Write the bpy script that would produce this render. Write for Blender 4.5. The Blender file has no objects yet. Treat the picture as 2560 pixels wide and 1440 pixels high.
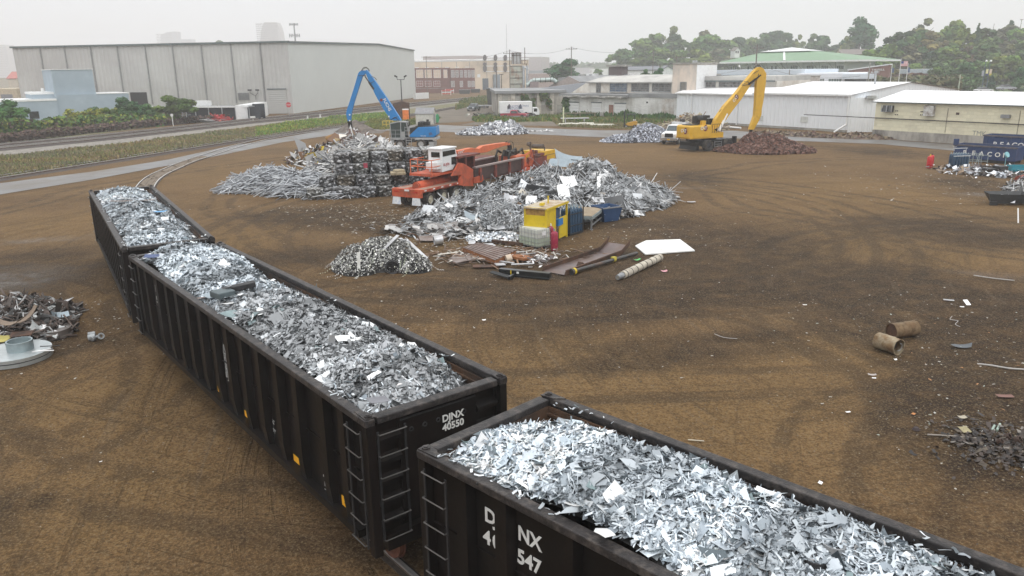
import bpy,math,random
import numpy as np
from mathutils import Matrix,Vector
random.seed(7);RNG=np.random.default_rng(7)
SC=bpy.context.scene;COL=SC.collection
R_=math.radians;PI=math.pi
CAM_H=9.6
#camera, sky, sun, exposure
HAZE_D=.0007
F=1923.7;TH=R_(15.82);RO=R_(-0.8)
_f=np.array([0,math.cos(TH),-math.sin(TH)]);_r=np.array([1.,0,0]);_u=np.cross(_r,_f)
CR=math.cos(RO)*_r+math.sin(RO)*_u;CU=-math.sin(RO)*_r+math.cos(RO)*_u;CF=_f
cam_d=bpy.data.cameras.new('camera');cam=bpy.data.objects.new('camera',cam_d);COL.objects.link(cam)
cam_d.sensor_width=36;cam_d.lens=36*F/2560;cam_d.clip_start=.1;cam_d.clip_end=6000
mw=Matrix.Identity(4)
for i in range(3):
 mw[i][0]=CR[i];mw[i][1]=CU[i];mw[i][2]=-CF[i]
mw[2][3]=CAM_H
cam.matrix_world=mw
SC.camera=cam
w=bpy.data.worlds.new('World');SC.world=w;w.use_nodes=True
nt=w.node_tree;nt.nodes.clear()
out=nt.nodes.new('ShaderNodeOutputWorld');bg=nt.nodes.new('ShaderNodeBackground')
sky=nt.nodes.new('ShaderNodeTexSky');sky.sky_type='NISHITA';sky.sun_disc=False
sky.sun_elevation=R_(50);sky.sun_rotation=R_(200);sky.dust_density=6;sky.air_density=1.5
hs=nt.nodes.new('ShaderNodeHueSaturation');hs.inputs['Saturation'].default_value=.25
tc=nt.nodes.new('ShaderNodeTexCoord');sp=nt.nodes.new('ShaderNodeSeparateXYZ')
cr=nt.nodes.new('ShaderNodeValToRGB');cr.color_ramp.elements[0].position=0.0;cr.color_ramp.elements[1].position=1.0
cr.color_ramp.elements[0].color=(.415,.438,.46,1);cr.color_ramp.elements[1].color=(1.0,1.0,1.0,1)
ml=nt.nodes.new('ShaderNodeVectorMath');ml.operation='SCALE';ml.inputs['Scale'].default_value=19.0
cn=nt.nodes.new('ShaderNodeTexNoise');cn.inputs['Scale'].default_value=2.2;cn.inputs['Detail'].default_value=4
mx2=nt.nodes.new('ShaderNodeMix');mx2.data_type='RGBA';mx2.blend_type='MULTIPLY';mx2.inputs[0].default_value=.05
mx=nt.nodes.new('ShaderNodeMix');mx.data_type='RGBA';mx.inputs[0].default_value=.92
L=nt.links.new
L(tc.outputs['Generated'],sp.inputs[0]);L(sp.outputs['Z'],cr.inputs[0])
L(tc.outputs['Generated'],cn.inputs['Vector'])
L(cr.outputs[0],mx2.inputs[6]);L(cn.outputs['Fac'],mx2.inputs[7])
L(mx2.outputs[2],ml.inputs[0]);L(sky.outputs[0],hs.inputs['Color']);L(hs.outputs[0],mx.inputs[6]);L(ml.outputs[0],mx.inputs[7])
L(mx.outputs[2],bg.inputs['Color']);bg.inputs['Strength'].default_value=.107;L(bg.outputs[0],out.inputs[0])
sd=bpy.data.lights.new('sun','SUN');sun=bpy.data.objects.new('sun',sd);COL.objects.link(sun)
sd.energy=.75;sd.angle=R_(25);sd.color=(1,.97,.93)
sun.rotation_euler=(R_(38),0,R_(25))
SC.view_settings.view_transform='Standard';SC.view_settings.look='None';SC.view_settings.exposure=0.04;SC.view_settings.gamma=1
SC.render.engine='CYCLES'
SC.cycles.use_denoising=True
SC.cycles.max_bounces=6;SC.cycles.diffuse_bounces=3;SC.cycles.glossy_bounces=3;SC.cycles.transmission_bounces=3
SC.cycles.volume_bounces=2;SC.cycles.transparent_max_bounces=6
SC.cycles.caustics_reflective=False;SC.cycles.caustics_refractive=False
#pixel -> place helpers (2560x1440 photograph)
def ray(px,py):return CR*(px-1280)/F-CU*(py-720)/F+CF
def G(px,py,z=0.0):
 d=ray(px,py);t=(z-CAM_H)/d[2];p=d*t;return np.array([p[0],p[1],z])
def PY(px,py,Y):
 d=ray(px,py);p=d*(Y/d[1]);return np.array([p[0],p[1],p[2]+CAM_H])
def ztop(P,py):
 lo=np.array([P[0],P[1],-CAM_H]);k=(720-py)/F
 return float((k*(lo@CF)-(lo@CU))/(CU[2]-k*CF[2]))
def plane_sz(px,py,P0,ang):
 d=ray(px,py);D=np.array([math.cos(ang),math.sin(ang)]);N=np.array([-D[1],D[0]])
 P0=np.array(P0[:2],float);t=(P0@N)/(d[:2]@N);P=d*t
 return float((P[:2]-P0)@D),float(P[2]+CAM_H)
 #materials
_mats={}
def M(name,col,rough=.7,metal=0.,var=.2,scale=2.,bump=0.,bscale=None,col2=None,th=.55,soft=.12,s2=None,streak=0.,spec=.5,detail=4,coat=0.):
 """principled material: colour varied by noise, optional second colour (rust, dirt) in noise patches"""
 if name in _mats:return _mats[name]
 m=bpy.data.materials.new(name);m.use_nodes=True;t=m.node_tree;N=t.nodes;K=t.links.new
 b=N['Principled BSDF'];b.inputs['Roughness'].default_value=rough;b.inputs['Metallic'].default_value=metal
 b.inputs['Specular IOR Level'].default_value=spec
 if coat:b.inputs['Coat Weight'].default_value=coat
 tc=N.new('ShaderNodeTexCoord')
 n=N.new('ShaderNodeTexNoise');n.inputs['Scale'].default_value=scale;n.inputs['Detail'].default_value=detail;n.inputs['Roughness'].default_value=.65
 K(tc.outputs['Object'],n.inputs['Vector'])
 r=N.new('ShaderNodeValToRGB');r.color_ramp.elements[0].position=.3;r.color_ramp.elements[1].position=.7
 r.color_ramp.elements[0].color=tuple(max(0,c*(1-var))for c in col)+(1,);r.color_ramp.elements[1].color=tuple(min(1,c*(1+var))for c in col)+(1,)
 K(n.outputs['Fac'],r.inputs[0]);last=r.outputs[0]
 if col2 is not None:
  n2=N.new('ShaderNodeTexNoise');n2.inputs['Scale'].default_value=s2 or scale*.6;n2.inputs['Detail'].default_value=6;n2.inputs['Roughness'].default_value=.7
  mp=N.new('ShaderNodeMapping');mp.inputs['Location'].default_value=(3.1,7.7,1.3)
  if streak:mp.inputs['Scale'].default_value=(1,1,1/streak)
  K(tc.outputs['Object'],mp.inputs[0]);K(mp.outputs[0],n2.inputs['Vector'])
  mr=N.new('ShaderNodeMapRange');mr.inputs[1].default_value=th-soft;mr.inputs[2].default_value=th+soft
  K(n2.outputs['Fac'],mr.inputs[0])
  x=N.new('ShaderNodeMix');x.data_type='RGBA';x.inputs[7].default_value=tuple(col2)+(1,)
  K(mr.outputs[0],x.inputs[0]);K(last,x.inputs[6]);last=x.outputs[2]
  if metal:
   mm=N.new('ShaderNodeMath');mm.operation='MULTIPLY_ADD';mm.inputs[1].default_value=-metal;mm.inputs[2].default_value=metal
   K(mr.outputs[0],mm.inputs[0]);K(mm.outputs[0],b.inputs['Metallic'])
 K(last,b.inputs['Base Color'])
 if bump:
  n3=N.new('ShaderNodeTexNoise');n3.inputs['Scale'].default_value=bscale or scale*4;n3.inputs['Detail'].default_value=5
  K(tc.outputs['Object'],n3.inputs['Vector'])
  bp=N.new('ShaderNodeBump');bp.inputs['Strength'].default_value=min(1,bump);bp.inputs['Distance'].default_value=.05
  K(n3.outputs['Fac'],bp.inputs['Height']);K(bp.outputs[0],b.inputs['Normal'])
 _mats[name]=m;return m
def ribbed(name,col,pitch,rough=.55,axis='X',depth=.03,**kw):
 """siding: M() plus a sheet profile along one axis as relief"""
 if name in _mats:return _mats[name]
 m=M(name,col,rough=rough,**kw);t=m.node_tree;N=t.nodes;K=t.links.new
 b=N['Principled BSDF'];tc=N.new('ShaderNodeTexCoord')
 wv=N.new('ShaderNodeTexWave');wv.bands_direction=axis;wv.wave_profile='SIN';wv.inputs['Scale'].default_value=.314/pitch
 K(tc.outputs['Object'],wv.inputs['Vector'])
 mr=N.new('ShaderNodeMapRange');mr.inputs[1].default_value=.25;mr.inputs[2].default_value=.55;K(wv.outputs['Fac'],mr.inputs[0])
 bp=N.new('ShaderNodeBump');bp.inputs['Strength'].default_value=1;bp.inputs['Distance'].default_value=depth
 K(mr.outputs[0],bp.inputs['Height']);K(bp.outputs[0],b.inputs['Normal'])
 return m
def blockwork(name,col,mortar,bw,bh,**kw):
 if name in _mats:return _mats[name]
 m=M(name,col,**kw);t=m.node_tree;N=t.nodes;K=t.links.new
 b=N['Principled BSDF'];src=b.inputs['Base Color'].links[0].from_socket
 tc=N.new('ShaderNodeTexCoord');sp=N.new('ShaderNodeSeparateXYZ');K(tc.outputs['Object'],sp.inputs[0])
 ad=N.new('ShaderNodeMath');K(sp.outputs[0],ad.inputs[0]);K(sp.outputs[1],ad.inputs[1])
 cb=N.new('ShaderNodeCombineXYZ');K(ad.outputs[0],cb.inputs[0]);K(sp.outputs[2],cb.inputs[1])
 br=N.new('ShaderNodeTexBrick');br.inputs['Scale'].default_value=1;br.inputs['Brick Width'].default_value=bw;br.inputs['Row Height'].default_value=bh
 br.inputs['Mortar Size'].default_value=bh*.07;br.inputs['Color1'].default_value=(1,1,1,1);br.inputs['Color2'].default_value=(.86,.86,.86,1)
 br.inputs['Mortar'].default_value=tuple(mortar)+(1,)
 K(cb.outputs[0],br.inputs['Vector'])
 x=N.new('ShaderNodeMix');x.data_type='RGBA';x.blend_type='MULTIPLY';x.inputs[0].default_value=1
 K(src,x.inputs[6]);K(br.outputs['Color'],x.inputs[7]);K(x.outputs[2],b.inputs['Base Color'])
 bp=N.new('ShaderNodeBump');bp.inputs['Distance'].default_value=.02;bp.invert=True;K(br.outputs['Fac'],bp.inputs['Height']);K(bp.outputs[0],b.inputs['Normal'])
 return m
def attr_mat(name,rough=.4,metal=.8,mul=(1,1,1),rvar=.15,randcol=None,spec=.5,translucent=0):
 """base colour read from the mesh colour attribute 'tone' (each piece has its own colour)"""
 if name in _mats:return _mats[name]
 m=bpy.data.materials.new(name);m.use_nodes=True;t=m.node_tree;N=t.nodes;K=t.links.new
 b=N['Principled BSDF'];b.inputs['Roughness'].default_value=rough;b.inputs['Metallic'].default_value=metal;b.inputs['Specular IOR Level'].default_value=spec
 a=N.new('ShaderNodeAttribute');a.attribute_name='tone'
 x=N.new('ShaderNodeMix');x.data_type='RGBA';x.blend_type='MULTIPLY';x.inputs[0].default_value=1;x.inputs[7].default_value=tuple(mul)+(1,)
 K(a.outputs['Color'],x.inputs[6]);last=x.outputs[2]
 if randcol:
  oi=N.new('ShaderNodeObjectInfo');r=N.new('ShaderNodeValToRGB');els=r.color_ramp.elements
  for i,c in enumerate(randcol):
   e=els[i]if i<2 else els.new(i/(len(randcol)-1));e.position=i/(len(randcol)-1);e.color=tuple(c)+(1,)
  K(oi.outputs['Random'],r.inputs[0])
  y=N.new('ShaderNodeMix');y.data_type='RGBA';y.blend_type='MULTIPLY';y.inputs[0].default_value=1
  K(last,y.inputs[6]);K(r.outputs[0],y.inputs[7]);last=y.outputs[2]
 K(last,b.inputs['Base Color'])
 if metal>.3:
  tc=N.new('ShaderNodeTexCoord');n=N.new('ShaderNodeTexNoise');n.inputs['Scale'].default_value=6;K(tc.outputs['Object'],n.inputs['Vector'])
  mr=N.new('ShaderNodeMapRange');mr.inputs[3].default_value=rough-rvar;mr.inputs[4].default_value=rough+rvar;K(n.outputs['Fac'],mr.inputs[0]);K(mr.outputs[0],b.inputs['Roughness'])
 _mats[name]=m;return m
 #mesh builder
class MB:
 def __init__(s):s.v=[];s.f=[];s.m=[]
 def add(s,vs,fs,mi=0):
  o=len(s.v);s.v+=[tuple(map(float,p))for p in vs]
  s.f+=[tuple(i+o for i in f)for f in fs];s.m+=[mi]*len(fs);return s
 def box(s,c,d,rot=None,mi=0):
  x,y,z=d[0]/2,d[1]/2,d[2]/2
  vs=[Vector((a*x,b*y,e*z))for a in(-1,1)for b in(-1,1)for e in(-1,1)]
  if rot is not None:
   if not isinstance(rot,Matrix):rot=Matrix.Rotation(rot,3,'Z')
   vs=[rot@q for q in vs]
  c=Vector(c);vs=[q+c for q in vs]
  return s.add(vs,[(0,1,3,2),(4,6,7,5),(0,4,5,1),(2,3,7,6),(0,2,6,4),(1,5,7,3)],mi)
 def bb(s,x0,x1,y0,y1,z0,z1,mi=0):return s.box(((x0+x1)/2,(y0+y1)/2,(z0+z1)/2),(abs(x1-x0),abs(y1-y0),abs(z1-z0)),None,mi)
 def cyl(s,p0,p1,r0,r1=None,n=12,cap=True,mi=0):
  r1=r0 if r1 is None else r1;p0=Vector(p0);p1=Vector(p1);d=(p1-p0).normalized()
  a=d.orthogonal().normalized();b=d.cross(a);vs=[]
  for p,r in((p0,r0),(p1,r1)):
   for i in range(n):
    t=2*PI*i/n;vs.append(p+a*math.cos(t)*r+b*math.sin(t)*r)
  fs=[(i,(i+1)%n,n+(i+1)%n,n+i)for i in range(n)]
  if cap:fs+=[tuple(range(n))[::-1],tuple(range(n,2*n))]
  return s.add(vs,fs,mi)
 def ring(s,c,ax,ro,ri,h,n=20,mi=0):
  c=Vector(c);ax=Vector(ax).normalized();a=ax.orthogonal().normalized();b=ax.cross(a);vs=[]
  for r,z in((ro,-h/2),(ro,h/2),(ri,h/2),(ri,-h/2)):
   for i in range(n):
    t=2*PI*i/n;vs.append(c+a*math.cos(t)*r+b*math.sin(t)*r+ax*z)
  fs=[]
  for k in range(4):
   k2=(k+1)%4
   fs+=[(k*n+i,k*n+(i+1)%n,k2*n+(i+1)%n,k2*n+i)for i in range(n)]
  return s.add(vs,fs,mi)
 def prism(s,pts,off,mi=0):
  n=len(pts);off=Vector(off);a=[Vector(p)-off/2 for p in pts];b=[Vector(p)+off/2 for p in pts]
  return s.add(a+b,[tuple(range(n))[::-1],tuple(range(n,2*n))]+[(i,(i+1)%n,n+(i+1)%n,n+i)for i in range(n)],mi)
 def slab(s,quad,th,mi=0):
  q=[Vector(p)for p in quad];nrm=(q[1]-q[0]).cross(q[-1]-q[0]).normalized()
  return s.prism([p-nrm*th/2 for p in q],nrm*th,mi)
 def tube(s,pts,r,n=6,mi=0):
  for a,b in zip(pts[:-1],pts[1:]):s.cyl(a,b,r,n=n,mi=mi)
  return s
 def build(s,name,mats,parent=None,smooth=False,bevel=0,loc=None,rot=None):
  me=bpy.data.meshes.new(name);me.from_pydata(s.v,[],s.f)
  if not isinstance(mats,(list,tuple)):mats=[mats]
  for m in mats:me.materials.append(m)
  if len(mats)>1:me.polygons.foreach_set('material_index',s.m)
  me.validate()
  import bmesh
  bm=bmesh.new();bm.from_mesh(me);bmesh.ops.recalc_face_normals(bm,faces=bm.faces);bm.to_mesh(me);bm.free()
  o=bpy.data.objects.new(name,me);COL.objects.link(o)
  if parent is not None:o.parent=parent
  if loc is not None:o.location=tuple(map(float,loc))
  if rot is not None:o.rotation_euler=rot if isinstance(rot,(tuple,list))else(0,0,rot)
  if smooth:me.shade_smooth()if smooth is True else me.shade_smooth()
  if smooth:
   try:me.set_sharp_from_angle(angle=R_(40))
   except Exception:pass
  if bevel:
   bv=o.modifiers.new('bevel','BEVEL');bv.width=bevel;bv.segments=2;bv.limit_method='ANGLE'
  return o
def tag(o,label=None,cat=None,group=None,kind=None):
 if label:o['label']=label
 if cat:o['category']=cat
 if group:o['group']=group
 if kind:o['kind']=kind
 return o
def thing(name,label,cat,loc=(0,0,0),rz=0.,group=None):
 o=bpy.data.objects.new(name,None);COL.objects.link(o);o.location=tuple(map(float,loc));o.rotation_euler=(0,0,rz)
 o.empty_display_size=.3
 return tag(o,label,cat,group)
def copy_tree(o,parent=None):
 c=o.copy();COL.objects.link(c);c.parent=parent
 for ch in o.children:copy_tree(ch,c)
 return c
def text(s,size,m,parent,origin,xdir,updir,name='lettering',ext=.004,align='LEFT',shear=0.,xs=1.,bold=0.):
 cu=bpy.data.curves.new(name,'FONT');cu.body=s;cu.size=size;cu.extrude=ext;cu.align_x=align;cu.shear=shear;cu.offset=bold
 cu.resolution_u=3
 tmp=bpy.data.objects.new('tmp_text',cu);COL.objects.link(tmp)
 dg=bpy.context.evaluated_depsgraph_get();me=bpy.data.meshes.new_from_object(tmp.evaluated_get(dg));bpy.data.objects.remove(tmp)
 x=Vector(xdir).normalized();u=Vector(updir).normalized();n=x.cross(u);og=Vector(origin)
 me.transform(Matrix(((x[0]*xs,u[0],n[0],og[0]),(x[1]*xs,u[1],n[1],og[1]),(x[2]*xs,u[2],n[2],og[2]),(0,0,0,1))))
 me.materials.clear();me.materials.append(m);me.name=name
 o=bpy.data.objects.new(name,me);COL.objects.link(o);o.parent=parent;return o
def npmesh(name,V,Q,C,mats,parent=None,mi=None):
 V=np.asarray(V,np.float32);Q=np.asarray(Q,np.int32)
 me=bpy.data.meshes.new(name);me.vertices.add(len(V));me.vertices.foreach_set('co',V.ravel())
 k=Q.shape[1];me.loops.add(Q.size);me.loops.foreach_set('vertex_index',Q.ravel())
 me.polygons.add(len(Q));me.polygons.foreach_set('loop_start',np.arange(0,Q.size,k,dtype=np.int32))
 if mi is not None:me.polygons.foreach_set('material_index',np.asarray(mi,np.int32))
 if C is not None:
  at=me.color_attributes.new('tone','FLOAT_COLOR','POINT');c4=np.ones((len(V),4),np.float32);c4[:,:3]=C;at.data.foreach_set('color',c4.ravel())
 me.update(calc_edges=True)
 for m in(mats if isinstance(mats,(list,tuple))else[mats]):me.materials.append(m)
 o=bpy.data.objects.new(name,me);COL.objects.link(o)
 if parent is not None:o.parent=parent
 return o
def nrm(a):return a/np.maximum(np.linalg.norm(a,axis=1,keepdims=True),1e-9)
def rand_dirs(Nn,tilt,along=None,spread=PI):
 """perturbed normals and tangent directions"""
 n=len(Nn);Nn=nrm(Nn+RNG.normal(0,1,(n,3))*tilt)
 if along is None:T=RNG.normal(0,1,(n,3))
 else:T=along+RNG.normal(0,1,(n,3))*spread
 T=nrm(T-Nn*np.sum(T*Nn,1,keepdims=True));return Nn,T
class Pieces:
 def __init__(s):s.V=[];s.Q=[];s.C=[];s.n=0
 def _push(s,V,Q,C):s.V.append(V);s.Q.append(Q+s.n);s.C.append(C);s.n+=len(V)
 def strips(s,P,N,D,Ln,W,bend,tone,jag=.25,seg=2):
  """bent thin plates with ragged outlines"""
  n=len(P);S=np.cross(N,D);rows=[]
  for i in range(seg+1):
   t=i/seg-.5
   off=P+D*(Ln*t)[:,None]*(1-.3*np.minimum(1,abs(bend)))[:,None]+N*(bend*Ln*(t*t-.08)*2)[:,None]
   wl=W*(1+RNG.uniform(-jag,jag,n));wr=W*(1+RNG.uniform(-jag,jag,n));sh=(RNG.uniform(-jag,jag,n)*Ln*.35)[:,None]*D
   rows+=[off-S*(wl/2)[:,None]+sh,off+S*(wr/2)[:,None]-sh]
  V=np.stack(rows,1);k=2*(seg+1)
  Q=np.array([[2*i,2*i+1,2*i+3,2*i+2]for i in range(seg)])
  Q=(np.arange(n)[:,None,None]*k+Q[None]).reshape(-1,4)
  s._push(V.reshape(-1,3),Q,np.repeat(tone,k,0))
 def bars(s,P,N,D,Ln,W,H,tone,bend=None):
  n=len(P);S=np.cross(N,D);bend=np.zeros(n)if bend is None else bend;rows=[]
  for i,t in enumerate((-.5,0,.5)):
   off=P+D*(Ln*t)[:,None]+N*((0 if i==1 else 1)*bend*Ln)[:,None]
   for a,b in((-1,-1),(1,-1),(1,1),(-1,1)):rows.append(off+S*(a*W/2)[:,None]+N*(b*H/2)[:,None])
  V=np.stack(rows,1)
  q=[[4*i+j,4*i+(j+1)%4,4*i+4+(j+1)%4,4*i+4+j]for i in range(2)for j in range(4)]+[[3,2,1,0],[8,9,10,11]]
  Q=(np.arange(n)[:,None,None]*12+np.array(q)[None]).reshape(-1,4)
  s._push(V.reshape(-1,3),Q,np.repeat(tone,12,0))  # base mound; under scrap its dark col paints the shade in gaps
 def rings(s,P,N,D,Rr,ri,tone,k=10):
  n=len(P);S=np.cross(N,D);rows=[]
  for i in range(k):
   a=2*PI*i/k
   for f in(1,ri):rows.append(P+(D*math.cos(a)+S*math.sin(a))*(Rr*f)[:,None])
  V=np.stack(rows,1);q=[[2*i,2*((i+1)%k),2*((i+1)%k)+1,2*i+1]for i in range(k)]
  Q=(np.arange(n)[:,None,None]*2*k+np.array(q)[None]).reshape(-1,4)
  s._push(V.reshape(-1,3),Q,np.repeat(tone,2*k,0))
 def done(s,name,mats,parent=None):
  return npmesh(name,np.concatenate(s.V),np.concatenate(s.Q),np.concatenate(s.C),mats,parent)
def tones(n,pal,w=None,var=.12):
 pal=np.array(pal,float);i=RNG.choice(len(pal),n,p=None if w is None else np.array(w)/sum(w))
 return np.clip(pal[i]*(1+RNG.uniform(-var,var,(n,1))),0,1)
def vnoise(x,y,sc,seed=0):
 """cheap smooth 2D value noise in [-1,1]"""
 x=np.asarray(x)/sc+seed*17.3;y=np.asarray(y)/sc+seed*9.1
 xi=np.floor(x);yi=np.floor(y);xf=x-xi;yf=y-yi;u=xf*xf*(3-2*xf);v=yf*yf*(3-2*yf)
 def h(a,b):t=np.sin(a*127.1+b*311.7+seed*74.7)*43758.5453;return(t-np.floor(t))*2-1
 return(h(xi,yi)*(1-u)+h(xi+1,yi)*u)*(1-v)+(h(xi,yi+1)*(1-u)+h(xi+1,yi+1)*u)*v
black_paint=M('black_car_paint',(.0065,.0055,.0053),rough=.42,spec=.22,var=.35,scale=1.3,bump=.3,bscale=1.6,col2=(.017,.011,.009),th=.6,s2=1.1,streak=5)
rim_steel=M('worn_black_steel',(.026,.023,.023),rough=.5,spec=.35,var=.4,scale=3,bump=.3,bscale=25,col2=(.1,.085,.075),th=.6,s2=5)
rust=M('rusty_steel',(.105,.05,.026),rough=.85,var=.45,scale=1.2,bump=.4,bscale=12,col2=(.035,.022,.016),th=.52,s2=1.1)
rust_red=M('rust_brown',(.13,.06,.035),rough=.85,var=.4,scale=3,bump=.4,bscale=14,col2=(.05,.03,.022),th=.5)
dark_steel=M('dark_steel',(.03,.03,.032),rough=.55,metal=.3,var=.3,scale=4)
grey_steel=M('grey_steel',(.3,.31,.32),rough=.5,metal=.6,var=.25,scale=3)
galv=M('galvanised_steel',(.5,.52,.54),rough=.42,metal=.8,var=.2,scale=3)
white_paint=M('white_paint',(.75,.76,.76),rough=.5,var=.06,scale=2,col2=(.5,.49,.46),th=.68)
rubber=M('rubber',(.025,.024,.023),rough=.85,var=.3,scale=6,col2=(.09,.075,.06),th=.55)
glass_dark=M('dark_glass',(.012,.016,.018),rough=.08,var=.1,spec=.8)
cat_yellow=M('machine_yellow',(.62,.36,.02),rough=.42,var=.08,scale=1.5,col2=(.35,.2,.03),th=.7)
blue_paint=M('machine_blue',(.008,.19,.5),rough=.4,var=.1,scale=1.5,col2=(.03,.13,.28),th=.68)
white_letter=M('white_lettering',(.7,.7,.68),rough=.6,var=.12,scale=8)
wood=M('weathered_wood',(.25,.2,.15),rough=.85,var=.3,scale=5,bump=.3)
concrete=M('concrete',(.33,.32,.29),rough=.9,var=.18,scale=.8,bump=.3,col2=(.18,.17,.15),th=.58)
scrap_white=attr_mat('bright_scrap_metal',rough=.42,metal=.65)
scrap_matt=attr_mat('painted_scrap',rough=.6,metal=.0)
#GROUND
def ground_masks(x,y):
 """dark oily dirt, tan dry dirt, wet places of the yard with their grey shine painted as colour"""
 dk=np.zeros_like(x);tn=np.zeros_like(x);wt=np.zeros_like(x)
 def blob(arr,px,py,rx,ry,a,s=1.0):
  s*=1.15
  c=G(px,py);ca,sa=math.cos(a),math.sin(a);dx=x-c[0];dy=y-c[1]
  u=(dx*ca+dy*sa)/rx;v=(-dx*sa+dy*ca)/ry;arr+=s*np.exp(-(u*u+v*v))
 for b in((2120,700,5,3.5,.5),(2120,700,3.5,2.2,.5),(2450,780,5,5,.6),(2480,850,3.5,4.5,.3),(2350,830,2.5,2.0,0),(2520,1000,3,4,0),(2500,1100,2.6,2.6,0),(1850,680,4,3,.3),(1150,560,6,4,0),(1300,660,6,3,0),(1640,700,4,3,0),(1700,640,4,4,0),(800,530,4,3,.2),(700,540,4,2,0),(760,640,4,2,.3),(1500,800,5,1.6,.4),(1750,850,5,1.2,.2),(2450,1080,2,3,0),(2450,460,4,6,0),(2500,600,4,3,0),(1720,440,4,5,0),(60,640,4,3,.4),(80,700,4,3,.4),(40,1265,.7,.5,0),(1100,730,4,2,0),(2300,560,5,4,0),(900,560,4,3,0),(1900,600,5,4,.4),(1600,560,5,4,0),(150,860,2.5,2,0),(2200,380,4,5,0),(1580,730,3,1.5,.5),(1300,760,5,1.5,0.2),(1700,900,4,.9,.2)):
  blob(dk,*b,s=1.0)
 for b in((1000,620,4,2,0),(650,430,12,10,0),(1500,380,20,12,0),(2150,480,12,12,0),(1350,880,5,3,.2),(1800,1050,5,4,0),(250,1000,3.5,3.5,0),(250,1250,3,3,0),(150,560,6,6,0),(2150,620,6,5,.3),(500,700,3,3,0),(1450,980,3,2,.2),(2100,880,4,3,0),(600,600,3,4,0),(2400,650,3,1.4,.3)):
  blob(tn,*b,s=.9)
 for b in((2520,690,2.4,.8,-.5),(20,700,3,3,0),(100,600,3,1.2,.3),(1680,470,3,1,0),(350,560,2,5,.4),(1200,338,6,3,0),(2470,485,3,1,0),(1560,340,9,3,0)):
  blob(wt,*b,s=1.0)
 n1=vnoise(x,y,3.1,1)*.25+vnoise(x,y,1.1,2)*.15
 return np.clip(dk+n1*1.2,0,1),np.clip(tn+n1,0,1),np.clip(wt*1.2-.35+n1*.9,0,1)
def ground_material():
 m=bpy.data.materials.new('dirt_yard');m.use_nodes=True;t=m.node_tree;N=t.nodes;K=t.links.new;b=N['Principled BSDF'];b.inputs['Specular IOR Level'].default_value=.08
 ge=N.new('ShaderNodeNewGeometry');a=N.new('ShaderNodeAttribute');a.attribute_name='tone';sp=N.new('ShaderNodeSeparateColor');K(a.outputs['Color'],sp.inputs[0])
 def noise(sc,det=5,vec=None,rough=.65):
  n=N.new('ShaderNodeTexNoise');n.inputs['Scale'].default_value=sc;n.inputs['Detail'].default_value=det;n.inputs['Roughness'].default_value=rough
  K(vec or ge.outputs['Position'],n.inputs['Vector']);return n.outputs['Fac']
 def mathn(op,x,y=None,z=None):
  q=N.new('ShaderNodeMath');q.operation=op
  for i,v in enumerate((x,y,z)):
   if v is None:continue
   if isinstance(v,(int,float)):q.inputs[i].default_value=v
   else:K(v,q.inputs[i])
  return q.outputs[0]
 def rng(x,a0,a1,b0=0,b1=1):
  q=N.new('ShaderNodeMapRange');q.inputs[1].default_value=a0;q.inputs[2].default_value=a1;q.inputs[3].default_value=b0;q.inputs[4].default_value=b1;K(x,q.inputs[0]);return q.outputs[0]
 def mix(f,c0,c1,blend='MIX'):
  q=N.new('ShaderNodeMix');q.data_type='RGBA';q.blend_type=blend
  if isinstance(f,float):q.inputs[0].default_value=f
  else:K(f,q.inputs[0])
  for i,c in((6,c0),(7,c1)):
   if isinstance(c,tuple):q.inputs[i].default_value=c+(1,)
   else:K(c,q.inputs[i])
  return q.outputs[2]
 def arcs(cx,cy,fr,fa):
  s=N.new('ShaderNodeSeparateXYZ');K(ge.outputs['Position'],s.inputs[0])
  dx=mathn('SUBTRACT',s.outputs[0],cx);dy=mathn('SUBTRACT',s.outputs[1],cy)
  r=mathn('SQRT',mathn('ADD',mathn('MULTIPLY',dx,dx),mathn('MULTIPLY',dy,dy)));an=mathn('ARCTAN2',dy,dx)
  wob=mathn('MULTIPLY',noise(.06,1),3.0)
  c=N.new('ShaderNodeCombineXYZ');K(mathn('MULTIPLY',mathn('ADD',r,wob),fr),c.inputs[0]);K(mathn('MULTIPLY',an,fa),c.inputs[1])
  return noise(1.,6,c.outputs[0],.7)
 ar1=arcs(3.0,48.0,1.7,1.6);ar2=arcs(30.0,30.0,2.0,1.5);ar3=arcs(-30.,30.,1.7,1.5)
 arc=mathn('MAXIMUM',mathn('MAXIMUM',rng(ar1,.52,.7),rng(ar2,.53,.71)),rng(ar3,.55,.73))
 trk=None
 for k,(cx,cy,r,w_)in enumerate(((3,50,17.5,.3),(2,51,21.5,.32),(5,47,25,.3),(26,34,13,.3),(30,30,18.5,.34),(-2,22,13,.28),(-31,27,12,.34),(-28,22,15.5,.3),(14,70,38,.4),(20,8,15,.26),(8,60,46,.4),(40,60,24,.36))):
  s=N.new('ShaderNodeSeparateXYZ');K(ge.outputs['Position'],s.inputs[0]);dx=mathn('SUBTRACT',s.outputs[0],cx);dy=mathn('SUBTRACT',s.outputs[1],cy)
  rr=mathn('SQRT',mathn('ADD',mathn('MULTIPLY',dx,dx),mathn('MULTIPLY',dy,dy)));rr=mathn('ADD',rr,mathn('MULTIPLY',noise(.045+.004*k,0),5.0))
  e=mathn('ABSOLUTE',mathn('SUBTRACT',mathn('ABSOLUTE',mathn('SUBTRACT',rr,r+2.5)),1.0));band=rng(e,w_*.7,w_*1.5,1,0)
  band=mathn('MULTIPLY',band,rng(noise(.3+.05*k,3),.38,.52));trk=band if trk is None else mathn('MAXIMUM',trk,band)
 big=noise(.12,5);mid=noise(.8,6);fine=noise(7,6,rough=.8);grit=noise(17,3,rough=.8)
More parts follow.
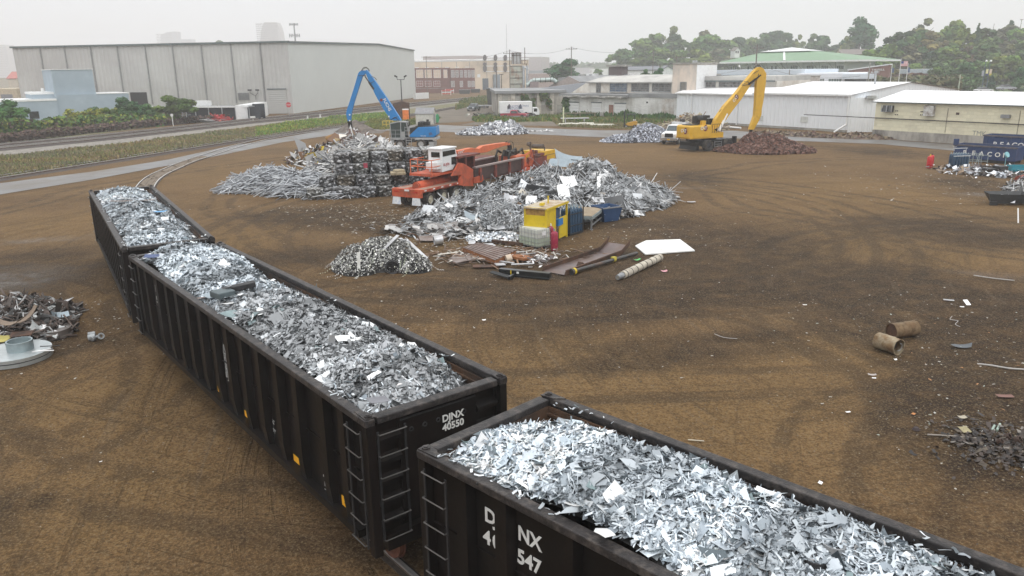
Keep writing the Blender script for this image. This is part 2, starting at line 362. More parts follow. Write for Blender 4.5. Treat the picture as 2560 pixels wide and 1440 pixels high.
 col=mix(rng(big,.38,.62),(.125,.075,.035),(.18,.111,.052))
 col=mix(mathn('MULTIPLY',sp.outputs[1],.75),col,(.2,.122,.05))
 dkf=mathn('MULTIPLY',sp.outputs[0],rng(mid,.3,.6,.45,1.0))
 col=mix(mathn('MULTIPLY',dkf,.86),col,(.02,.0135,.011))
 col=mix(mathn('MULTIPLY',arc,.45),col,(.04,.028,.02))
 col=mix(mathn('MULTIPLY',rng(ar2,.33,.42,1,0),.4),col,(.14,.108,.075))
 col=mix(mathn('MULTIPLY',rng(mid,.58,.72),.4),col,(.12,.063,.022))
 col=mix(mathn('MULTIPLY',trk,mathn('MULTIPLY_ADD',fine,.9,.0)),col,(.024,.017,.0125))
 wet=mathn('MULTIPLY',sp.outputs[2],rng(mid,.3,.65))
 col=mix(mathn('MULTIPLY',wet,.55),col,(.12,.108,.1))  # grey shine of the wet dirt painted into the colour
 col=mix(rng(fine,.4,.6),mix(1.,col,(.7,.69,.69),'MULTIPLY'),mix(1.,col,(1.3,1.3,1.3),'MULTIPLY'))
 col=mix(mathn('MULTIPLY',rng(grit,.53,.62),.5),col,(.26,.2,.12));col=mix(mathn('MULTIPLY',rng(grit,.46,.38),.5),col,(.03,.022,.017))
 K(col,b.inputs['Base Color'])
 K(rng(wet,0,1,.82,.28),b.inputs['Roughness'])
 h=mathn('ADD',mathn('MULTIPLY',mid,.5),mathn('ADD',mathn('MULTIPLY',fine,.3),mathn('ADD',mathn('MULTIPLY',grit,.12),mathn('MULTIPLY',mathn('MAXIMUM',arc,trk),-.35))))
 bp=N.new('ShaderNodeBump');bp.inputs['Strength'].default_value=1;bp.inputs['Distance'].default_value=.2;K(h,bp.inputs['Height']);K(bp.outputs[0],b.inputs['Normal'])
 return m
dirt=ground_material()
def grid_obj(name,xs,ys,zf,mats,col=None):
 X,Y=np.meshgrid(xs,ys);Z=zf(X,Y);V=np.stack([X.ravel(),Y.ravel(),Z.ravel()],1);nx=len(xs)
 i=np.arange(len(ys)-1)[:,None]*nx+np.arange(nx-1)[None];Q=np.stack([i,i+1,i+nx+1,i+nx],-1).reshape(-1,4)
 return npmesh(name,V,Q,col(X.ravel(),Y.ravel())if col else None,mats)
gx=np.concatenate([[-2500,-900,-300,-140],np.arange(-90,90.1,.55),[140,300,900,2500]])
gy=np.concatenate([[-300,-60,-15],np.arange(0,60,.45),np.arange(60,140,.9),[160,200,260,400,800,1500,3000]])
def gz(X,Y):
 m=np.clip(1-np.abs(X)/85,0,1)*np.clip((138-Y)/30,0,1)*np.clip((Y+1)/5,0,1)
 return-.02+m*(vnoise(X,Y,4.5,3)*.012+vnoise(X,Y,1.3,4)*.008)
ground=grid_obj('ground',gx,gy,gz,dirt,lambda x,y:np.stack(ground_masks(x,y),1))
tag(ground,kind='structure')
def strip_obj(name,top,bot,mat,z,kind='structure',sub=6):
 """a flat sheet between two pixel polylines (same count), laid on the ground"""
 mb=MB();a=[G(*p,z)for p in top];b=[G(*p,z)for p in bot];n=len(a)
 mb.add(a+b,[(i,i+1,n+i+1,n+i)for i in range(n-1)]);o=mb.build(name,mat);tag(o,kind=kind);return o
asphalt=M('wet_asphalt',(.15,.148,.15),rough=.45,var=.25,scale=.3,bump=.3,bscale=6,col2=(.1,.078,.055),th=.54,s2=.16,soft=.1)
strip_obj('road',[(-60,468),(0,458),(230,429),(420,399),(560,368),(700,345),(830,322),(930,312),(1060,310),(1140,314),(1300,318),(1500,326),(1700,325),(1840,327),(2010,340),(2200,348),(2400,362),(2700,385)],[(-60,500),(0,486),(230,449),(430,412),(570,384),(710,355),(850,335),(950,326),(1080,328),(1150,331),(1300,334),(1500,343),(1700,345),(1840,346),(2010,353),(2200,360),(2400,378),(2700,402)],asphalt,.012)
lane_dirt=M('gravel_lane',(.14,.115,.085),rough=.9,var=.2,scale=.3,bump=.3,bscale=5,col2=(.1,.08,.06),th=.55,s2=.2)
strip_obj('access_lane',[(1090,262),(1150,256),(1215,240),(1260,232)],[(1020,312),(1170,304),(1230,292),(1262,262)],lane_dirt,.004)
strip_obj('back_lane',[(1240,296),(1400,303),(1540,309),(1640,308),(1700,312)],[(1150,312),(1400,315),(1540,320),(1640,320),(1760,322)],lane_dirt,.006)
soil=M('verge_soil',(.17,.135,.075),rough=.95,var=.35,scale=.6,bump=.4,bscale=6,col2=(.12,.13,.05),th=.5,s2=.35)
ballast=M('ballast_stone',(.22,.2,.175),rough=.95,var=.6,scale=1.6,bump=.8,bscale=7,detail=6)
ballast_dark=M('dark_ballast',(.06,.048,.042),rough=.95,var=.4,scale=3,bump=.6,bscale=8)
V1T=[(-80,405),(0,393),(320,358),(640,317),(800,299),(870,290),(960,276),(1100,258),(1235,244)]
V1B=[(-80,460),(0,447),(320,396),(640,345),(800,322),(870,312),(960,300),(1100,275),(1240,246)]
strip_obj('track_verge',V1T,V1B,soil,.008)
strip_obj('grass_plot',[(1180,300),(1245,286),(1400,286),(1560,294),(1690,300)],[(1190,306),(1290,306),(1400,304),(1560,310),(1700,308)],soil,.012)
strip_obj('hedge_bank',[(-100,300),(240,292),(480,278),(640,270)],[(-100,378),(240,335),(480,306),(640,290)],soil,.012)
#RAILWAY TRACKS
rail_m=M('rail_steel',(.2,.17,.15),rough=.4,metal=.6,var=.3,scale=4,col2=(.12,.07,.045),th=.5)
rail_top=M('rail_running_face',(.7,.69,.68),rough=.3,metal=.8,var=.15)
tie_m=M('sleeper_wood',(.07,.052,.042),rough=.95,var=.35,scale=6,bump=.4)
def smooth_path(P,step):
 P=np.array([p[:2]for p in P],float);n=len(P);out=[]
 for i in range(n-1):
  p0,p1,p2,p3=P[max(i-1,0)],P[i],P[i+1],P[min(i+2,n-1)]
  k=max(2,int(np.linalg.norm(p2-p1)/step))
  for j in range(k):
   t=j/k;out.append(.5*((2*p1)+(-p0+p2)*t+(2*p0-5*p1+4*p2-p3)*t*t+(-p0+3*p1-3*p2+p3)*t**3))
 out.append(P[-1]);return np.array(out)
def offset(path,d):
 t=np.gradient(path,axis=0);t/=np.linalg.norm(t,axis=1,keepdims=True);return path+np.stack([-t[:,1],t[:,0]],1)*d
def ribbon(mb,path,w,z0,z1,mi=0):
 a=offset(path,w/2);b=offset(path,-w/2);n=len(path);vs=[]
 for q,z in((a,z0),(b,z0),(a,z1),(b,z1)):vs+=[(x,y,z)for x,y in q]
 fs=[]
 for i in range(n-1):
  fs+=[(2*n+i,3*n+i,3*n+i+1,2*n+i+1),(i,2*n+i,2*n+i+1,i+1),(n+i,n+i+1,3*n+i+1,3*n+i)]
 fs+=[(0,n,3*n,2*n),(n-1,2*n-1,4*n-1,3*n-1)]
 mb.add(vs,fs,mi)
def track(name,label,pts,zr,ties=True,bed=None,bedw=3.2,step=2.5,ground_rails=False,tie_sp=.6,group=None):
 path=smooth_path(pts,step);root=thing(name,label,'railway track',group=group)
 for s in(-1,1):
  mb=MB();ribbon(mb,offset(path,s*.75),.075,zr-.14,zr,0);ribbon(mb,offset(path,s*.75),.14,zr-.15,zr-.12,0);ribbon(mb,offset(path,s*.75),.085,zr-.045,zr+.006,1)
  mb.build('rail',[rail_m,rail_top],root)
 if ties:
  seg=np.linalg.norm(np.diff(path,axis=0),axis=1);cum=np.concatenate([[0],np.cumsum(seg)]);mb=MB();s=.3
  while s<cum[-1]:
   i=min(np.searchsorted(cum,s)-1,len(seg)-1);i=max(i,0);f=(s-cum[i])/seg[i];p=path[i]*(1-f)+path[i+1]*f;d=path[i+1]-path[i]
   mb.box((p[0],p[1],zr-.2),(.24,2.5+random.uniform(-.08,.08),.1),math.atan2(d[1],d[0])+random.uniform(-.02,.02));s+=tie_sp*random.uniform(.95,1.05)
  o=mb.build('sleepers',tie_m,root);o['kind']='stuff'
 if bed is not None:
  mb=MB();a=offset(path,bedw/2);b=offset(path,-bedw/2);c=offset(path,bedw/2+.6);d=offset(path,-bedw/2-.6);n=len(path)
  vs=[(x,y,.0)for x,y in c]+[(x,y,zr-.17)for x,y in a]+[(x,y,zr-.17)for x,y in b]+[(x,y,.0)for x,y in d]
  mb.add(vs,[(k*n+i,(k+1)*n+i,(k+1)*n+i+1,k*n+i+1)for k in range(3)for i in range(n-1)])
  o=mb.build('track_bed',bed);tag(o,kind='structure')
 return root
track('railway_track','farther track of the main line, along the hedge and past the big grey warehouse',[G(-150,383),G(0,366),G(300,337),G(625,301),G(735,290),G(1000,263),G(1200,243.5),G(1330,230)],.38,bed=ballast_dark,bedw=3,tie_sp=.55,group='main line tracks')
track('railway_track','nearer track of the main line, with pale ballast on its near side',[G(-150,392),G(0,374.5),G(300,345),G(625,307.5),G(735,296.5),G(1000,268.5),G(1200,247),G(1330,232)],.38,bed=ballast_dark,bedw=3,tie_sp=.55,group='main line tracks')
strip_obj('ballast_shoulder',[(-150,397),(0,378),(300,348),(625,310),(735,299.5),(1000,271),(1200,248.5)],[(-150,411),(0,391),(300,360),(625,318),(735,306),(1000,275),(1200,250)],ballast,.05)
track('railway_track','siding with rusty rails between the weedy verge and the wet road',[G(-150,470),G(0,446),G(320,396),(G(640,346)),G(870,313),G(960,299),G(1120,272),G(1240,250)],.22,bed=ballast_dark,bedw=2.6,tie_sp=.6)
WG=3.2;LG=16.82
CARS={1:(-13.88,26.75,2.11596),2:(-2.62179,12.39258,2.24093),3:(10.309736,-.5566635,2.357225)}
def car_c(i,s):
 x,y,a=CARS[i];return np.array([x+math.cos(a)*s+math.sin(a)*WG/2,y+math.sin(a)*s-math.cos(a)*WG/2])
spur_pts=[car_c(3,-12)]+[car_c(i,s)for i in(3,2,1)for s in(1.5,LG-1.5)]+[G(366,464),G(444,416),G(514,390.5),G(600,364),G(700,341),G(870,316)]
track('railway_track','curved spur sunk in the dirt under the three loaded wagons',spur_pts,.1,ties=False,step=1.0)
sp_path=smooth_path(spur_pts,1.0)
mb=MB()
for s,wd in((-.75,.3),(.75,.3)):ribbon(mb,offset(sp_path,s),wd,-.02,.006)
o=mb.build('rail_groove',M('groove_dirt',(.045,.033,.025),rough=.95,var=.4,scale=3,bump=.5));tag(o,kind='structure')
cp=smooth_path([car_c(1,LG+.5),G(366,464),G(444,416),G(514,390.5)],.6);plank=M('crossing_plank',(.16,.125,.09),rough=.9,var=.35,scale=3,bump=.5)
root=thing('timber_crossing','old timber boards laid between the curved rails beyond the far wagon','boards')
for k in range(5):
 n=len(cp);c=0
 while c<n-4:
  e=min(n-1,c+random.randint(7,10));mb=MB();ribbon(mb,offset(cp[c:e],-.52+k*.26),.235,.0,.05+random.uniform(0,.03));mb.build('plank',plank,root);c=e
  #GONDOLA WAGONS
ZB,ZT=1.12,3.68
POSTS=[1.05,1.92]+[3.2+k*1.042 for k in range(11)]+[LG-1.92,LG-1.05]
yellow_tape=M('yellow_reflector',(.85,.42,.02),rough=.5,var=.08)
inner_rust=M('inner_wall_rust',(.1,.05,.025),rough=.8,var=.45,scale=1.2,bump=.4,bscale=8,col2=(.02,.016,.014),th=.47,s2=.7,streak=2)
wheel_rust=M('wheel_rust',(.13,.05,.03),rough=.8,var=.3,scale=5,bump=.2)
def make_gondola(label,loc,a,group):
 g=thing('gondola_wagon',label,'wagon',(loc[0],loc[1],0),a,group);hw=WG/2;hl=LG/2
 body_hw=hw-.22
 for s in(1,-1):
  mb=MB();mb.bb(-hl+.12,hl-.12,s*body_hw-.03,s*body_hw+.03,ZB,ZT-.12)
  mb.bb(-hl+.12,hl-.12,s*(body_hw+.05)-.02,s*(body_hw+.05)+.02,2.36,2.375)
  mb.build('side_sheet',[black_paint],g)
  mb=MB();mb.bb(-hl+.2,hl-.2,s*(body_hw-.045)-.008,s*(body_hw-.045)+.008,1.3,ZT-.13);mb.bb(-hl+.2,hl-.2,s*(body_hw-.07)-.02,s*(body_hw-.07)+.02,ZT-.30,ZT-.25)
  mb.build('inner_side_plate',inner_rust,g)
  mb=MB();mb.bb(-hl,hl,s*(hw-.1)-.1,s*(hw-.1)+.1,ZT-.14,ZT);mb.build('top_chord',rim_steel,g,bevel=.02)
  mb=MB();mb.bb(-hl+.6,hl-.6,s*(hw-.1)-.1,s*(hw-.1)+.1,ZB-.1,ZB+.06);mb.build('side_sill',black_paint,g)
  for dx in POSTS:
   x=hl-dx
   mb=MB();yo=s*(hw-.02);yi=s*body_hw;wb=.17;wt=.12
   vs=[]
   for z,oo in((ZB-.02,.10),(ZB+.5,.0),(ZT-.13,.0)):
    yo2=s*(hw-.02-oo*.6);vs+=[(x-wb,yi,z),(x-wt,yo2,z),(x+wt,yo2,z),(x+wb,yi,z)]
   mb.add(vs,[(0,1,5,4),(1,2,6,5),(2,3,7,6),(4,5,9,8),(5,6,10,9),(6,7,11,10),(0,3,2,1),(8,9,10,11)])
   mb.build('side_post',black_paint,g)
  for k in range(len(POSTS)-1):
   mb=MB();x=hl-POSTS[k+1]+.3;y=s*(body_hw+.06)
   mb.cyl((x-.09,y,ZB+.22),(x+.09,y,ZB+.22),.016,n=5);mb.cyl((x-.09,y-s*.05,ZB+.22),(x-.09,y,ZB+.22),.014,n=5);mb.cyl((x+.09,y-s*.05,ZB+.22),(x+.09,y,ZB+.22),.014,n=5)
   mb.build('tie_down_hook',dark_steel,g)
 for e in(1,-1):
  mb=MB();xe=e*(hl-.2);mb.bb(xe-.03,xe+.03,-body_hw,body_hw,ZB,ZT-.1);mb.build('end_sheet',black_paint,g)
  mb=MB();mb.bb(xe-e*.045-.008,xe-e*.045+.008,-body_hw+.05,body_hw-.05,1.3,ZT-.13);mb.bb(xe-e*.08-.03,xe-e*.08+.03,-body_hw+.05,body_hw-.05,ZT-.42,ZT-.37);mb.build('inner_end_plate',inner_rust,g)
  mb=MB();mb.bb(e*(hl-.12)-.12,e*(hl-.12)+.12,-hw+.25,hw-.25,ZT-.137,ZT-.003);mb.build('end_chord',rim_steel,g,bevel=.02)
  mb=MB();mb.bb(e*(hl-.1)-.1,e*(hl-.1)+.1,-hw+.3,hw-.3,ZB-.2,ZB+.12);mb.build('end_sill',black_paint,g)
  for k in range(5):
   z=1.5+k*.42
   for s in(-1,1):
    mb=MB();y0=s*.87;y1=s*(body_hw-.02);x0=e*(hl-.17);x1=e*(hl-.02)
    vs=[(x0,y0,z-.11),(x1,y0,z-.05),(x1,y0,z+.03),(x0,y0,z+.11),(x0,y1,z-.11),(x1,y1,z-.05),(x1,y1,z+.03),(x0,y1,z+.11)]
    mb.add(vs,[(0,1,5,4),(1,2,6,5),(2,3,7,6),(0,3,2,1),(4,5,6,7)]);mb.build('end_rib',black_paint,g)
  mb=MB();mb.bb(e*(hl-.13)-.03,e*(hl-.13)+.03,-.87,.87,1.35,3.5);mb.build('end_panel',black_paint,g)
  for s in(-1,1):
   mb=MB();mb.bb(e*(hl-.09)-.09,e*(hl-.09)+.09,s*(hw-.11)-.09,s*(hw-.11)+.09,ZB-.25,ZT-.14);mb.build('corner_post',black_paint,g,bevel=.015)
   mb=MB();mb.prism([(e*(hl-.02),s*(hw-.02),ZT+.012),(e*(hl-.02),s*(hw-.24),ZT+.012),(e*(hl-.30),s*(hw-.2),ZT+.012),(e*(hl-.48),s*(hw-.04),ZT+.012)],(0,0,.02))
   mb.cyl((e*(hl-.11),s*(hw-.12),ZT+.02),(e*(hl-.11),s*(hw-.12),ZT+.05),.07,n=14);mb.cyl((e*(hl-.11),s*(hw-.12),ZT+.05),(e*(hl-.11),s*(hw-.12),ZT+.065),.04,n=10)
   mb.build('corner_casting',rim_steel,g)
 for e in(1,-1):
  for s in(1,-1):
   mb=MB();y=s*(hw+.01)
   for x in(e*(hl-.2),e*(hl-.72)):mb.bb(x-.02,x+.02,y-.012,y+.012,1.0,3.42)
   mb.build('ladder_rail',dark_steel,g)
   for k in range(6):
    z=1.08+k*.46;mb=MB();mb.tube([(e*(hl-.2),y,z),(e*(hl-.2),y+s*.06,z),(e*(hl-.72),y+s*.06,z),(e*(hl-.72),y,z)],.013,5)
    mb.build('ladder_rung',M('rung_steel',(.11,.105,.1),rough=.45,metal=.5),g)
  s=1 if e<0 else-1
  mb=MB();x=e*(hl+.03)
  for y in(s*(hw-.22),s*(hw-.78)):mb.bb(x-.012,x+.012,y-.02,y+.02,1.2,3.42)
  mb.build('ladder_rail',dark_steel,g)
  for k in range(6):
   z=1.22+k*.43;mb=MB();mb.tube([(x,s*(hw-.22),z),(x+e*.06,s*(hw-.22),z),(x+e*.06,s*(hw-.78),z),(x,s*(hw-.78),z)],.013,5);mb.build('ladder_rung',_mats['rung_steel'],g)
  mb=MB();mb.bb(e*(hl+.03),e*(hl+.36),-.65,.35,1.27,1.31)
  for k in range(6):mb.bb(e*(hl+.05+k*.05),e*(hl+.07+k*.05),-.63,.33,1.31,1.325)
  mb.build('crossover_step',galv,g)
  mb=MB();mb.bb(e*(hl-.3),e*(hl+.32),-.14,.14,.78,1.0);mb.prism([(e*(hl+.25),-.18,.9),(e*(hl+.5),-.2,.9),(e*(hl+.56),.02,.9),(e*(hl+.42),.16,.9),(e*(hl+.25),.18,.9)],(0,0,.3))
  mb.build('coupler',dark_steel,g)
  mb=MB();mb.tube([(e*(hl+.2),.25,.85),(e*(hl+.4),.32,.6),(e*(hl+.6),.3,.5),(e*(hl+.7),.28,.62)],.03,6);mb.build('air_hose',rubber,g)
 mb=MB();mb.bb(-hl+.25,hl-.25,-body_hw+.04,body_hw-.04,1.18,1.28);mb.bb(-hl+.3,hl-.3,-.2,.2,.8,1.18);mb.build('floor',dark_steel,g)
 for e in(1,-1):
  bx=e*(hl-1.8)
  fr=MB()
  for s in(-1,1):fr.prism([(bx-1.05,s*.98,.62),(bx-.75,s*.98,.75),(bx-.35,s*.98,.9),(bx+.35,s*.98,.9),(bx+.75,s*.98,.75),(bx+1.05,s*.98,.62),(bx+1.05,s*.98,.42),(bx+.6,s*.98,.45),(bx+.3,s*.98,.3),(bx-.3,s*.98,.3),(bx-.6,s*.98,.45),(bx-1.05,s*.98,.42)],(0,.14,0))
  fr.bb(bx-.2,bx+.2,-1.0,1.0,.55,.85)
  for s in(-1,1):
   for q in(-.1,.1):fr.cyl((bx+q,s*1.0,.34),(bx+q,s*1.0,.6),.07,n=8)
  bo=fr.build('bogie',dark_steel,g)
  for wx in(-.88,.88):
   mb=MB();mb.cyl((bx+wx,-.9,.56),(bx+wx,.9,.56),.07,n=10)
   for s in(-1,1):
    mb.cyl((bx+wx,s*.70,.56),(bx+wx,s*.80,.56),.45,n=28);mb.cyl((bx+wx,s*.68,.56),(bx+wx,s*.70,.56),.48,n=28);mb.cyl((bx+wx,s*.8,.56),(bx+wx,s*.84,.56),.36,.30,n=24);mb.cyl((bx+wx,s*.84,.56),(bx+wx,s*.88,.56),.12,n=14)
   mb.build('wheel_set',[wheel_rust],bo,smooth=True)
 for s in(1,-1):
  for dx in(1.48,3.86,6.95,9.0,12.1,15.34):
   mb=MB();x=-hl+dx;wdt=.3 if dx<5 else.2;mb.bb(x-wdt/2,x+wdt/2,s*(body_hw+.034)-.004,s*(body_hw+.034)+.004,ZB+.08,ZB+(.3 if dx<2 else.24));mb.build('reflector',yellow_tape,g)
 return g
def gmat(i):
 x,y,a=CARS[i];c=car_c(i,LG/2);return c,a
yS=WG/2-.22+.034
def side_text(g,s,x_from_near,ztop_,size,**kw):
 return text(s,size,white_letter,g,(-LG/2+x_from_near,yS,ztop_-size*.72),(-1,0,0),(0,0,1),**kw)
gl={1:'far black gondola wagon, third from the camera, its load a low silvery mound',2:'middle black gondola wagon numbered DJNX 40550, seen whole along its side',3:'nearest black gondola wagon numbered DJNX 40547, cut off by the picture edge'}
GW={}
for i in(1,2,3):
 c,a=gmat(i);GW[i]=make_gondola(gl[i],c,a,'coupled gondola wagons')
g=GW[2]
side_text(g,'DJ',LG-1.42,3.12,.32,name='lettering',bold=.006);side_text(g,'NX',14.5,3.12,.32,bold=.006)
side_text(g,'40',LG-1.42,2.74,.32,bold=.006);side_text(g,'550',14.55,2.74,.32,xs=.95,bold=.006)
for k,s_ in enumerate(('LD LMT','LT WT 56700','NEW 04-07')):side_text(g,s_,14.35,1.75-k*.12,.085)
for k,s_ in enumerate(('KFW P3N22','▬','40-11-07')):
 if k!=1:side_text(g,s_,2.46,1.52-k*.16,.07)
mb=MB();mb.bb(-LG/2+2.2,-LG/2+2.42,yS-.004,yS+.004,1.27,1.42);mb.build('data_plate',white_letter,g)
side_text(g,'55',5.55,1.28,.06);side_text(g,'CU FT',3.25,1.33,.05);side_text(g,'PLATE C',3.3,1.26,.05)
chalk=M('chalk',(.45,.45,.44),rough=.9,var=.3,scale=30)
mb=MB();xs0=-LG/2+8.09
def st(p,q,r=.009):mb.cyl((xs0-p[0],yS+.01,p[1]),(xs0-q[0],yS+.01,q[1]),r,n=4)
for p,q in(((-.09,2.6),(0,2.85)),((0,2.85),(.09,2.6)),((-.09,2.6),(.09,2.6)),((-.05,2.6),(-.05,1.95)),((.05,2.6),(.05,1.95)),((-.08,2.45),(.08,2.5)),((-.07,2.35),(.08,2.3)),((.08,2.3),(-.07,2.2)),((-.07,2.2),(.08,2.14)),((-.08,2.06),(.08,2.1)),((-.08,1.92),(.08,1.96)),((-.08,1.92),(-.08,2.06)),((.08,1.96),(.08,2.1)),((.0,1.85),(.08,1.85)),((.08,1.85),(.08,1.96))):st(p,q)
mb.build('chalk_mark',chalk,g)
text('SOSC',.15,chalk,g,(-LG/2+5.38,yS,1.75),(-1,0,-.15),(0,0,1),name='chalk_mark',shear=.2);text('HOT',.15,chalk,g,(-LG/2+5.32,yS,1.52),(-1,0,-.2),(0,0,1),name='chalk_mark',shear=.2)
xE=-LG/2-.035+.06
text('DJNX',.2,white_letter,g,(-LG/2+.08,WG/2-1.66,3.12),(0,-1,0),(0,0,1),bold=.005);text('40550',.2,white_letter,g,(-LG/2+.08,WG/2-1.66,2.93),(0,-1,0),(0,0,1),bold=.005)
mb=MB()
for k in range(5):mb.ring((-LG/2+.09,.62-k*.3,3.2),(1,0,0),.05,.03,.02,10)
mb.bb(-LG/2+.07,-LG/2+.1,-.85,.85,3.44,3.47);mb.build('lifting_eyes',dark_steel,g)
g=GW[3]
side_text(g,'D',15.42,3.16,.34,bold=.008);side_text(g,'J',15.21,3.16,.34,bold=.008);side_text(g,'NX',14.7,3.16,.34,bold=.008,xs=.93)
side_text(g,'4',15.46,2.76,.34,bold=.008);side_text(g,'0',15.25,2.76,.34,bold=.008);side_text(g,'547',14.72,2.76,.34,bold=.008,xs=.95)
#loads
def load_h(i,x,y):
 u=np.clip(np.abs(x)/(LG/2-.35),0,1);v=np.clip(y/(WG/2-.3),-1,1)
 base={1:3.38,2:3.51,3:3.62}[i]
 prof=base+.42*(1-np.abs(v+(-.12))**2.2)-.4*u**12
 prof+=.13*vnoise(x,y,1.9,10+i)+.08*vnoise(x,y,.8,20+i)+.04*vnoise(x,y,.35,30+i)
 if i==1:prof+=.1*np.sin(x*1.25)
 if i==2:prof+=.12*np.cos((x+4)*.55)
 if i==3:prof+=.1*np.cos((x-5)*.8)-.12*np.clip(v*-1,0,1)
 return np.minimum(prof,4.12)
def load_n(i,x,y,e=.12):
 hx=(load_h(i,x+e,y)-load_h(i,x-e,y))/(2*e);hy=(load_h(i,x,y+e)-load_h(i,x,y-e))/(2*e)
 return nrm(np.stack([-hx,-hy,np.ones_like(x)],1))
load_under=M('scrap_shadow_layer',(.10,.105,.11),rough=.6,metal=.3,var=.6,scale=9,bump=.8,bscale=14)
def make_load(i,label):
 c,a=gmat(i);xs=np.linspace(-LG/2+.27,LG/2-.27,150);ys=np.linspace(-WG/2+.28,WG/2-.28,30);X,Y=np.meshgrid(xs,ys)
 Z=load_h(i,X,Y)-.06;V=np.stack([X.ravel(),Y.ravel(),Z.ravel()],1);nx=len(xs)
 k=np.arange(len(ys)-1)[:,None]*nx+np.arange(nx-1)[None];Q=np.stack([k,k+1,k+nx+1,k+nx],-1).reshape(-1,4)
 P=Pieces();P._push(V,Q,np.full((len(V),3),.015)+RNG.uniform(0,.03,(len(V),1)))  # dark base layer under the flakes paints the shaded gaps between them
 x_lo=-LG/2+.32;x_hi=LG/2-.32
 if i==3:x_lo=-2.0
 def pts(n,lo=x_lo,hi=x_hi,lift=.06):
  x=RNG.uniform(lo,hi,n);y=RNG.uniform(-WG/2+.3,WG/2-.3,n);z=load_h(i,x,y)+RNG.uniform(-.03,lift,n)
  return np.stack([x,y,z],1),load_n(i,x,y)
 n1,n2,n3={1:(15000,8000,1200),2:(26000,13000,1800),3:(24000,15000,2200)}[i]
 white=[(.85,.88,.9),(.68,.71,.74),(.5,.54,.57),(.34,.37,.4),(.12,.14,.15)]
 grey=[(.5,.49,.49),(.42,.415,.415),(.32,.32,.32),(.64,.64,.64),(.1,.1,.1)]
 def zone(x):
  q={1:.18,2:1/(1+np.exp((x-.5)*1.6)),3:1/(1+np.exp((x+.8)*1.3))}[i]
  return np.clip(q*np.ones_like(x)+vnoise(x,x*0,1.3,3)*.2,0,1)
 def tn(x):
  tone_patch=.88+.5*np.clip(vnoise(x,x*0+3,.9,44+i)+.4*vnoise(x,x*0,.3,45),-1,1)[:,None]  # patchy tone along the load, from noise
  zz=RNG.uniform(0,1,len(x))<zone(x);a_=tones(len(x),white,(5,4,2.5,1.2,1));b_=tones(len(x),grey,(4,5,3,1.2,1));return np.clip(np.where(zz[:,None],b_,a_)*tone_patch*np.array([[.95,1.,1.04]]),0,.97)
 sc={1:1.0,2:.9,3:1.0}[i]
 p,nn=pts(n1,lift=.07);N_,D_=rand_dirs(nn,.26);Ln=RNG.gamma(3,.018,n1)*sc+.035;P.strips(p,N_,D_,Ln,Ln*RNG.uniform(.35,.95,n1),RNG.normal(0,.15,n1),tn(p[:,0]),jag=.4)
 p,nn=pts(n2,lift=.1);N_,D_=rand_dirs(nn,.35);Ln=RNG.gamma(3,.038,n2)*sc+.07;P.strips(p,N_,D_,Ln,RNG.uniform(.008,.03,n2),RNG.normal(0,.35,n2),tn(p[:,0]),jag=.2,seg=3)
 p,nn=pts(n3,lift=.1);N_,D_=rand_dirs(nn,.45);Ln=RNG.gamma(2.5,.04,n3)*sc+.1;P.strips(p,N_,D_,Ln,Ln*RNG.uniform(.15,.7,n3),RNG.normal(0,.2,n3),tn(p[:,0]),jag=.45)
 if i>=2:
  nr=1300 if i==3 else 500;p,nn=pts(nr,hi=4.2 if i==3 else 0,lift=.06);N_,D_=rand_dirs(nn,.3);P.rings(p,N_,D_,RNG.uniform(.025,.085,nr),RNG.uniform(.35,.8,nr),tones(nr,grey,(3,4,3,1,1)))
 n4=700;p,nn=pts(n4,lift=.12);pick=vnoise(p[:,0],p[:,1],.7,61)>.25;p,nn=p[pick],nn[pick];m4=len(p);N_,D_=rand_dirs(nn,.3);Ln=RNG.uniform(.1,.34,m4);P.strips(p,N_,D_,Ln,Ln*RNG.uniform(.3,.8,m4),RNG.normal(0,.15,m4),tones(m4,[(.9,.92,.93),(.7,.73,.75),(.2,.26,.27)],(4,2,1.5)),jag=.35)
 nf=300;s=RNG.choice([-1,1],nf,p=[.25,.75]);x=RNG.uniform(x_lo,x_hi,nf);p=np.stack([x,s*(WG/2-RNG.uniform(.1,.4,nf)),RNG.uniform(3.685,3.7,nf)],1);nn=np.tile([0,0,1.],(nf,1));N_,D_=rand_dirs(nn,.1)
 p=p[(vnoise(x,x*0,1.5,50+i)>.15)];m_=len(p);P.strips(p,N_[:m_],D_[:m_],RNG.uniform(.05,.18,m_),RNG.uniform(.01,.05,m_),RNG.normal(0,.2,m_),tones(m_,white))
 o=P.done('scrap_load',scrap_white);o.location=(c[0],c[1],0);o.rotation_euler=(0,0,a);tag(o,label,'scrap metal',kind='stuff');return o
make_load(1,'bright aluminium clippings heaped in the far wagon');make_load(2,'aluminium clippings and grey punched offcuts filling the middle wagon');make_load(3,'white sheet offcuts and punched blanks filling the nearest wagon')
def on_load(i,px,py,dz=.06):
 c,a=gmat(i);z=3.75
 for _ in range(6):
  p=G(px,py,z);dx,dy=p[0]-c[0],p[1]-c[1];lx=dx*math.cos(a)+dy*math.sin(a);ly=-dx*math.sin(a)+dy*math.cos(a)
  z=float(load_h(i,np.array([lx]),np.array([ly]))[0])+dz
 p=G(px,py,z);return p,a
